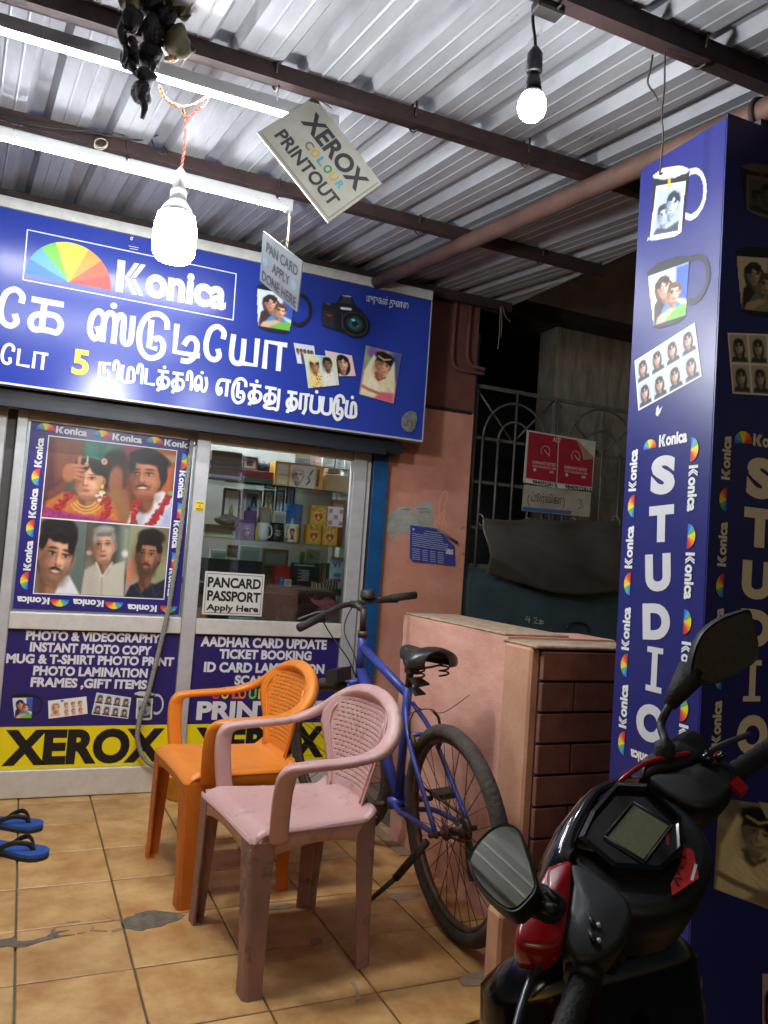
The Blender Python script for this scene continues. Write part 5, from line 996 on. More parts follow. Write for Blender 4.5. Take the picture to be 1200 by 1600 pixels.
# cables, wires
ca = thing('roof_cable', 'thin black electric cables drooping along the second purlin', 'cable', tuple(at(240, 215, 1, -1.0)))
for pts, r_ in (([(0, 178), (60, 196), (150, 208), (215, 219), (258, 207), (300, 200), (380, 212), (440, 215), (520, 213), (590, 213)], .003), ([(0, 184), (80, 200), (170, 206), (200, 212), (240, 212), (275, 200), (310, 203), (420, 214)], .0025), ([(236, 210), (240, 228), (252, 240), (262, 238), (255, 228)], .0025), ([(420, 213), (560, 212), (588, 214), (596, 206)], .002), ([(560, 220), (592, 218), (598, 226)], .002)):
    mb = MB(); mb.tube(spline([tuple(at(x, y, 1, -1.0)) for x, y in pts], 5), r_, 5); mb.build('cable_run', M_blackwire, ca)
mb = MB(); P = [at(162 + 10 * math.cos(a) - 4, 222 + 8 * math.sin(a), 1, -1.0) for a in np.linspace(0, 9.5, 40)]; mb.tube([p + Vector((0, .0006 * i, 0)) for i, p in enumerate(P)], .0022, 5); mb.build('cable_coil', pmat('cream_wire', rgb(186, 176, 150), .6), ca)
hw = thing('hanging_wire', 'thin steel wire hanging from the purlin beside the printed pillar', 'wire', tuple(at(1037, 100, 1, -2.44)))
mb = MB(); mb.tube(spline([tuple(at(x, y, 1, -2.46)) for x, y in ((1040, 60), (1039, 90), (1038, 140), (1034, 180), (1036, 210), (1032, 262), (1031, 272), (1035, 270))], 5), .0022, 5); mb.build('wire', M_steelwire, hw)
mb = MB(); mb.tube(spline([tuple(at(x, y, 1, -2.47)) for x, y in ((1020, 86), (1016, 110), (1012, 130), (1022, 146), (1028, 158))], 4), .0025, 5); mb.build('wire', M_steelwire, hw)
cw = thing('roof_string', 'loose string ends hanging from the roof beam by the orange wall', 'string', tuple(at(782, 490, 1, -.1)))
for pts in ([(782, 478), (781, 500), (780, 524), (778, 546)], [(785, 478), (790, 495), (798, 503)], [(783, 480), (784, 500), (783, 526)]): mb = MB(); mb.tube(spline([tuple(at(x, y, 1, -.12)) for x, y in pts], 4), .003, 5); mb.build('string', pmat('dirty_string', rgb(120, 112, 100), .9), cw)

# rope in front of the shop front
rp = MB(); P = spline([tuple(at(x, y, 1, -.055)) for x, y in ((300, 690), (291, 760), (281, 840), (270, 910), (262, 958), (250, 1010), (240, 1050), (231, 1085), (222, 1110), (216, 1135), (215, 1155), (220, 1175), (229, 1190), (243, 1199))], 10); n = len(P)
for k in range(3): rp.tube([(p[0] + .0062 * math.cos(1.35 * i + 2.1 * k), p[1] + .0062 * math.sin(1.35 * i + 2.1 * k), p[2]) for i, p in enumerate(P)], .0068, 6)
ro = thing('shutter_rope', 'thick grey twisted rope hanging in front of the blue poster', 'rope', tuple(at(243, 1199, 1, -.055))); rp.build('rope_strand', pmat('grey_rope', rgb(158, 154, 146), .85, noise=(80, rgb(120, 116, 110), .25)), ro)
mb = MB(); mb.torus(tuple(at(300, 692, 1, -.055)), (0, 1, .2), .02, .004, 16, 6); mb.build('rope_ring', M_steelwire, ro)

# tarpaulin tied to the gate
tm_ = thing('dark_tarpaulin', 'dirty dark grey tarpaulin tied across the lower grille gate', 'tarpaulin', tuple(at(860, 910, 1, .0)))
topL, topR, botR, botL = [np.array(at(x, y, 1, .0)) for x, y in ((752, 809), (974, 812), (972, 928), (758, 900))]
def tarp(u, v):
    p = (1 - v) * ((1 - u) * botL + u * botR) + v * ((1 - u) * topL + u * topR)
    sag = -.035 * math.sin(math.pi * u) * (1 - v) + .012 * math.sin(7 * u + 1) * (1 - v) - .012 * abs(math.sin(math.pi * 3 * u)) * v
    y = -.020 + .018 * math.sin(6 * u + 2.5 * v) + .012 * math.sin(15 * u + 4 * v + 1.5 * math.sin(3 * v)) * (1 - .3 * v) - .05 * math.sin(math.pi * min(1, v * 1.15)) * (.7 + .3 * math.sin(3 * u + 1)) - .012 * max(0, math.sin(11 * v + 9 * u - 2)) ** 3; x = .010 * math.sin(6 * v + 4 * u)
    return (p[0] + x, p[1] + y, p[2] + sag)
mb = MB(); mb.grid(tarp, 60, 24, True, (0, .002, 0)); mb.build('sheet', pmat('tarp_grey', rgb(88, 85, 79), .42, noise=(3, rgb(66, 64, 60), .3), bump=(14, .2)), tm_)

for x, y in ((754, 812), (828, 818), (900, 818), (966, 815)): mb = MB(); c = at(x, y, 1, .0); mb.torus((c.x, .02, c.z), (1, 0, .3), .034, .003, 16, 5); mb.build('tie', pmat('tie_rope', rgb(150, 140, 120), .9), tm_)

# ================================================================== goods in the window
M_shelf = glassmat('shelf_glass', (.78, .92, .86), .14)
XSA, XSB = XC1 + .005, 1.55
cab = thing('display_shelves', 'glass display shelves behind the right shop window', 'shelves', ((XSA + XSB) / 2, .3, .8))
def shz(px, py, y): return at(px, py, 1, y).z
IY = .16
S1 = shz(430, 760, IY); S2 = shz(430, 846, IY); S3 = shz(430, 915, IY)
for z in (S1, S2):
    mb = MB(); mb.box((XSA, .06, z - .007), (XSB, .40, z - .001)); mb.build('glass_shelf', M_shelf, cab)
mb = MB(); mb.box((XSA, .05, S3 - .03), (XSB, .75, S3 - .001)); mb.build('counter', pmat('dark_counter', rgb(70, 60, 54), .5), cab)
mb = MB(); mb.box((XSA, .50, .80), (XSB, .515, 2.0)); mb.build('back_panel', pmat('cabinet_back', rgb(150, 150, 145), .6, noise=(3, rgb(96, 94, 90), .25)), cab)
for x in (XSA + .01, XSB - .012): mb = MB(); mb.box((x, .39, .8), (x + .012, .402, 1.95)); mb.build('upright', M_alu, cab)
def item(name, label, cat, px0, px1, pyt, y, sh, mat, depth=.08, kind='box', group=None, n=1):
    """goods standing on shelf height sh; px0..px1 across, pyt = top, in the photograph"""
    a = at(px0, pyt, 1, y); b = at(px1, pyt, 1, y); z0 = sh; zt = max(a.z, z0 + .01); x0, x1 = a.x, b.x; t = thing(name, label, cat, ((x0 + x1) / 2, y + depth / 2, z0), group)
    mb = MB()
    if kind == 'box': mb.bbox((x0, y, z0), (x1, y + depth, zt), .002); mb.build('body', mat, t)
    elif kind == 'mug':
        r_ = (x1 - x0) / 2; c = ((x0 + x1) / 2, y + r_, z0); h = zt - z0; mb.lathe(c, (0, 0, 1), [(0, r_ * .9), (.004, r_), (h, r_), (h, r_ * .92), (.01, r_ * .9)], 20); mb.build('body', mat, t)
    return t, x0, x1, z0, zt
def facep(t, x0, x1, z0, z1, y, C, name='printed_picture'):
    B = Board(t, (0, y, 0), (1, 0, 0), (0, 0, 1), (0, -1, 0)); B.photo([(x0, z1), (x1, z1), (x1, z0), (x0, z0)], C, name, uv=True); return B
# top shelf
alb = [((74, 28, 34), .052), ((40, 44, 60), .022), ((92, 44, 46), .020), ((84, 62, 62), .028), ((150, 140, 170), .016), ((70, 60, 70), .014)]
z = S1; xa, xb = at(327, 740, 1, IY).x, at(379, 740, 1, IY).x; names = ['lowest dark', 'pale lilac', 'brown marbled', 'maroon', 'navy', 'tall dark red']
for k, (c, h) in enumerate(reversed(alb)):
    mb = MB(); mb.bbox((xa + .006 * (k % 2), IY, z), (xb - .004 * (k % 3), IY + .2, z + h), .002); t = thing('photo_album', names[k] + ' album in the stack at the left of the top shelf', 'album', ((xa + xb) / 2, IY + .1, z), 'albums stacked on the top shelf'); mb.build('cover', ink(*c), t)
    mb = MB(); mb.box((xb - .004, IY + .01, z + .003), (xb - .001, IY + .19, z + h - .003)); mb.build('pages', ink(190, 184, 170), t); z += h + .0008
def photo_frame(label, px0, px1, py0, y, sh, fc, C, lean=.03, w=.012, cat='frame'):
    a = at(px0, py0, 1, y); b = at(px1, py0, 1, y); x0, x1, z1 = a.x, b.x, a.z; t = thing('framed_photo', label, cat, ((x0 + x1) / 2, y, sh))
    mb = MB()
    for q in (((x0, y, sh), (x0 + w, y + .012, z1)), ((x1 - w, y, sh), (x1, y + .012, z1)), ((x0 + w, y, sh), (x1 - w, y + .012, sh + w)), ((x0 + w, y, z1 - w), (x1 - w, y + .012, z1))): mb.box(*q)
    mb.build('frame', fc, t); mb = MB(); mb.box((x0 + w, y + .006, sh + w), (x1 - w, y + .010, z1 - w)); mb.build('backing', ink(220, 220, 216), t); mb = MB(); mb.prism([(x0 + .02, y + .013, sh), (x0 + .02, y + .07, sh), (x0 + .02, y + .013, sh + (z1 - sh) * .6)], (.02, 0, 0)); mb.build('stand', ink(40, 36, 34), t)
    m = w + .012; facep(t, x0 + m, x1 - m, sh + m, z1 - m, y + .006, C); return t
t1, x0, x1, z0, zt_ = item('gift_box', 'long green box at the bottom beside the albums on the top shelf', 'box', 381, 428, 745, IY, S1, ink(40, 66, 46), .12)
t2, x0, x1, z0, zt2_ = item('gift_box', 'long dark red box on top of the green box', 'box', 382, 431, 733, IY, zt_ + .0006, ink(128, 40, 40), .12)
photo_frame('small ornate gold photo frame on the red box', 380, 404, 712, IY + .03, zt2_ + .0006, pmat('gold_frame', rgb(150, 130, 92), .4, .4, noise=(60, rgb(90, 74, 50), .2)), pic_women() * .8, w=.010)
item('round_tin', 'short dark navy round tin on the red box', 'tin', 404, 425, 720, IY + .02, zt2_ + .0006, ink(28, 32, 50), kind='mug')
t, x0, x1, z0, z1 = item('baby_mug_box', 'wide orange gift box with a printed baby face', 'box', 431, 507, 720, IY - .02, S1, ink(206, 146, 52), .11)
C = Canvas(76, 42, (206, 146, 52)); C.poly([(.1, .1), (.48, .1), (.48, .9), (.1, .9)], (212, 190, 176)); C.poly([(.56, .06), (1.5, .06), (1.5, .94), (.56, .94)], (216, 196, 196)); face(C, .86, .52, .62, (222, 184, 176), (196, 160, 150), 0, 0, smile=False, hairtop=.92); C.line([(1.2, .2), (1.3, .32), (1.26, .5)], .03, (90, 60, 60)); C.line([(1.3, .6), (1.4, .8)], .03, (90, 60, 60)); C.line([(.1, .48), (.48, .48)], .03, (206, 146, 52)); C.line([(1.6, .2), (1.62, .8)], .05, (60, 44, 30)); facep(t, x0, x1, z0, z1, IY - .02, C.a)
item('cardboard_box', 'plain brown cardboard box at the right end of the top shelf', 'box', 510, 549, 740, IY - .02, S1, pmat('kraft', rgb(150, 120, 86), .8), .12)
item('cardboard_box', 'small brown box perched on the plain cardboard box', 'box', 513, 530, 731, IY + .0, shz(530, 740, IY - .02) + .002, pmat('kraft2', rgb(112, 84, 60), .8), .07)
# second shelf
C = Canvas(30, 38, (214, 212, 206)); C.blob(.4, .45, .18, .24, (150, 70, 56), 0, .4); C.blob(.42, .6, .1, .12, (190, 150, 130), 0, .4)
photo_frame('dark wooden frame with a small red figure print', 350, 378, 762, IY + .14, S2, ink(44, 34, 34), C.a)
photo_frame('silver frame in crinkled wrap beside the dark frame', 380, 411, 763, IY + .12, S2, pmat('silver_frame', rgb(176, 178, 180), .3, .5), pic_couple_grey().a * .8)
for k, (xa, xb, l) in enumerate(((413, 430, 'narrow dark frame just right of the silver frame'), (432, 446, 'slim grey frame between two dark frames'), (448, 462, 'dark frame standing behind the blue jar'))): photo_frame(l, xa, xb, 765, IY + .16, S2, ink(40 + 26 * (k == 1), 36 + 26 * (k == 1), 38 + 26 * (k == 1)), pic_baby()[:, :20] * .7, w=.009)
z = S2
for k, (c, h, l) in enumerate((((196, 190, 180), .012, 'white paper pad at the bottom of the paper stack'), ((120, 170, 80), .008, 'thin green folder in the paper stack'), ((60, 56, 60), .022, 'dark box on top of the paper stack'), ((34, 34, 38), .02, 'black tray topping the paper stack'))):
    a, b = at(320, 830, 1, IY + .02).x, at(369 - 3 * k, 830, 1, IY + .02).x; mb = MB(); mb.bbox((a, IY + .02, z), (b, IY + .16, z + h), .0015); o = thing('paper_stack', l, 'papers', ((a + b) / 2, IY + .09, z)); mb.build('block', ink(*c), o); z += h + .0008
c = at(355, 803, 1, IY + .08); pb = MB(); pb.sphere((c.x, IY + .08, z + .03), .05, 22, 14, (1.15, .7, .6), .16); o = pb.build('plastic_bag', pmat('clear_wrap', rgb(120, 122, 124), .18, noise=(26, rgb(60, 60, 64), .2), bump=(40, .9, .02)), None, base=(c.x, IY + .08, z)); tag(o, 'crumpled clear plastic bag on top of the paper stack', 'bag')
t, x0, x1, z0, z1 = item('purple_box', 'tall purple gift box with a baby print', 'box', 374, 399, 811, IY - .04, S2, ink(126, 104, 148), .06)
C = Canvas(24, 28, (150, 130, 170)); face(C, .44, .4, .6, (206, 180, 196), (170, 150, 170), hairtop=.9); C.poly([(0, .82), (.86, .82), (.86, 1), (0, 1)], (96, 66, 120)); facep(t, x0, x1, z0, z1, IY - .04, C.a)
item('purple_box', 'dark purple box behind the tall purple gift box', 'box', 385, 402, 797, IY + .04, S2, ink(96, 60, 112), .05)
def mug(label, x0p, x1p, top, body, side=1, prints=None):
    t, x0, x1, z0, z1 = item('mug', label, 'mug', x0p, x1p, top, IY - .04, S2, ink(*body, rough=.25), kind='mug', group='mugs on the second shelf'); r_ = (x1 - x0) / 2; cx = (x0 + x1) / 2; cy = IY - .04 + r_
    mb = MB(); h = z1 - z0; ang = -.9 if side > 0 else -2.4; dx, dy = math.cos(ang), math.sin(ang); mb.tube(spline([(cx + dx * (r_ - .001 + q) , cy + dy * (r_ - .001 + q), z0 + h * f) for q, f in ((0, .82), (.018, .80), (.026, .5), (.018, .22), (0, .2))], 5), .0045, 7); mb.build('handle', ink(*body, rough=.25), t)
    if prints is not None:
        C = prints; ny, nx = C.shape[:2]; me = MB(); B = Board(t, (0, 0, 0), (1, 0, 0), (0, 0, 1), (0, -1, 0)); o = B.photo([(0, 1), (1, 1), (1, 0), (0, 0)], C, 'printed_picture', uv=True)
        for k, vtx in enumerate(o.data.vertices):
            i, j = k % nx / (nx - 1), k // nx / (ny - 1); a = -math.pi / 2 + (i - .5) * 1.7 ; vtx.co = Vector((cx + (r_ + .0006) * math.cos(a), cy + (r_ + .0006) * math.sin(a), z1 - .012 - (h - .02) * j)) - Vector(t['base'])
    return t
mug('plain white mug with its handle to the right', 405, 424, 816, (206, 204, 198), 1)
C = Canvas(24, 30, (30, 28, 30))
for y, w in ((.62, .16), (.52, .10), (.40, .2), (.30, .10)): C.line([(.4 - w, y), (.4 + w, y)], .03, (190, 184, 170))
mug('black mug with small white lettering', 425, 447, 816, (30, 28, 30), -1, C.a)
C = Canvas(26, 30, (222, 214, 190)); C.poly([(.62, 1), (.86, 1), (.86, 0), (.62, 0)], (226, 190, 60)); face(C, .32, .62, .46, (190, 140, 110), (30, 24, 24), female=True, smile=False); C.poly([(.2, .1), (.26, .4), (.42, .4), (.5, .1)], (150, 50, 60)); C.line([(.14, .12), (.5, .1)], .02, (206, 170, 60))
mug('white and yellow mug with a printed woman', 449, 471, 818, (216, 208, 186), -1, C.a)
t, x0, x1, z0, z1 = item('blue_jar', 'ribbed blue plastic jar behind the mugs', 'jar', 450, 478, 786, IY + .05, S2, ink(46, 96, 160, rough=.3), kind='mug')
mb = MB()
for k in range(5): mb.torus(((x0 + x1) / 2, IY + .05 + (x1 - x0) / 2, z0 + .03 + k * (z1 - z0 - .04) / 5), (0, 0, 1), (x1 - x0) / 2, .0022, 24, 5)
mb.build('rib', ink(36, 80, 140, rough=.3), t)
def gold_pic(seed):
    C = Canvas(26, 30, (200, 150, 56)); r = np.random.default_rng(seed); C.blob(.43, .4, .3, .3, (226, 190, 90), 0, .6); C.blob(.34, .46, .13, .14, (178, 60, 40), 0, .4); C.blob(.54, .46, .13, .14, (178, 60, 40), 0, .4); C.poly([(.2, .42), (.68, .42), (.44, .12)], (178, 60, 40), soft=.06); C.blob(.44, .36, .08, .1, (226, 180, 130), 0, .5)
    for k in range(22): C.blob(r.random() * .86, .62 + .34 * r.random(), .03, .03, ((120, 60, 40), (240, 220, 150), (90, 110, 60))[k % 3], 0, .5)
    return C.grain(.04, seed).a
def gold_box(l, a, b, top, y, sh): t, x0, x1, z0, z1 = item('heart_box', l, 'box', a, b, top, y, sh, ink(170, 120, 46), .06, group='gold gift boxes on the second shelf'); facep(t, x0, x1, z0, z1, y, gold_pic(int(a))); return z1
zg = gold_box('gold gift box with red heart beside the yellow mug', 480, 503, 819, IY - .04, S2); gold_box('gold gift box with red heart at the right end', 505, 528, 821, IY - .04, S2); gold_box('gold gift box with red heart stacked on top', 487, 511, 789, IY - .035, zg + .0006)
t, x0, x1, z0, z1 = item('pink_check_box', 'pink and white checked gift box stacked on a gold box', 'box', 513, 537, 791, IY - .035, zg + .0006, ink(220, 196, 204), .06)
C = Canvas(24, 30, (226, 206, 212)); [C.poly([(.05 + .28 * i, .08 + .3 * j), (.25 + .28 * i, .08 + .3 * j), (.25 + .28 * i, .28 + .3 * j), (.05 + .28 * i, .28 + .3 * j)], (196, 110, 150)) for i in range(3) for j in range(3) if (i + j) % 2 == 0]; facep(t, x0, x1, z0, z1, IY - .035, C.a)
# counter level
item('printer', 'black office printer on the counter behind the white card', 'printer', 326, 411, 872, IY + .10, S3, ink(38, 38, 42), .28)
cpr = at(400, 880, 1, IY + .098); 
t, x0, x1, z0, z1 = item('price_card', 'slanted white and red price card standing on the printer', 'card', 356, 372, 851, IY + .14, shz(370, 872, IY + .10) + .002, ink(206, 204, 198), .006)
facep(t, x0, x1, z0 + (z1 - z0) * .7, z1, IY + .14, Canvas(6, 4, (190, 50, 50)).a)
item('red_pouch', 'red and white printed pouch beside the printer', 'pouch', 431, 457, 884, IY + .12, S3, ink(170, 40, 44), .06)
t, x0, x1, z0, z1 = item('black_album', 'black album with white print standing on the counter', 'album', 457, 496, 879, IY + .04, S3, ink(28, 28, 32), .03)
C = Canvas(30, 40, (30, 30, 34)); C.poly([(.06, .88), (.68, .88), (.68, .95), (.06, .95)], (120, 150, 170)); [C.line([(.2 + .1 * (k % 2), .7 - .07 * k), (.5, .7 - .07 * k)], .02, (160, 160, 164)) for k in range(7)]; facep(t, x0, x1, z0, z1, IY + .04, C.a)
t, x0, x1, z0, z1 = item('wall_calendar', 'white calendar card standing behind the black album', 'calendar', 478, 501, 858, IY + .2, S3, ink(196, 198, 196), .01)
C = Canvas(22, 36, (200, 202, 200)); C.poly([(.05, .72), (.56, .72), (.56, .95), (.05, .95)], (170, 180, 186)); C.line([(.2, .86), (.3, .78)], .02, (60, 60, 60)); [C.line([(.06, .6 - .08 * k), (.54, .6 - .08 * k)], .012, (150, 150, 150)) for k in range(7)]; facep(t, x0, x1, z0, z1, IY + .2, C.a)
for k, (a, b, c) in enumerate(((498, 504, (80, 70, 60)), (505, 511, (120, 96, 60)), (512, 516, (60, 70, 60)))): item('book', ('thin brown', 'tan', 'dark green')[k] + ' book upright between the calendar and the brochure', 'book', a, b, 880, IY + .10, S3, ink(*c), .12)
t, x0, x1, z0, z1 = item('brochure', 'white brochure with blue and red print at the window edge', 'brochure', 517, 540, 870, IY + .06, S3, ink(196, 202, 206), .01)
C = Canvas(20, 34, (196, 204, 210)); C.line([(.12, .84), (.2, .7), (.26, .84)], .025, (50, 80, 150)); C.line([(.36, .84), (.36, .7)], .025, (50, 80, 150)); C.blob(.3, .42, .16, .07, (60, 140, 190), 0, .3); C.blob(.3, .26, .16, .07, (190, 70, 70), 0, .3); facep(t, x0, x1, z0, z1, IY + .06, C.a)
# upper ledge and more stock packed between
S0 = shz(470, 728, .34)
mb = MB(); mb.box((at(455, 728, 1, .34).x, .24, S0 - .007), (XSB, .49, S0 - .001)); mb.build('glass_shelf', M_shelf, cab)
for nm, l, ct, a, b, tp, y, sh, c, dp in (('grey_carton', 'grey carton on the short upper shelf behind the orange box', 'carton', 462, 486, 704, .34, S0, (128, 128, 126), .1), ('white_carton', 'white carton at the right of the short upper shelf', 'carton', 505, 524, 706, .34, S0, (206, 206, 200), .1), ('pink_carton', 'pale pink carton between the two upper cartons', 'carton', 488, 503, 702, .36, S0, (214, 176, 176), .08), ('tall_white_box', 'tall white box beside the upper right edge of the window', 'box', 527, 540, 700, .34, S0, (196, 200, 200), .1),
    ('slide_box', 'yellow film box under the silver frame', 'box', 400, 410, 822, IY - .02, S2, (224, 184, 50), .03), ('cream_box', 'cream box behind the black lettered mug', 'box', 428, 448, 798, IY + .08, S2, (196, 186, 160), .05), ('tan_box', 'tan box tucked behind the white mug', 'box', 408, 424, 792, IY + .08, S2, (150, 116, 80), .05), ('red_box', 'small red box behind the pink checked box', 'box', 520, 540, 780, IY + .06, S2, (160, 50, 50), .05),
    ('battery_pack', 'small white pack on the counter left of the black album', 'pack', 445, 456, 905, IY + .0, S3, (190, 190, 186), .03), ('ink_bottle', 'small blue ink box on the counter by the album', 'box', 437, 444, 902, IY + .0, S3, (60, 110, 160), .03), ('green_pad', 'green note pad leaning on the counter near the calendar', 'pad', 470, 480, 862, IY + .22, S3, (90, 130, 80), .02), ('brown_frame_box', 'brown flat box standing at the back of the counter', 'box', 412, 452, 856, IY + .26, S3, (120, 92, 70), .03), ('silver_box', 'silver grey box at the back of the counter on the left', 'box', 376, 408, 852, IY + .27, S3, (168, 170, 172), .04), ('white_tray', 'white paper tray above the printer at the back', 'tray', 330, 356, 858, IY + .27, S3, (200, 200, 196), .05)):
    t, x0, x1, z0, z1 = item(nm, l, ct, a, b, tp, y, sh, ink(*c), dp)
    cc = np.array(c, float); CC = Canvas(14, 16, tuple(cc)); rr = np.random.default_rng(int(a)); CC.poly([(.08, .55), (.8, .55), (.8, .9), (.08, .9)], tuple(np.clip(255 - cc * .8, 30, 230)), op=.5)
    for q in range(4): CC.line([(.1, .45 - .1 * q), (.3 + .5 * rr.random(), .45 - .1 * q)], .025, tuple(cc * .45), .8)
    if x1 - x0 > .02 and z1 - z0 > .03: facep(t, x0 + .003, x1 - .003, z0 + .003, z1 - .003, y, CC.a, 'printed_label')
# cloths and bag below the counter edge
def cloth(name, label, pts, y, mat, amp=.01):
    q = [np.array(at(x, yy, 1, y)) for x, yy in pts]; t = thing(name, label, 'cloth' if 'bag' not in name else 'bag', tuple((q[2] + q[3]) / 2)); mb = MB()
    def f(u, v): p = (1 - v) * ((1 - u) * q[3] + u * q[2]) + v * ((1 - u) * q[0] + u * q[1]); return (p[0], p[1] + amp * math.sin(14 * u + 6 * v) - amp * 2.2 * math.sin(math.pi * v) * math.sin(math.pi * u), p[2] + amp * .8 * math.sin(9 * u + 2))
    mb.grid(f, 22, 12, True, (0, .006, 0)); mb.build('fabric', mat, t); return t
ms = pmat('striped_cloth', rgb(70, 64, 60), .9)
nt = ms.node_tree; wv = nt.nodes.new('ShaderNodeTexWave'); wv.inputs['Scale'].default_value = 22; wv.inputs['Distortion'].default_value = 3; cr_ = nt.nodes.new('ShaderNodeMix'); cr_.data_type = 'RGBA'; cr_.inputs[6].default_value = rgb(40, 36, 36); cr_.inputs[7].default_value = rgb(176, 166, 150); tc_ = nt.nodes.new('ShaderNodeTexCoord'); nt.links.new(tc_.outputs['Object'], wv.inputs['Vector']); nt.links.new(wv.outputs[1], cr_.inputs[0]); nt.links.new(cr_.outputs[2], nt.nodes['Principled BSDF'].inputs['Base Color'])
cloth('striped_cloth', 'black and cream striped cloth heaped on the counter', [(486, 910), (528, 905), (526, 936), (480, 934)], .10, ms)
cloth('pink_cloth', 'bright pink floral cloth hanging below the striped cloth', [(484, 936), (526, 938), (524, 962), (498, 958)], .08, pmat('pink_floral', rgb(206, 92, 140), .9, noise=(40, rgb(226, 170, 180), .15)), .006)
cloth('black_bag', 'black bag with a zip lying behind the lower glass', [(440, 948), (500, 943), (512, 972), (428, 972)], .07, pmat('black_bag_fabric', rgb(36, 34, 36), .8, noise=(30, rgb(60, 52, 46), .25)), .012)
item('brown_carton', 'brown carton low in the window behind the white card', 'carton', 318, 360, 930, .12, .80, pmat('carton_brown', rgb(130, 100, 70), .8), .2)
item('dark_carton', 'dark carton low in the window beside the black bag', 'carton', 412, 470, 932, .24, .80, ink(58, 48, 44), .16)

# ================================================================== yellow pot by the shop front
yp = thing('yellow_pot', 'small yellow plastic pot on the floor behind the orange chair', 'pot', tuple(at(282, 1252, 2, 0)))
c = at(284, 1252, 2, 0); mb = MB(); mb.lathe((c.x, c.y + .05, .0), (0, 0, 1), [(0, .055), (.004, .062), (.10, .072), (.104, .078), (.115, .078), (.115, .070), (.02, .055)], 22); mb.build('body', pmat('pot_yellow', rgb(222, 170, 40), .45, noise=(20, rgb(190, 136, 30), .25)), yp)
mb = MB(); mb.torus((c.x, c.y + .05, .11), (0, 0, 1), .078, .005, 28, 6); mb.build('rim', MATS['pot_yellow'], yp)

# ================================================================== slippers
def slipper(label, toe_px, heel, tw):
    toe = at(*toe_px, 2, .0); t = thing('slipper', label, 'slipper', (toe.x, toe.y, 0), 'pair of blue slippers'); d = Vector((math.cos(tw), math.sin(tw), 0)); s = Vector((-d.y, d.x, 0)); L = .28; base = Vector((toe.x, toe.y, 0)) - d * L
    def w(l, side): return base + d * (L * l) + s * side
    prof = [(0, .006), (.02, .022), (.08, .033), (.2, .036), (.4, .034), (.55, .038), (.72, .047), (.86, .046), (.95, .033), (.99, .014), (1, .003)]
    out = [w(l, 1.12 * h) for l, h in prof] + [w(l, -1.12 * h) for l, h in reversed(prof)]
    mb = MB(); mb.prism(out, (0, 0, .013)); mb.build('sole', pmat('slipper_sole', rgb(34, 34, 36), .7), t)
    out2 = [q + Vector((0, 0, .0135)) for q in out]; mb = MB(); mb.prism(out2, (0, 0, .012)); mb.build('footbed', pmat('slipper_blue', rgb(44, 92, 170), .75, noise=(30, rgb(32, 70, 140), .25), bump=(150, .3)), t)
    for sd in (-1, 1):
        P = spline([w(.80, 0) + Vector((0, 0, .024)), w(.76, sd * .012) + Vector((0, 0, .048)), w(.62, sd * .038) + Vector((0, 0, .056)), w(.48, sd * .047) + Vector((0, 0, .040)), w(.40, sd * .042) + Vector((0, 0, .022))], 6); mb = MB(); mb.tube(P, .0095, 8, flat=.45, up=(0, 0, 1)); mb.build('strap', pmat('slipper_strap', rgb(30, 28, 28), .6), t)
    mb = MB(); mb.cyl(w(.80, 0) + Vector((0, 0, .022)), w(.795, 0) + Vector((0, 0, .044)), .004); mb.build('toe_post', MATS['slipper_strap'], t)
slipper('blue slipper with black straps nearer the viewer', (72, 1343), 0, -.62); slipper('blue slipper with black straps nearer the shop', (65, 1298), 0, -.50)
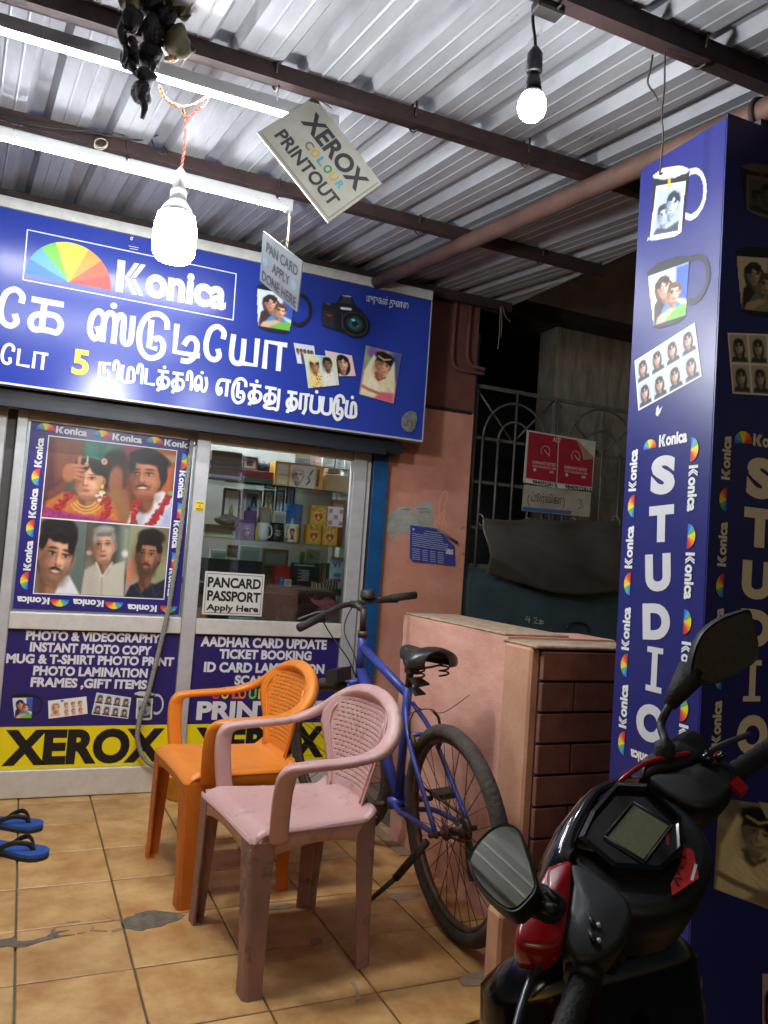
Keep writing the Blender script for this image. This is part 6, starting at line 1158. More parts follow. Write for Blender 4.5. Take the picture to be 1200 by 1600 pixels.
# ================================================================== plastic armchairs
def make_chair(label, mats, loc, yaw, group):
    m_main, m_leg = mats
    t = thing('plastic_chair', label, 'chair', (0, 0, 0), group)
    def seatf(u, v):
        x = -.205 + .405 * u; hw = .185 + .042 * u; y = (v - .5) * 2 * hw
        z = .428 - .016 * math.sin(math.pi * v) * math.sin(math.pi * min(1, u * 1.1)) + .012 * u
        e = max(0, (u - .86) / .14); z -= (.030 + .008 * abs(2 * v - 1) ** 2) * e ** 2; x -= .010 * e * 0
        s = max(0, (abs(2 * v - 1) - .90) / .10); z -= .012 * s ** 2
        b = max(0, (.12 - u) / .12); z += .03 * b * b
        return (x, y, z)
    mb = MB(); mb.grid(seatf, 28, 28, True, (0, 0, -.005)); mb.build('seat', m_main, t)
    # apron: front lip and two sides with an arched lower edge
    def apron(a, b, drop0, arch, n=14):
        a, b = Vector(a), Vector(b); nrm = (b - a).cross(Vector((0, 0, 1))).normalized() * .004; mb = MB()
        mb.grid(lambda u, v: a.lerp(b, u) + Vector((0, 0, -(drop0 - arch * math.sin(math.pi * u) ** .5) * v)), n, 2, True, nrm); return mb
    for q in (((.1945, -.224, .419), (.1945, .224, .419), .096, .062), ((-.20, .183, .428), (.185, .222, .424), .10, .055), ((-.20, -.183, .428), (.185, -.222, .424), .10, .055), ((-.203, -.183, .428), (-.203, .183, .428), .09, .05)): apron(*q).build('apron', m_main, t)
    # legs: folded channels
    def leg(top, foot, fx, fy, w1, w2, d1, d2):
        mb = MB(); rings = []
        for k in range(7):
            f = k / 6; p = Vector(top).lerp(Vector(foot), f); w = w1 + (w2 - w1) * f; d = d1 + (d2 - d1) * f; th = .0055; fl = .004 if k == 6 else 0
            c = .010
            pts = [(0 - w, 0 + fl), (-c, 0 + fl), (-c * .3, -c * .3 + fl), (0 + fl, -c), (0 + fl, -d), (-th, -d), (-th, -c), (-c, -th), (-w, -th)]
            rings.append([(p.x + fx * b_, p.y + fy * a_, p.z) for a_, b_ in [(q[0], q[1]) for q in pts]])
        n = 9; vs = [v for r in rings for v in r]; fs = []
        for k in range(6):
            for i in range(n): j = (i + 1) % n; fs.append((k * n + i, k * n + j, k * n + n + j, k * n + n + i))
        fs += [tuple(range(n - 1, -1, -1)), tuple(range(6 * n, 7 * n))]; mb.add(vs, fs); o = mb.build('leg', m_leg, t)
        bm = bmesh.new(); bm.from_mesh(o.data); bmesh.ops.recalc_face_normals(bm, faces=bm.faces); bm.to_mesh(o.data); bm.free()
        # sole plate
        mb = MB(); p = Vector(foot); mb.box((p.x - fx * .003, p.y - fy * .004, .0), (p.x - fx * d2 * .55, p.y - fy * w2 * .96, .006)); mb.build('foot', m_leg, t)
    for s in (-1, 1):
        leg((.201, s * .228, .406), (.196, s * .256, 0), 1, s, .070, .054, .070, .048); leg((-.208, s * .186, .425), (-.200, s * .214, 0), -1, s, .062, .046, .066, .044)
    # armrests
    for s in (-1, 1):
        P = spline([(.120, s * .226, .405), (.128, s * .243, .48), (.130, s * .256, .555), (.122, s * .263, .598), (.098, s * .268, .616), (.04, s * .271, .621), (-.03, s * .274, .624), (-.11, s * .272, .632), (-.17, s * .258, .650), (-.215, s * .230, .680), (-.245, s * .190, .716), (-.262, s * .135, .746), (-.272, s * .07, .764), (-.275, 0, .770)], 5)
        n = len(P); vs = []; prev = None; mb = MB()
        for i, p in enumerate(P):
            p = Vector(p); tg = (Vector(P[min(i + 1, n - 1)]) - Vector(P[max(i - 1, 0)])).normalized(); f = i / (n - 1)
            out = Vector((0, s, 0)) if f < .5 else (Vector((-.25, p.y, (p.z - .58))) if True else None)
            if f < .30: out = Vector((.15, s, .05))
            out = (out - tg * tg.dot(out)).normalized(); up = tg.cross(out).normalized()
            g0 = min(1, max(0, (f - .20) / .12)); wd = .013 + .015 * g0; th = .027 - .015 * g0
            for k in range(12):
                a = 2 * math.pi * k / 12; ca, sa = math.cos(a), math.sin(a); ca = math.copysign(abs(ca) ** .55, ca); sa = math.copysign(abs(sa) ** .55, sa)
                # arms lie flat (wide across); on the arch the wide side faces forward
                if f < .55: vs.append(p + out * wd * ca + up * th * sa)
                else: g = min(1, (f - .55) / .2); vs.append(p + out * (wd * (1 - g) + .022 * g) * ca + up * (th * (1 - g) + .020 * g) * sa)
        fs = [(i * 12 + k, i * 12 + (k + 1) % 12, i * 12 + 12 + (k + 1) % 12, i * 12 + 12 + k) for i in range(n - 1) for k in range(12)] + [tuple(range(11, -1, -1)), tuple(range((n - 1) * 12, n * 12))]
        mb.add(vs, fs, True); o = mb.build('armrest', m_main, t); bm = bmesh.new(); bm.from_mesh(o.data); bmesh.ops.recalc_face_normals(bm, faces=bm.faces); bm.to_mesh(o.data); bm.free()
    # woven back panel with slots
    zs_ = [.43, .475, .53, .585, .635, .675, .712, .740, .758, .769]; hs = [.118, .130, .152, .180, .204, .206, .186, .148, .10, .02]
    def hw(z): return float(np.interp(z, zs_, hs))
    def backf(u, v):
        z = .430 + (.767 - .430) * v; h = hw(z); q = 2 * u - 1; x = -.205 - .068 * v + .055 * (q * q) * (h / .2) ** 2 ; return (x, q * h, z)
    mb = MB(); mb.grid(backf, 35, 88, True, (-.0045, 0, 0), skip=lambda i, j: 10 < j < 80 and j % 4 == 1 and 3 < i < 31 and i % 2 == (j // 4) % 2); mb.build('backrest', m_main, t)
    mb = MB(); P = [(backf(0.10 if s < 0 else .9, v)) for s in (0,) for v in ()]
    for s in (.085, .915): mb = MB(); mb.tube([Vector(backf(s, v)) + Vector((.002, 0, 0)) for v in np.linspace(.05, .82, 20)], .004, 6); mb.build('back_rib', m_main, t)
    # rear root of the back panel down to the seat
    mb = MB(); mb.grid(lambda u, v: ((-.206 + .0 * v) + .012 * (1 - abs(2 * u - 1)) * (1 - v) * -0 - .0, (2 * u - 1) * (.186 - .066 * v ** .6), .426 + .03 * v), 16, 4, True, (-.005, 0, 0)); mb.build('back_root', m_main, t)
    t.location = loc; t.rotation_euler = (0, 0, yaw); t.scale = (1.0, 1.0, .965); return t
M_or = pmat('orange_plastic', rgb(226, 136, 44), .38, noise=(5, rgb(214, 122, 36), .3), wear=(16, rgb(176, 120, 64), .64)); M_or2 = pmat('orange_plastic_leg', rgb(214, 118, 34), .42, noise=(9, rgb(178, 96, 34), .25))
M_pk = pmat('pink_plastic', rgb(192, 142, 138), .42, noise=(7, rgb(198, 166, 162), .25), wear=(12, rgb(166, 138, 132), .58)); M_pk2 = pmat('pink_plastic_scuffed', rgb(164, 118, 114), .48, noise=(10, rgb(128, 106, 102), .2), wear=(9, rgb(104, 94, 90), .56))
YAW = math.pi + .112
make_chair('faded pink plastic armchair in front of the orange one', (M_pk, M_pk2), (.752, -1.588, 0), YAW, 'plastic armchairs')
make_chair('bright orange plastic armchair nearer the shop front', (M_or, M_or2), (.677, -1.025, 0), math.pi + .085, 'plastic armchairs')

# ================================================================== bicycle
TH, LE = .007, .09
BO = at(716, 1472, 2, 0); Fv = Vector((math.sin(TH), math.cos(TH), 0)); Lv = Vector((-math.cos(TH), math.sin(TH), 0)); Uv = Vector((0, 0, 1)) * math.cos(LE) + Lv * math.sin(LE); Sv = Uv.cross(Fv)   # Sv = left
bk = thing('bicycle', 'old blue bicycle with dusty tyres parked against the low pink wall', 'bicycle', tuple(BO))
def bp(x, y, z): return BO + Fv * x + Sv * y + Uv * z
M_bblue = pmat('bike_blue', rgb(58, 74, 160), .38, noise=(14, rgb(48, 60, 132), .25), wear=(22, rgb(96, 84, 80), .68)); M_tyre = pmat('dusty_tyre', rgb(50, 46, 43), .85, noise=(18, rgb(80, 70, 62), .22), bump=(70, .8, .006)); M_rim = pmat('rusty_rim', rgb(116, 104, 92), .5, .6, noise=(24, rgb(86, 62, 46), .2)); M_bblack = pmat('bike_black', rgb(34, 33, 34), .5, noise=(30, rgb(64, 56, 50), .25)); M_greasy = pmat('greasy_steel', rgb(62, 54, 48), .55, .5, noise=(40, rgb(84, 62, 44), .22)); M_seat = pmat('saddle_vinyl', rgb(34, 34, 36), .32, noise=(20, rgb(54, 50, 48), .3))
def wheel(cf, fwd, up, left, label):
    """cf centre; a wheel with tyre, rim, hub, spokes"""
    R0, rt = .308, .024; axle = left
    mb = MB(); mb.torus(cf, axle, R0, rt, 72, 12, 1.05); ty = mb.build('tyre', M_tyre, bk)
    # tread blocks
    tr = MB()
    for k in range(52):
        a = 2 * math.pi * k / 52
        for s in (-1, 1):
            a2 = a + s * .018; d = fwd * math.cos(a2) + up * math.sin(a2); e = -fwd * math.sin(a2) + up * math.cos(a2); c = cf + d * (R0 + rt * .93) + axle * (s * .0085); w = e * .011 + axle * (s * .006); h = axle * (s * .0075); tr.prism([c - w * .6 - h, c + w * .6 - h, c + w + h, c - w + h], d * .0045)
    tr.build('tread', M_tyre, ty)
    mb = MB(); mb.torus(cf, axle, .282, .0095, 56, 8, 1.35); mb.build('rim', M_rim, bk)
    mb = MB(); mb.lathe(cf - axle * .05, axle, [(0, .006), (.006, .008), (.018, .010), (.02, .027), (.026, .027), (.03, .014), (.07, .014), (.074, .024), (.080, .024), (.082, .010), (.094, .008), (.1, .006)], 14); mb.build('hub', M_greasy, bk)
    mb = MB()
    for k in range(32):
        a = 2 * math.pi * k / 32; s = 1 if k % 2 else -1; a0 = a + (.55 if (k // 2) % 2 else -.55); h = cf + (fwd * math.cos(a0) + up * math.sin(a0)) * .024 + axle * (s * .024); r_ = cf + (fwd * math.cos(a) + up * math.sin(a)) * .276; mb.tube([h, r_], .0013, 4, cap=False)
    mb.build('spokes', M_greasy, bk)
RX, RZ_ = .025, .333
wheel(bp(RX, 0, RZ_), Fv, Uv, Sv, 'rear')
BBx, BBz = .455, .295; STx, STz = .352, .735; HTx, HTz = .795, .862; HBx, HBz = .825, .705
def ft(name, a, b, r, mat=M_bblue, n=12): mb = MB(); mb.tube([bp(*a), bp(*b)], r, n); return mb.build(name, mat, bk)
ft('top_tube', (STx + .004, 0, STz - .03), (HTx, 0, HTz - .045), .0165); ft('down_tube', (BBx, 0, BBz + .01), (HBx - .004, 0, HBz + .02), .021); ft('seat_tube', (BBx, 0, BBz), (STx, 0, STz), .0165); ft('head_tube', (HBx, 0, HBz), (HTx, 0, HTz), .020); ft('bottom_bracket', (BBx, -.036, BBz), (BBx, .036, BBz), .022)
for s in (-1, 1):
    mb = MB(); mb.tube(spline([bp(BBx - .015, s * .022, BBz), bp(BBx - .10, s * .038, BBz + .0), bp(BBx - .2, s * .056, RZ_ - .015), bp(RX, s * .062, RZ_)], 4), .0095, 8); mb.build('chain_stay', M_bblue, bk)
    mb = MB(); mb.tube(spline([bp(STx - .004, s * .014, STz - .06), bp(.27, s * .042, .60), bp(.20, s * .052, .52), bp(RX, s * .062, RZ_ + .004)], 4), .0085, 8); mb.build('seat_stay', M_bblue, bk)
    mb = MB(); mb.box((0, 0, 0), (.001, .001, .001)); 
    mb = MB(); mb.tube([bp(.215, s * .050, .60), bp(.20, s * .050, .57), bp(.195, s * .034, .545)], [.008, .009, .007], 8); mb.tube(spline([bp(.22, s * .056, .585), bp(.225, s * .056, .64), bp(.235, s * .04, .665)], 4), .005, 6); mb.build('brake_arm', M_greasy, bk)
ft('stay_bridge', (.262, -.04, .585), (.262, .04, .585), .007)
mb = MB(); mb.tube(spline([bp(.235, -.045, .668), bp(.24, -.01, .675), bp(.235, .045, .668)], 5), .002, 5); mb.tube(spline([bp(.30, .02, .735), bp(.27, .03, .70), bp(.24, .0, .672)], 5), .0025, 5); mb.tube(spline([bp(.235, -.03, .668), bp(.19, -.06, .67), bp(.12, -.12, .735)], 5), .0014, 4); mb.build('brake_cable', M_blackwire, bk)
for s in (-1, 1): mb = MB(); mb.lathe(bp(RX, s * .056, RZ_), Sv * s, [(0, .013), (.008, .013), (.009, .009), (.024, .009), (.03, .006)], 10); mb.build('axle_nut', M_greasy, bk)
# saddle on a sprung post
mb = MB(); mb.cyl(bp(STx, 0, STz - .01), bp(.330, 0, .800), .0135); mb.build('seat_post', M_greasy, bk)
SX0, SX1, SZ = .120, .395, .872
def saddle(u, v):
    x = SX1 + (SX0 - SX1) * u; w = float(np.interp(u, [0, .08, .35, .6, .8, .93, 1], [.012, .024, .032, .062, .092, .090, .045])); a = (v - .5) * 2 * math.pi * .62; y = w * math.sin(a) ; top = float(np.interp(u, [0, .15, .5, .8, 1], [.0, .012, .010, .026, .018])); h = float(np.interp(u, [0, .1, .5, .8, 1], [.034, .050, .056, .078, .062]))
    return bp(x, y, SZ + top - h * (1 - math.cos(a)) * .62)
mb = MB(); mb.grid(saddle, 22, 16, True, -Uv * .006); mb.build('saddle', M_seat, bk)
mb = MB()
for s in (-1, 1): mb.tube(spline([bp(.375, s * .008, .84), bp(.33, s * .022, .815), bp(.26, s * .024, .812), bp(.17, s * .040, .835)], 4), .0038, 6); mb.tube([bp(.16 + .016 * math.cos(a), s * .045 + .016 * math.sin(a), .795 + .0028 * a) for a in np.linspace(0, 15, 50)], .0032, 5)
mb.cbox(bp(.318, 0, .80), .035, .05, .03); mb.build('saddle_springs', M_greasy, bk)
mb = MB(); mb.prism([bp(.30, -.02, .77), bp(.24, -.03, .755), bp(.23, .03, .752), bp(.30, .02, .768)], Uv * .006); mb.prism([bp(.305, -.016, .735), bp(.255, -.022, .72), bp(.25, .022, .72), bp(.305, .016, .735)], Uv * .005); mb.build('reflector_bracket', M_bblack, bk)
# crank, chain ring, chain, pedals
mb = MB(); mb.lathe(bp(BBx, -.044, BBz), Sv, [(0, .085), (.003, .088), (.004, .08), (.004, .02)], 30); mb.build('chain_ring', M_greasy, bk)
for s, a in ((-1, 2.6), (1, 2.6 + math.pi)):
    e = bp(BBx + .165 * math.cos(a), s * .066, BBz + .165 * math.sin(a) * .55); mb = MB(); mb.tube([bp(BBx, s * .056, BBz), e], [.012, .009], 8); mb.build('crank', M_greasy, bk)
    mb = MB(); c = e + Sv * (s * .05); mb.prism([c + Fv * .035 - Sv * .04, c + Fv * .035 + Sv * .04, c - Fv * .035 + Sv * .04, c - Fv * .035 - Sv * .04], Uv * .020); mb.build('pedal', M_bblack, bk)
mb = MB(); mb.lathe(bp(RX, -.05, RZ_), Sv, [(0, .036), (.012, .040), (.014, .03)], 18); mb.build('sprocket', M_greasy, bk)
mb = MB()
for sz, r0, r1 in ((1, .086, .04), (-1, .086, .04)): mb.tube([bp(BBx, -.043, BBz + sz * r0), bp(RX, -.043, RZ_ + sz * r1)], .0045, 6)
mb.build('chain', M_greasy, bk)
mb = MB(); mb.tube([bp(RX + .02, -.062, RZ_ - .03), bp(RX + .0, -.065, RZ_ - .11), bp(RX - .01, -.062, RZ_ - .16)], [.012, .018, .012], 8); mb.build('derailleur', M_bblack, bk)
# kickstand to the left
ks = at(560, 1422, 2, .008); mb = MB(); mid = bp(RX + .04, .072, .27).lerp(ks, .45); mb.tube([bp(RX + .05, .068, .295), mid], .013, 8); mb.tube([mid, ks], [.0085, .0075], 8); mb.tube([ks + (mid - ks).normalized() * .03, ks], [.011, .013], 8); mb.build('kickstand', M_bblack, bk)
# steered front end
AX = (Vector((HTx, 0, HTz)) - Vector((HBx, 0, HBz))).normalized(); ST = math.radians(20)
def sp(x, y, z):
    v = Vector((x, y, z)) - Vector((HBx, 0, HBz)); v = Matrix.Rotation(ST, 3, AX) @ v + Vector((HBx, 0, HBz)); return bp(*v)
def sdir(v): v = Matrix.Rotation(ST, 3, AX) @ Vector(v); return (Fv * v.x + Sv * v.y + Uv * v.z).normalized()
FXa = 1.005; wheel(sp(FXa, 0, .335), sdir((1, 0, 0)), sdir((0, 0, 1)), sdir((0, 1, 0)), 'front')
for s in (-1, 1): mb = MB(); mb.tube(spline([sp(HBx + .008, s * .05, HBz - .035), sp(HBx + .05, s * .055, HBz - .14), sp(HBx + .12, s * .057, .46), sp(FXa, s * .056, .335)], 4), [.0135] * 4 + [.013] * 4 + [.011] * 4 + [.010], 8); mb.build('fork_leg', M_bblue, bk)
mb = MB(); mb.tube([sp(HBx + .006, -.058, HBz - .03), sp(HBx + .006, .058, HBz - .03)], .015, 8); mb.build('fork_crown', M_bblue, bk)
mb = MB(); mb.cyl(sp(HTx - .002, 0, HTz + .0), sp(HTx - .004, 0, HTz + .022), .022); mb.build('headset', M_rim, bk)
mb = MB(); mb.cyl(sp(HTx - .004, 0, HTz + .022), sp(HTx - .020, 0, HTz + .115), .014); mb.tube([sp(HTx - .018, 0, HTz + .105), sp(HTx + .02, 0, HTz + .125), sp(HTx + .055, 0, HTz + .128)], [.014, .014, .016], 10); mb.build('stem', M_bblack, bk)
hc = (HTx + .055, 0, HTz + .128)
mb = MB(); mb.tube(spline([sp(hc[0] - .055, .31, hc[2] - .045), sp(hc[0] - .02, .16, hc[2] - .018), sp(hc[0], .05, hc[2]), sp(hc[0], -.05, hc[2]), sp(hc[0] - .02, -.16, hc[2] + .002), sp(hc[0] - .055, -.31, hc[2])], 5), .0115, 10); mb.build('handlebar', M_bblack, bk)
for s in (-1, 1):
    mb = MB(); mb.tube([sp(hc[0] - .033, s * .19, hc[2] + (.0015 if s < 0 else -.0245)), sp(hc[0] - .057, s * .315, hc[2] - (.0 if s < 0 else .046))], [.0165, .0165], 12); mb.build('grip', pmat('grip_rubber', rgb(40, 38, 38), .75, bump=(120, .6)), bk)
    mb = MB(); mb.tube([sp(hc[0] - .012, s * .15, hc[2] - .008), sp(hc[0] + .03, s * .17, hc[2] - .015), sp(hc[0] + .01, s * .27, hc[2] - .025)], .006, 6); mb.build('brake_lever', M_bblack, bk)
    mb = MB(); mb.tube(spline([sp(hc[0] + .01, s * .15, hc[2]), sp(hc[0] + .10, s * .10, hc[2] - .02), sp(hc[0] + .11, s * .04, hc[2] - .12), sp(HBx + .05, s * .02, HBz + .06), sp(HBx + .03, 0, HBz - .02)], 6), .003, 5); mb.build('brake_cable', M_blackwire, bk)
mb = MB(); b0 = sp(hc[0] - .005, -.085, hc[2] + .012); mb.lathe(b0, sdir((0, 0, 1)), [(0, .020), (.003, .030), (.016, .032), (.020, .030), (.032, .030), (.038, .022), (.040, .008)], 18); mb.build('bell', M_bblack, bk)
# small dark lamp box on the fork crown
mb = MB(); c = sp(HBx + .10, .03, HBz - .015); mb.prism([sp(HBx + .06, .00, HBz - .03), sp(HBx + .06, .075, HBz - .03), sp(HBx + .14, .075, HBz - .045), sp(HBx + .14, .0, HBz - .045)], Uv * .055); mb.build('lamp_box', M_bblack, bk)

# ================================================================== scooter
# handlebar frame of reference: x to the rider's right, y forward, z out of the dashboard
SC_O = Vector((.902, -2.931, .769)); SX_ = Vector((.8494, .3244, .4165)); SY_ = Vector((-.4676, .8280, .3087)); SZ_ = Vector((-.2449, -.4577, .8547))
sco = thing('scooter', 'black and red scooter with digital dashboard and two mirrors in the foreground', 'scooter', (1.0, -3.2, -.21))
def hp(x, y, z): return SC_O + SX_ * x + SY_ * y + SZ_ * z
M_sblk = pmat('scooter_black', rgb(12, 12, 13), .5, noise=(60, rgb(17, 17, 18), .3), bump=(260, .15, .001)); M_gloss = pmat('scooter_gloss_black', rgb(11, 11, 13), .16, coat=.4); M_red = pmat('scooter_red', rgb(140, 16, 24), .26, coat=.3); M_visor = pmat('smoked_visor', rgb(26, 26, 28), .12, coat=.6); M_rub = pmat('scooter_rubber', rgb(19, 19, 20), .7, bump=(140, .6)); M_grey = pmat('scooter_grey', rgb(24, 25, 27), .55, bump=(300, .2, .001))
def hullz(outline, z_top, z_bot, inset=.012, name='panel', mat=M_sblk, dome=0.0):
    """panel from an outline in (x, y): rounded upper edge, slightly domed top, walls down to z_bot"""
    if len(outline) < 20: outline = spline(list(outline) + [outline[0]], 5)[:-1]
    n = len(outline); P = np.array(outline, float); c = P.mean(0); rings = []; prof = [(.06, z_bot), (0, z_top - inset - .02)] + [(inset * (1 - math.cos(a)), z_top - inset * (1 - math.sin(a))) for a in np.linspace(0, math.pi / 2, 6)]
    prof[0] = (.010, z_bot)
    for i, z in prof: rings.append([hp(*(c + (p - c) * max(.2, 1 - i / (np.linalg.norm(p - c) + 1e-6))), z) for p in P])
    for k_, dz in ((.6, .003), (.25, .005)): rings.append([hp(*(c + (p - c) * k_ * (1 - inset / (np.linalg.norm(p - c) + 1e-6))), z_top + dz * (1 if dome == 0 else dome)) for p in P])
    m = len(rings); vs = [v for r in rings for v in r]; fs = []
    for k in range(m - 1):
        for i in range(n): j = (i + 1) % n; fs.append((k * n + i, k * n + j, k * n + n + j, k * n + n + i))
    fs += [tuple(range((m - 1) * n, m * n)), tuple(range(n - 1, -1, -1))]
    mb = MB(); mb.add(vs, fs, True); o = mb.build(name, mat, sco); bm = bmesh.new(); bm.from_mesh(o.data); bmesh.ops.recalc_face_normals(bm, faces=bm.faces); bm.to_mesh(o.data); bm.free(); return o
hullz(spline([(-.13, .03), (-.10, .065), (0, .085), (.09, .065), (.118, .0), (.102, -.062), (.045, -.108), (-.05, -.112), (-.118, -.07), (-.14, -.02), (-.13, .03)], 4)[:-1], -.010, -.12, .02, 'dash_cowl')
# raised instrument rim, display and sticker
rim = [(-.075, .055), (-.02, .066), (.055, .066), (.085, .03), (.062, -.035), (.01, -.062), (-.045, -.055), (-.085, -.005)]
rs = spline(rim + rim[:1], 1)[:-1]; mb = MB(); n = len(rs); vs = []
for sc_k, z in ((1.12, -.006), (1.10, .012), (1.0, .014), (.98, .002)): vs += [hp(x * sc_k, y * sc_k, z) for x, y in rs]
mb.add(vs, [(k * n + i, k * n + (i + 1) % n, k * n + n + (i + 1) % n, k * n + n + i) for k in range(3) for i in range(n)] + [tuple(range(3 * n, 4 * n))], False); mb.build('instrument_rim', M_gloss, sco)
mb = MB(); mb.box((0, 0, 0), (0, 0, 0)); mb = MB(); mb.prism([hp(-.043, .030, .0035), hp(.043, .030, .0035), hp(.043, -.030, .0035), hp(-.043, -.030, .0035)], SZ_ * .001); disp = mb.build('display', pmat('lcd_green_grey', rgb(88, 92, 66), .25, noise=(40, rgb(82, 86, 62), .3)), sco)
for a, b in (((-.047, -.034), (.047, -.034)), ((.047, .034), (.047, -.034)), ((-.047, .034), (.047, .034)), ((-.047, .034), (-.047, -.034))): mb = MB(); mb.tube([hp(*a, .006), hp(*b, .006)], .0016, 5); mb.build('display_edge', M_grey, sco)
hb = Board(sco, hp(0, 0, 0), SX_, SY_, SZ_)
hb.d = .006; hb.text_uv('DIGITAL', (.008, -.047), (.022, .012), .004, ink(150, 30, 30), .01)
mb = MB(); mb.prism([hp(.034, -.055, -.0035), hp(.030, -.078, -.0035), (hp(-.01, -.104, -.0035)), hp(-.066, -.088, -.0035), hp(-.050, -.078, -.0035), hp(.0, -.072, -.0035)], SZ_ * .0012); mb.build('red_sticker', pmat('sticker_red', rgb(196, 30, 30), .4), sco)
hb.d = -.0015; hb.strokes([[np.array((-.045 + .02 * k, -.088 + .008 * k)), np.array((-.037 + .02 * k, -.078 + .007 * k)), np.array((-.03 + .02 * k, -.086 + .006 * k))] for k in range(4)], .0022, BLK, 'sticker_print'); hb.strokes([[np.array((-.022, -.098)), np.array((.008, -.091))]], .0022, ink(214, 214, 210), 'sticker_print')
# smoked visor in front of the dash
def visor(u, v):
    ox = float(np.interp(u, [0, .15, .32, .5, .68, .85, 1], [-.162, -.118, -.062, -.002, .055, .100, .128])); oy = float(np.interp(u, [0, .15, .32, .5, .68, .85, 1], [.076, .098, .112, .114, .102, .080, .052]))
    ix = float(np.interp(u, [0, .3, .6, .85, 1], [-.118, -.060, .030, .090, .112])); iy = float(np.interp(u, [0, .3, .6, .85, 1], [.052, .066, .082, .066, .044]))
    return hp(ox + (ix - ox) * v, oy + (iy - oy) * v, -.055 + .058 * v ** .6 + .022 * math.sin(math.pi * v) * math.sin(math.pi * u) ** .5)
mb = MB(); mb.grid(visor, 24, 8, True, SY_ * .003); mb.build('visor', M_visor, sco)
# red side cowls
def cowl(s, name, mat):
    o = [(.150, .070), (.118, .050), (.150, .030), (.185, .012), (.250, -.012), (.285, .020), (.282, .040), (.240, .055)]
    P = [(s * x, y) for x, y in (o if s > 0 else o)]
    return hullz(P, .006, -.055, .014, name, mat)
cowl(-1, 'side_cowl', M_red); cowl(1, 'side_cowl', M_sblk)
mb = MB(); mb.tube(spline([hp(.045, .078, -.004), hp(.10, .068, .006), (hp(.15, .052, .010)), hp(.215, .012, .010)], 5), .0045, 6); mb.build('red_trim', M_red, sco)
hullz([(-.15, .028), (-.12, .045), (-.112, -.02), (-.135, -.06), (-.20, -.07), (-.248, -.045), (-.24, -.014), (-.19, .01)], .004, -.07, .01, 'switch_pod', M_grey); hullz([(.15, .028), (.12, .045), (.112, -.02), (.135, -.06), (.20, -.075), (.248, -.05), (.245, -.02), (.19, .01)], .0, -.07, .012, 'switch_pod', M_sblk)
for x, y in ((-.185, -.018), (-.205, -.030)): mb = MB(); mb.tube([hp(x, y, .006), hp(x - .012, y - .014, .009)], .004, 7); mb.build('switch', M_sblk, sco); mb = MB(); mb.tube([hp(x - .004, y - .016, .009), hp(x - .008, y - .020, .0092)], .003, 6); mb.build('switch_mark', ink(170, 170, 170), sco)
mb = MB(); mb.cbox((0, 0, 0), .001, .001, .001); mb = MB(); mb.prism([hp(.196, -.066, -.004), hp(.222, -.070, -.004), hp(.218, -.092, -.012), hp(.194, -.088, -.012)], SZ_ * .012); mb.build('kill_switch', M_red, sco)
mb = MB(); mb.tube([hp(.215, -.012, .002), hp(.228, -.018, .018)], [.009, .011], 10); mb.tube([hp(.235, -.028, .006), hp(.245, -.035, .02)], .006, 8); mb.build('start_button', M_gloss, sco)
for s in (-1, 1):
    mb = MB(); P = [hp(s * (.245 + .012 * k), -.050 - .0028 * k, -.030) for k in range(13)]; mb.tube(P, [.017 + (.0015 if k % 2 else 0) for k in range(13)], 14); mb.build('grip', M_rub, sco)
    mb = MB(); mb.tube([hp(s * .386, -.083, -.030), hp(s * .412, -.089, -.030)], [.019, .018], 14); mb.build('bar_end', M_gloss, sco)
    mb = MB(); mb.tube(spline([hp(s * .235, -.006, -.035), hp(s * .27, .006, -.038), hp(s * .33, -.008, -.040), hp(s * .40, -.035, -.042)], 5), .0058, 8); mb.build('brake_lever', pmat('lever_silver', rgb(84, 86, 90), .35, .7), sco)
    mb = MB(); mb.tube([hp(s * .235, -.045, -.03), hp(s * .252, -.052, -.03)], .026, 14); mb.build('grip_collar', M_sblk, sco)
# mirrors
def mirror(s, stem, outl, cpt, nrm, name_l):
    mb = MB(); mb.tube(spline(stem, 6), .0075, 10); mb.build('mirror_stem', M_sblk, sco); mb = MB(); b0, b1 = Vector(stem[0]), Vector(stem[1]); d = (b1 - b0).normalized(); mb.lathe(b0 - d * .012, d, [(0, .019), (.004, .020), (.030, .018), (.034, .012), (.04, .009)], 14); mb.build('stem_boot', M_rub, sco)
    nrm = Vector(nrm).normalized(); P = [onp(x, y, cpt, nrm) for x, y in outl]; P = [Vector(q) for q in spline([tuple(p) for p in P] + [tuple(P[0])], 5)[:-1]]; c = sum(P, Vector()) / len(P); n = len(P)
    rings = [[c + (p - c) * k + nrm * z for p in P] for k, z in ((.90, .0035), (.97, .006), (1.0, .002), (1.0, -.012), (.86, -.030), (.55, -.042), (.2, -.047))]
    vs = [v for r in rings for v in r]; fs = [(k * n + i, k * n + (i + 1) % n, k * n + n + (i + 1) % n, k * n + n + i) for k in range(6) for i in range(n)] + [tuple(range(6 * n, 7 * n)), tuple(range(n - 1, -1, -1))]
    mb = MB(); mb.add(vs, fs, True); o = mb.build('mirror_housing', M_sblk, sco, auto=40); bm = bmesh.new(); bm.from_mesh(o.data); bmesh.ops.recalc_face_normals(bm, faces=bm.faces); bm.to_mesh(o.data); bm.free()
    mb = MB(); mb.prism([c + (p - c) * .895 + nrm * .0046 for p in P], nrm * .001); mb.build('mirror_glass', pmat('mirror_glass', rgb(150, 152, 140), .03, 1.0) if s < 0 else pmat('dusty_mirror_glass', rgb(70, 68, 64), .45, .6, noise=(120, rgb(50, 48, 46), .3)), sco); return c, nrm
cL = hp(-.300, .055, .145); toC = (CAM - cL).normalized(); nL = (toC + (Vector((-.1, -2.25, 2.5)) - cL).normalized()).normalized()
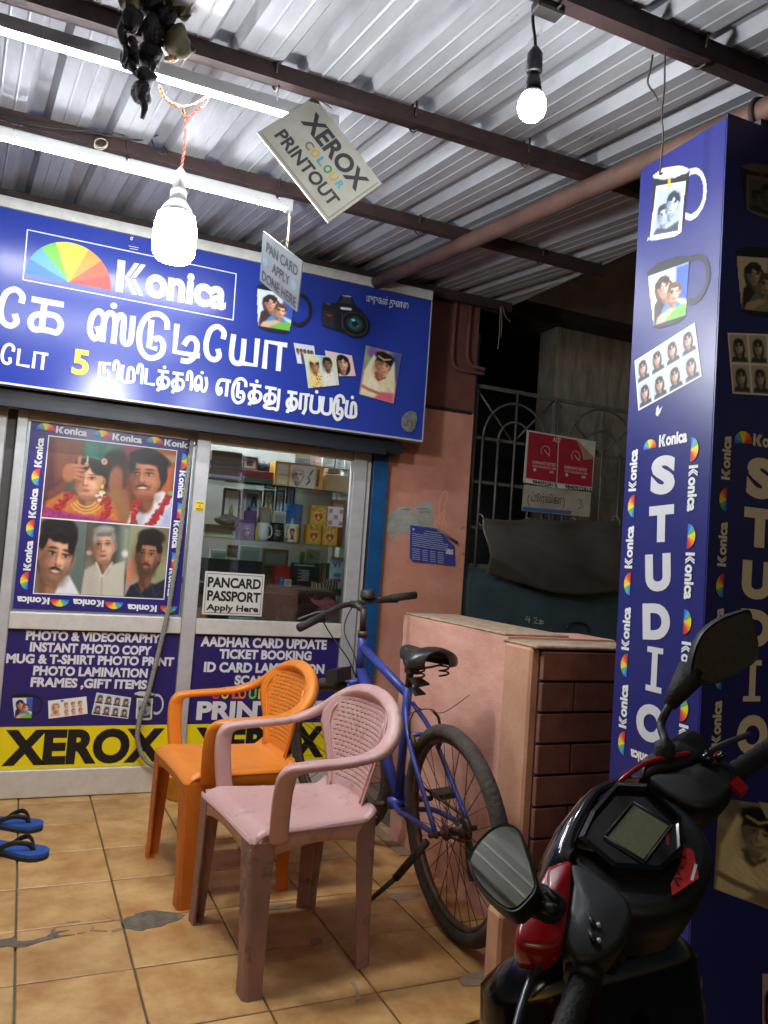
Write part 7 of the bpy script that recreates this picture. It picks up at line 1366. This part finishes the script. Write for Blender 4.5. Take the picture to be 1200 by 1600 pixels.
mirror(-1, [hp(-.205, .030, .004), hp(-.222, .032, .03), onp(858, 1405, cL, nL) - nL * .02, onp(838, 1398, cL, nL) - nL * .022], [(731, 1348), (742, 1325), (765, 1300), (790, 1289), (812, 1298), (826, 1330), (838, 1370), (842, 1392), (832, 1410), (808, 1431), (785, 1424), (757, 1398), (738, 1370)], cL, nL, 'left')
cR = hp(.380, .060, .160); toC = (CAM - cR).normalized(); nR = (toC * .8 + Vector((.2, -.5, .05))).normalized()
mirror(1, [hp(.185, .045, .006), hp(.190, .050, .03), onp(1036, 1135, cR, nR) - nR * .01, onp(1046, 1110, cR, nR) - nR * .01, onp(1066, 1082, cR, nR) - nR * .012, onp(1098, 1040, cR, nR) - nR * .02], [(1074, 1058), (1080, 1022), (1094, 990), (1120, 968), (1150, 956), (1170, 953), (1176, 972), (1184, 1006), (1182, 1030), (1160, 1048), (1125, 1066), (1100, 1070)], cR, nR, 'right')
mb = MB(); mb.tube([onp(1050, 1104, cR, nR) - nR * .012, onp(1066, 1080, cR, nR) - nR * .012, onp(1090, 1050, cR, nR) - nR * .02], [.012, .020, .028], 12); mb.build('mirror_boot', M_rub, sco); mb = MB(); mb.tube([hp(-.225, .03, .035), onp(852, 1403, cL, nL) - nL * .02, onp(832, 1388, cL, nL) - nL * .024], [.014, .018, .022], 12); mb.build('mirror_boot', M_rub, sco)
# body: heading of the parked scooter (steering turned left)
HD = math.radians(8); bF = Vector((math.sin(HD), math.cos(HD), 0)); bR = Vector((math.cos(HD), -math.sin(HD), 0)); LEAN = math.radians(9); bU = Vector((0, 0, 1)) * math.cos(LEAN) - bR * math.sin(LEAN); bR2 = bR * math.cos(LEAN) + Vector((0, 0, 1)) * math.sin(LEAN)
G0 = Vector((SC_O.x + .10, SC_O.y + .02, -.21)) - bF * .0
def gb(x, y, z): return G0 + bR2 * x + bF * y + bU * z     # x right, y forward, z up
def loft(secs, name, mat, n=20, pw=.75, smooth=True):
    """secs: list of (y, z centre, half width, half height)"""
    mb = MB(); vs = []
    for y, zc, w, h in secs:
        for k in range(n): a = 2 * math.pi * k / n; ca, sa = math.cos(a), math.sin(a); vs.append(gb(w * math.copysign(abs(ca) ** pw, ca), y, zc + h * math.copysign(abs(sa) ** pw, sa)))
    m = len(secs); fs = [(i * n + k, i * n + (k + 1) % n, i * n + n + (k + 1) % n, i * n + n + k) for i in range(m - 1) for k in range(n)] + [tuple(range(n - 1, -1, -1)), tuple(range((m - 1) * n, m * n))]
    mb.add(vs, fs, smooth); o = mb.build(name, mat, sco); bm = bmesh.new(); bm.from_mesh(o.data); bmesh.ops.recalc_face_normals(bm, faces=bm.faces); bm.to_mesh(o.data); bm.free(); return o
def loftz(secs, name, mat, n=20, pw=.7):
    mb = MB(); vs = []
    for z, yc, w, d in secs:
        for k in range(n): a = 2 * math.pi * k / n; ca, sa = math.cos(a), math.sin(a); vs.append(gb(w * math.copysign(abs(ca) ** pw, ca), yc + d * math.copysign(abs(sa) ** pw, sa), z))
    m = len(secs); fs = [(i * n + k, i * n + (k + 1) % n, i * n + n + (k + 1) % n, i * n + n + k) for i in range(m - 1) for k in range(n)] + [tuple(range(n - 1, -1, -1)), tuple(range((m - 1) * n, m * n))]
    mb.add(vs, fs, True); o = mb.build(name, mat, sco); bm = bmesh.new(); bm.from_mesh(o.data); bmesh.ops.recalc_face_normals(bm, faces=bm.faces); bm.to_mesh(o.data); bm.free(); return o
mb = MB(); mb.tube([hp(0, -.02, -.10), gb(-.02, .02, .80)], [.045, .06], 14); mb.build('steering_neck', M_sblk, sco)
loftz([(.80, .03, .13, .05), (.74, .05, .19, .075), (.60, .06, .20, .085), (.44, .05, .18, .08), (.30, .0, .15, .06), (.24, -.06, .14, .05)], 'leg_shield', M_gloss)
loftz([(.78, .12, .08, .02), (.70, .135, .12, .03), (.55, .145, .12, .035), (.42, .13, .09, .03)], 'front_apron', M_red)
loft([(-.42, .20, .14, .035), (-.2, .19, .15, .035), (-.02, .20, .14, .04)], 'floorboard', M_sblk)
loft([(-1.22, .62, .06, .05), (-1.10, .60, .13, .11), (-.85, .55, .17, .17), (-.60, .48, .17, .22), (-.45, .44, .13, .22), (-.40, .42, .10, .20)], 'rear_body', M_red)
loft([(-1.12, .755, .10, .02), (-1.0, .76, .13, .05), (-.75, .745, .14, .05), (-.5, .735, .11, .045), (-.40, .72, .05, .02)], 'seat', M_rub)
mb = MB(); mb.tube([gb(0, -1.16, .68), gb(0, -1.3, .74)], .02, 8); mb.build('tail_grip', M_gloss, sco); mb = MB(); mb.cbox((0, 0, 0), 0, 0, 0)
def swheel(c, ax, name):
    mb = MB(); mb.torus(c, ax, .185, .048, 36, 12); t_ = mb.build('tyre', M_rub, sco); mb = MB(); mb.lathe(Vector(c) - Vector(ax) * .04, ax, [(0, .03), (.005, .13), (.012, .145), (.068, .145), (.075, .13), (.08, .03)], 22); mb.build('wheel_rim', M_grey, sco)
stA = math.radians(30); wR = (bR2 * math.cos(stA) + bF * math.sin(stA)); swheel(gb(-.05, .30, .235), wR, 'front'); swheel(gb(0, -.95, .235), bR2, 'rear')
mb = MB(); fc = gb(-.05, .30, .235); fF = (bF * math.cos(stA) - bR2 * math.sin(stA)); mb.grid(lambda u, v: fc + (fF * math.cos(.35 + 2.3 * u) + bU * math.sin(.35 + 2.3 * u)) * (.262 - .02 * abs(2 * v - 1) ** 2) + wR * (.075 * (2 * v - 1)), 18, 8, True, bU * -.004); mb.build('front_fender', M_gloss, sco)
for s in (-1, 1): mb = MB(); mb.tube([fc + wR * (s * .08), gb(s * .05, .08, .62)], .016, 10); mb.build('fork_tube', M_grey, sco)
mb = MB(); mb.tube([gb(-.12, -.35, .18), gb(-.24, -.33, .005)], .010, 8); mb.build('side_stand', M_grey, sco)
mb = MB(); mb.lathe(gb(.12, -.55, .22), bF * -1, [(0, .02), (.05, .05), (.4, .055), (.45, .035)], 14); mb.build('silencer', M_sblk, sco)
# ignition and hook on the inner panel
mb = MB(); kz = gb(.06, -.055, .66); mb.lathe(kz, -bF, [(0, .02), (.006, .02), (.008, .012)], 14); mb.build('ignition_lock', M_grey, sco); mb = MB(); mb.tube(spline([gb(-.02, -.05, .60), gb(-.02, -.085, .59), gb(-.02, -.085, .57)], 4), .006, 8); mb.build('bag_hook', M_sblk, sco)
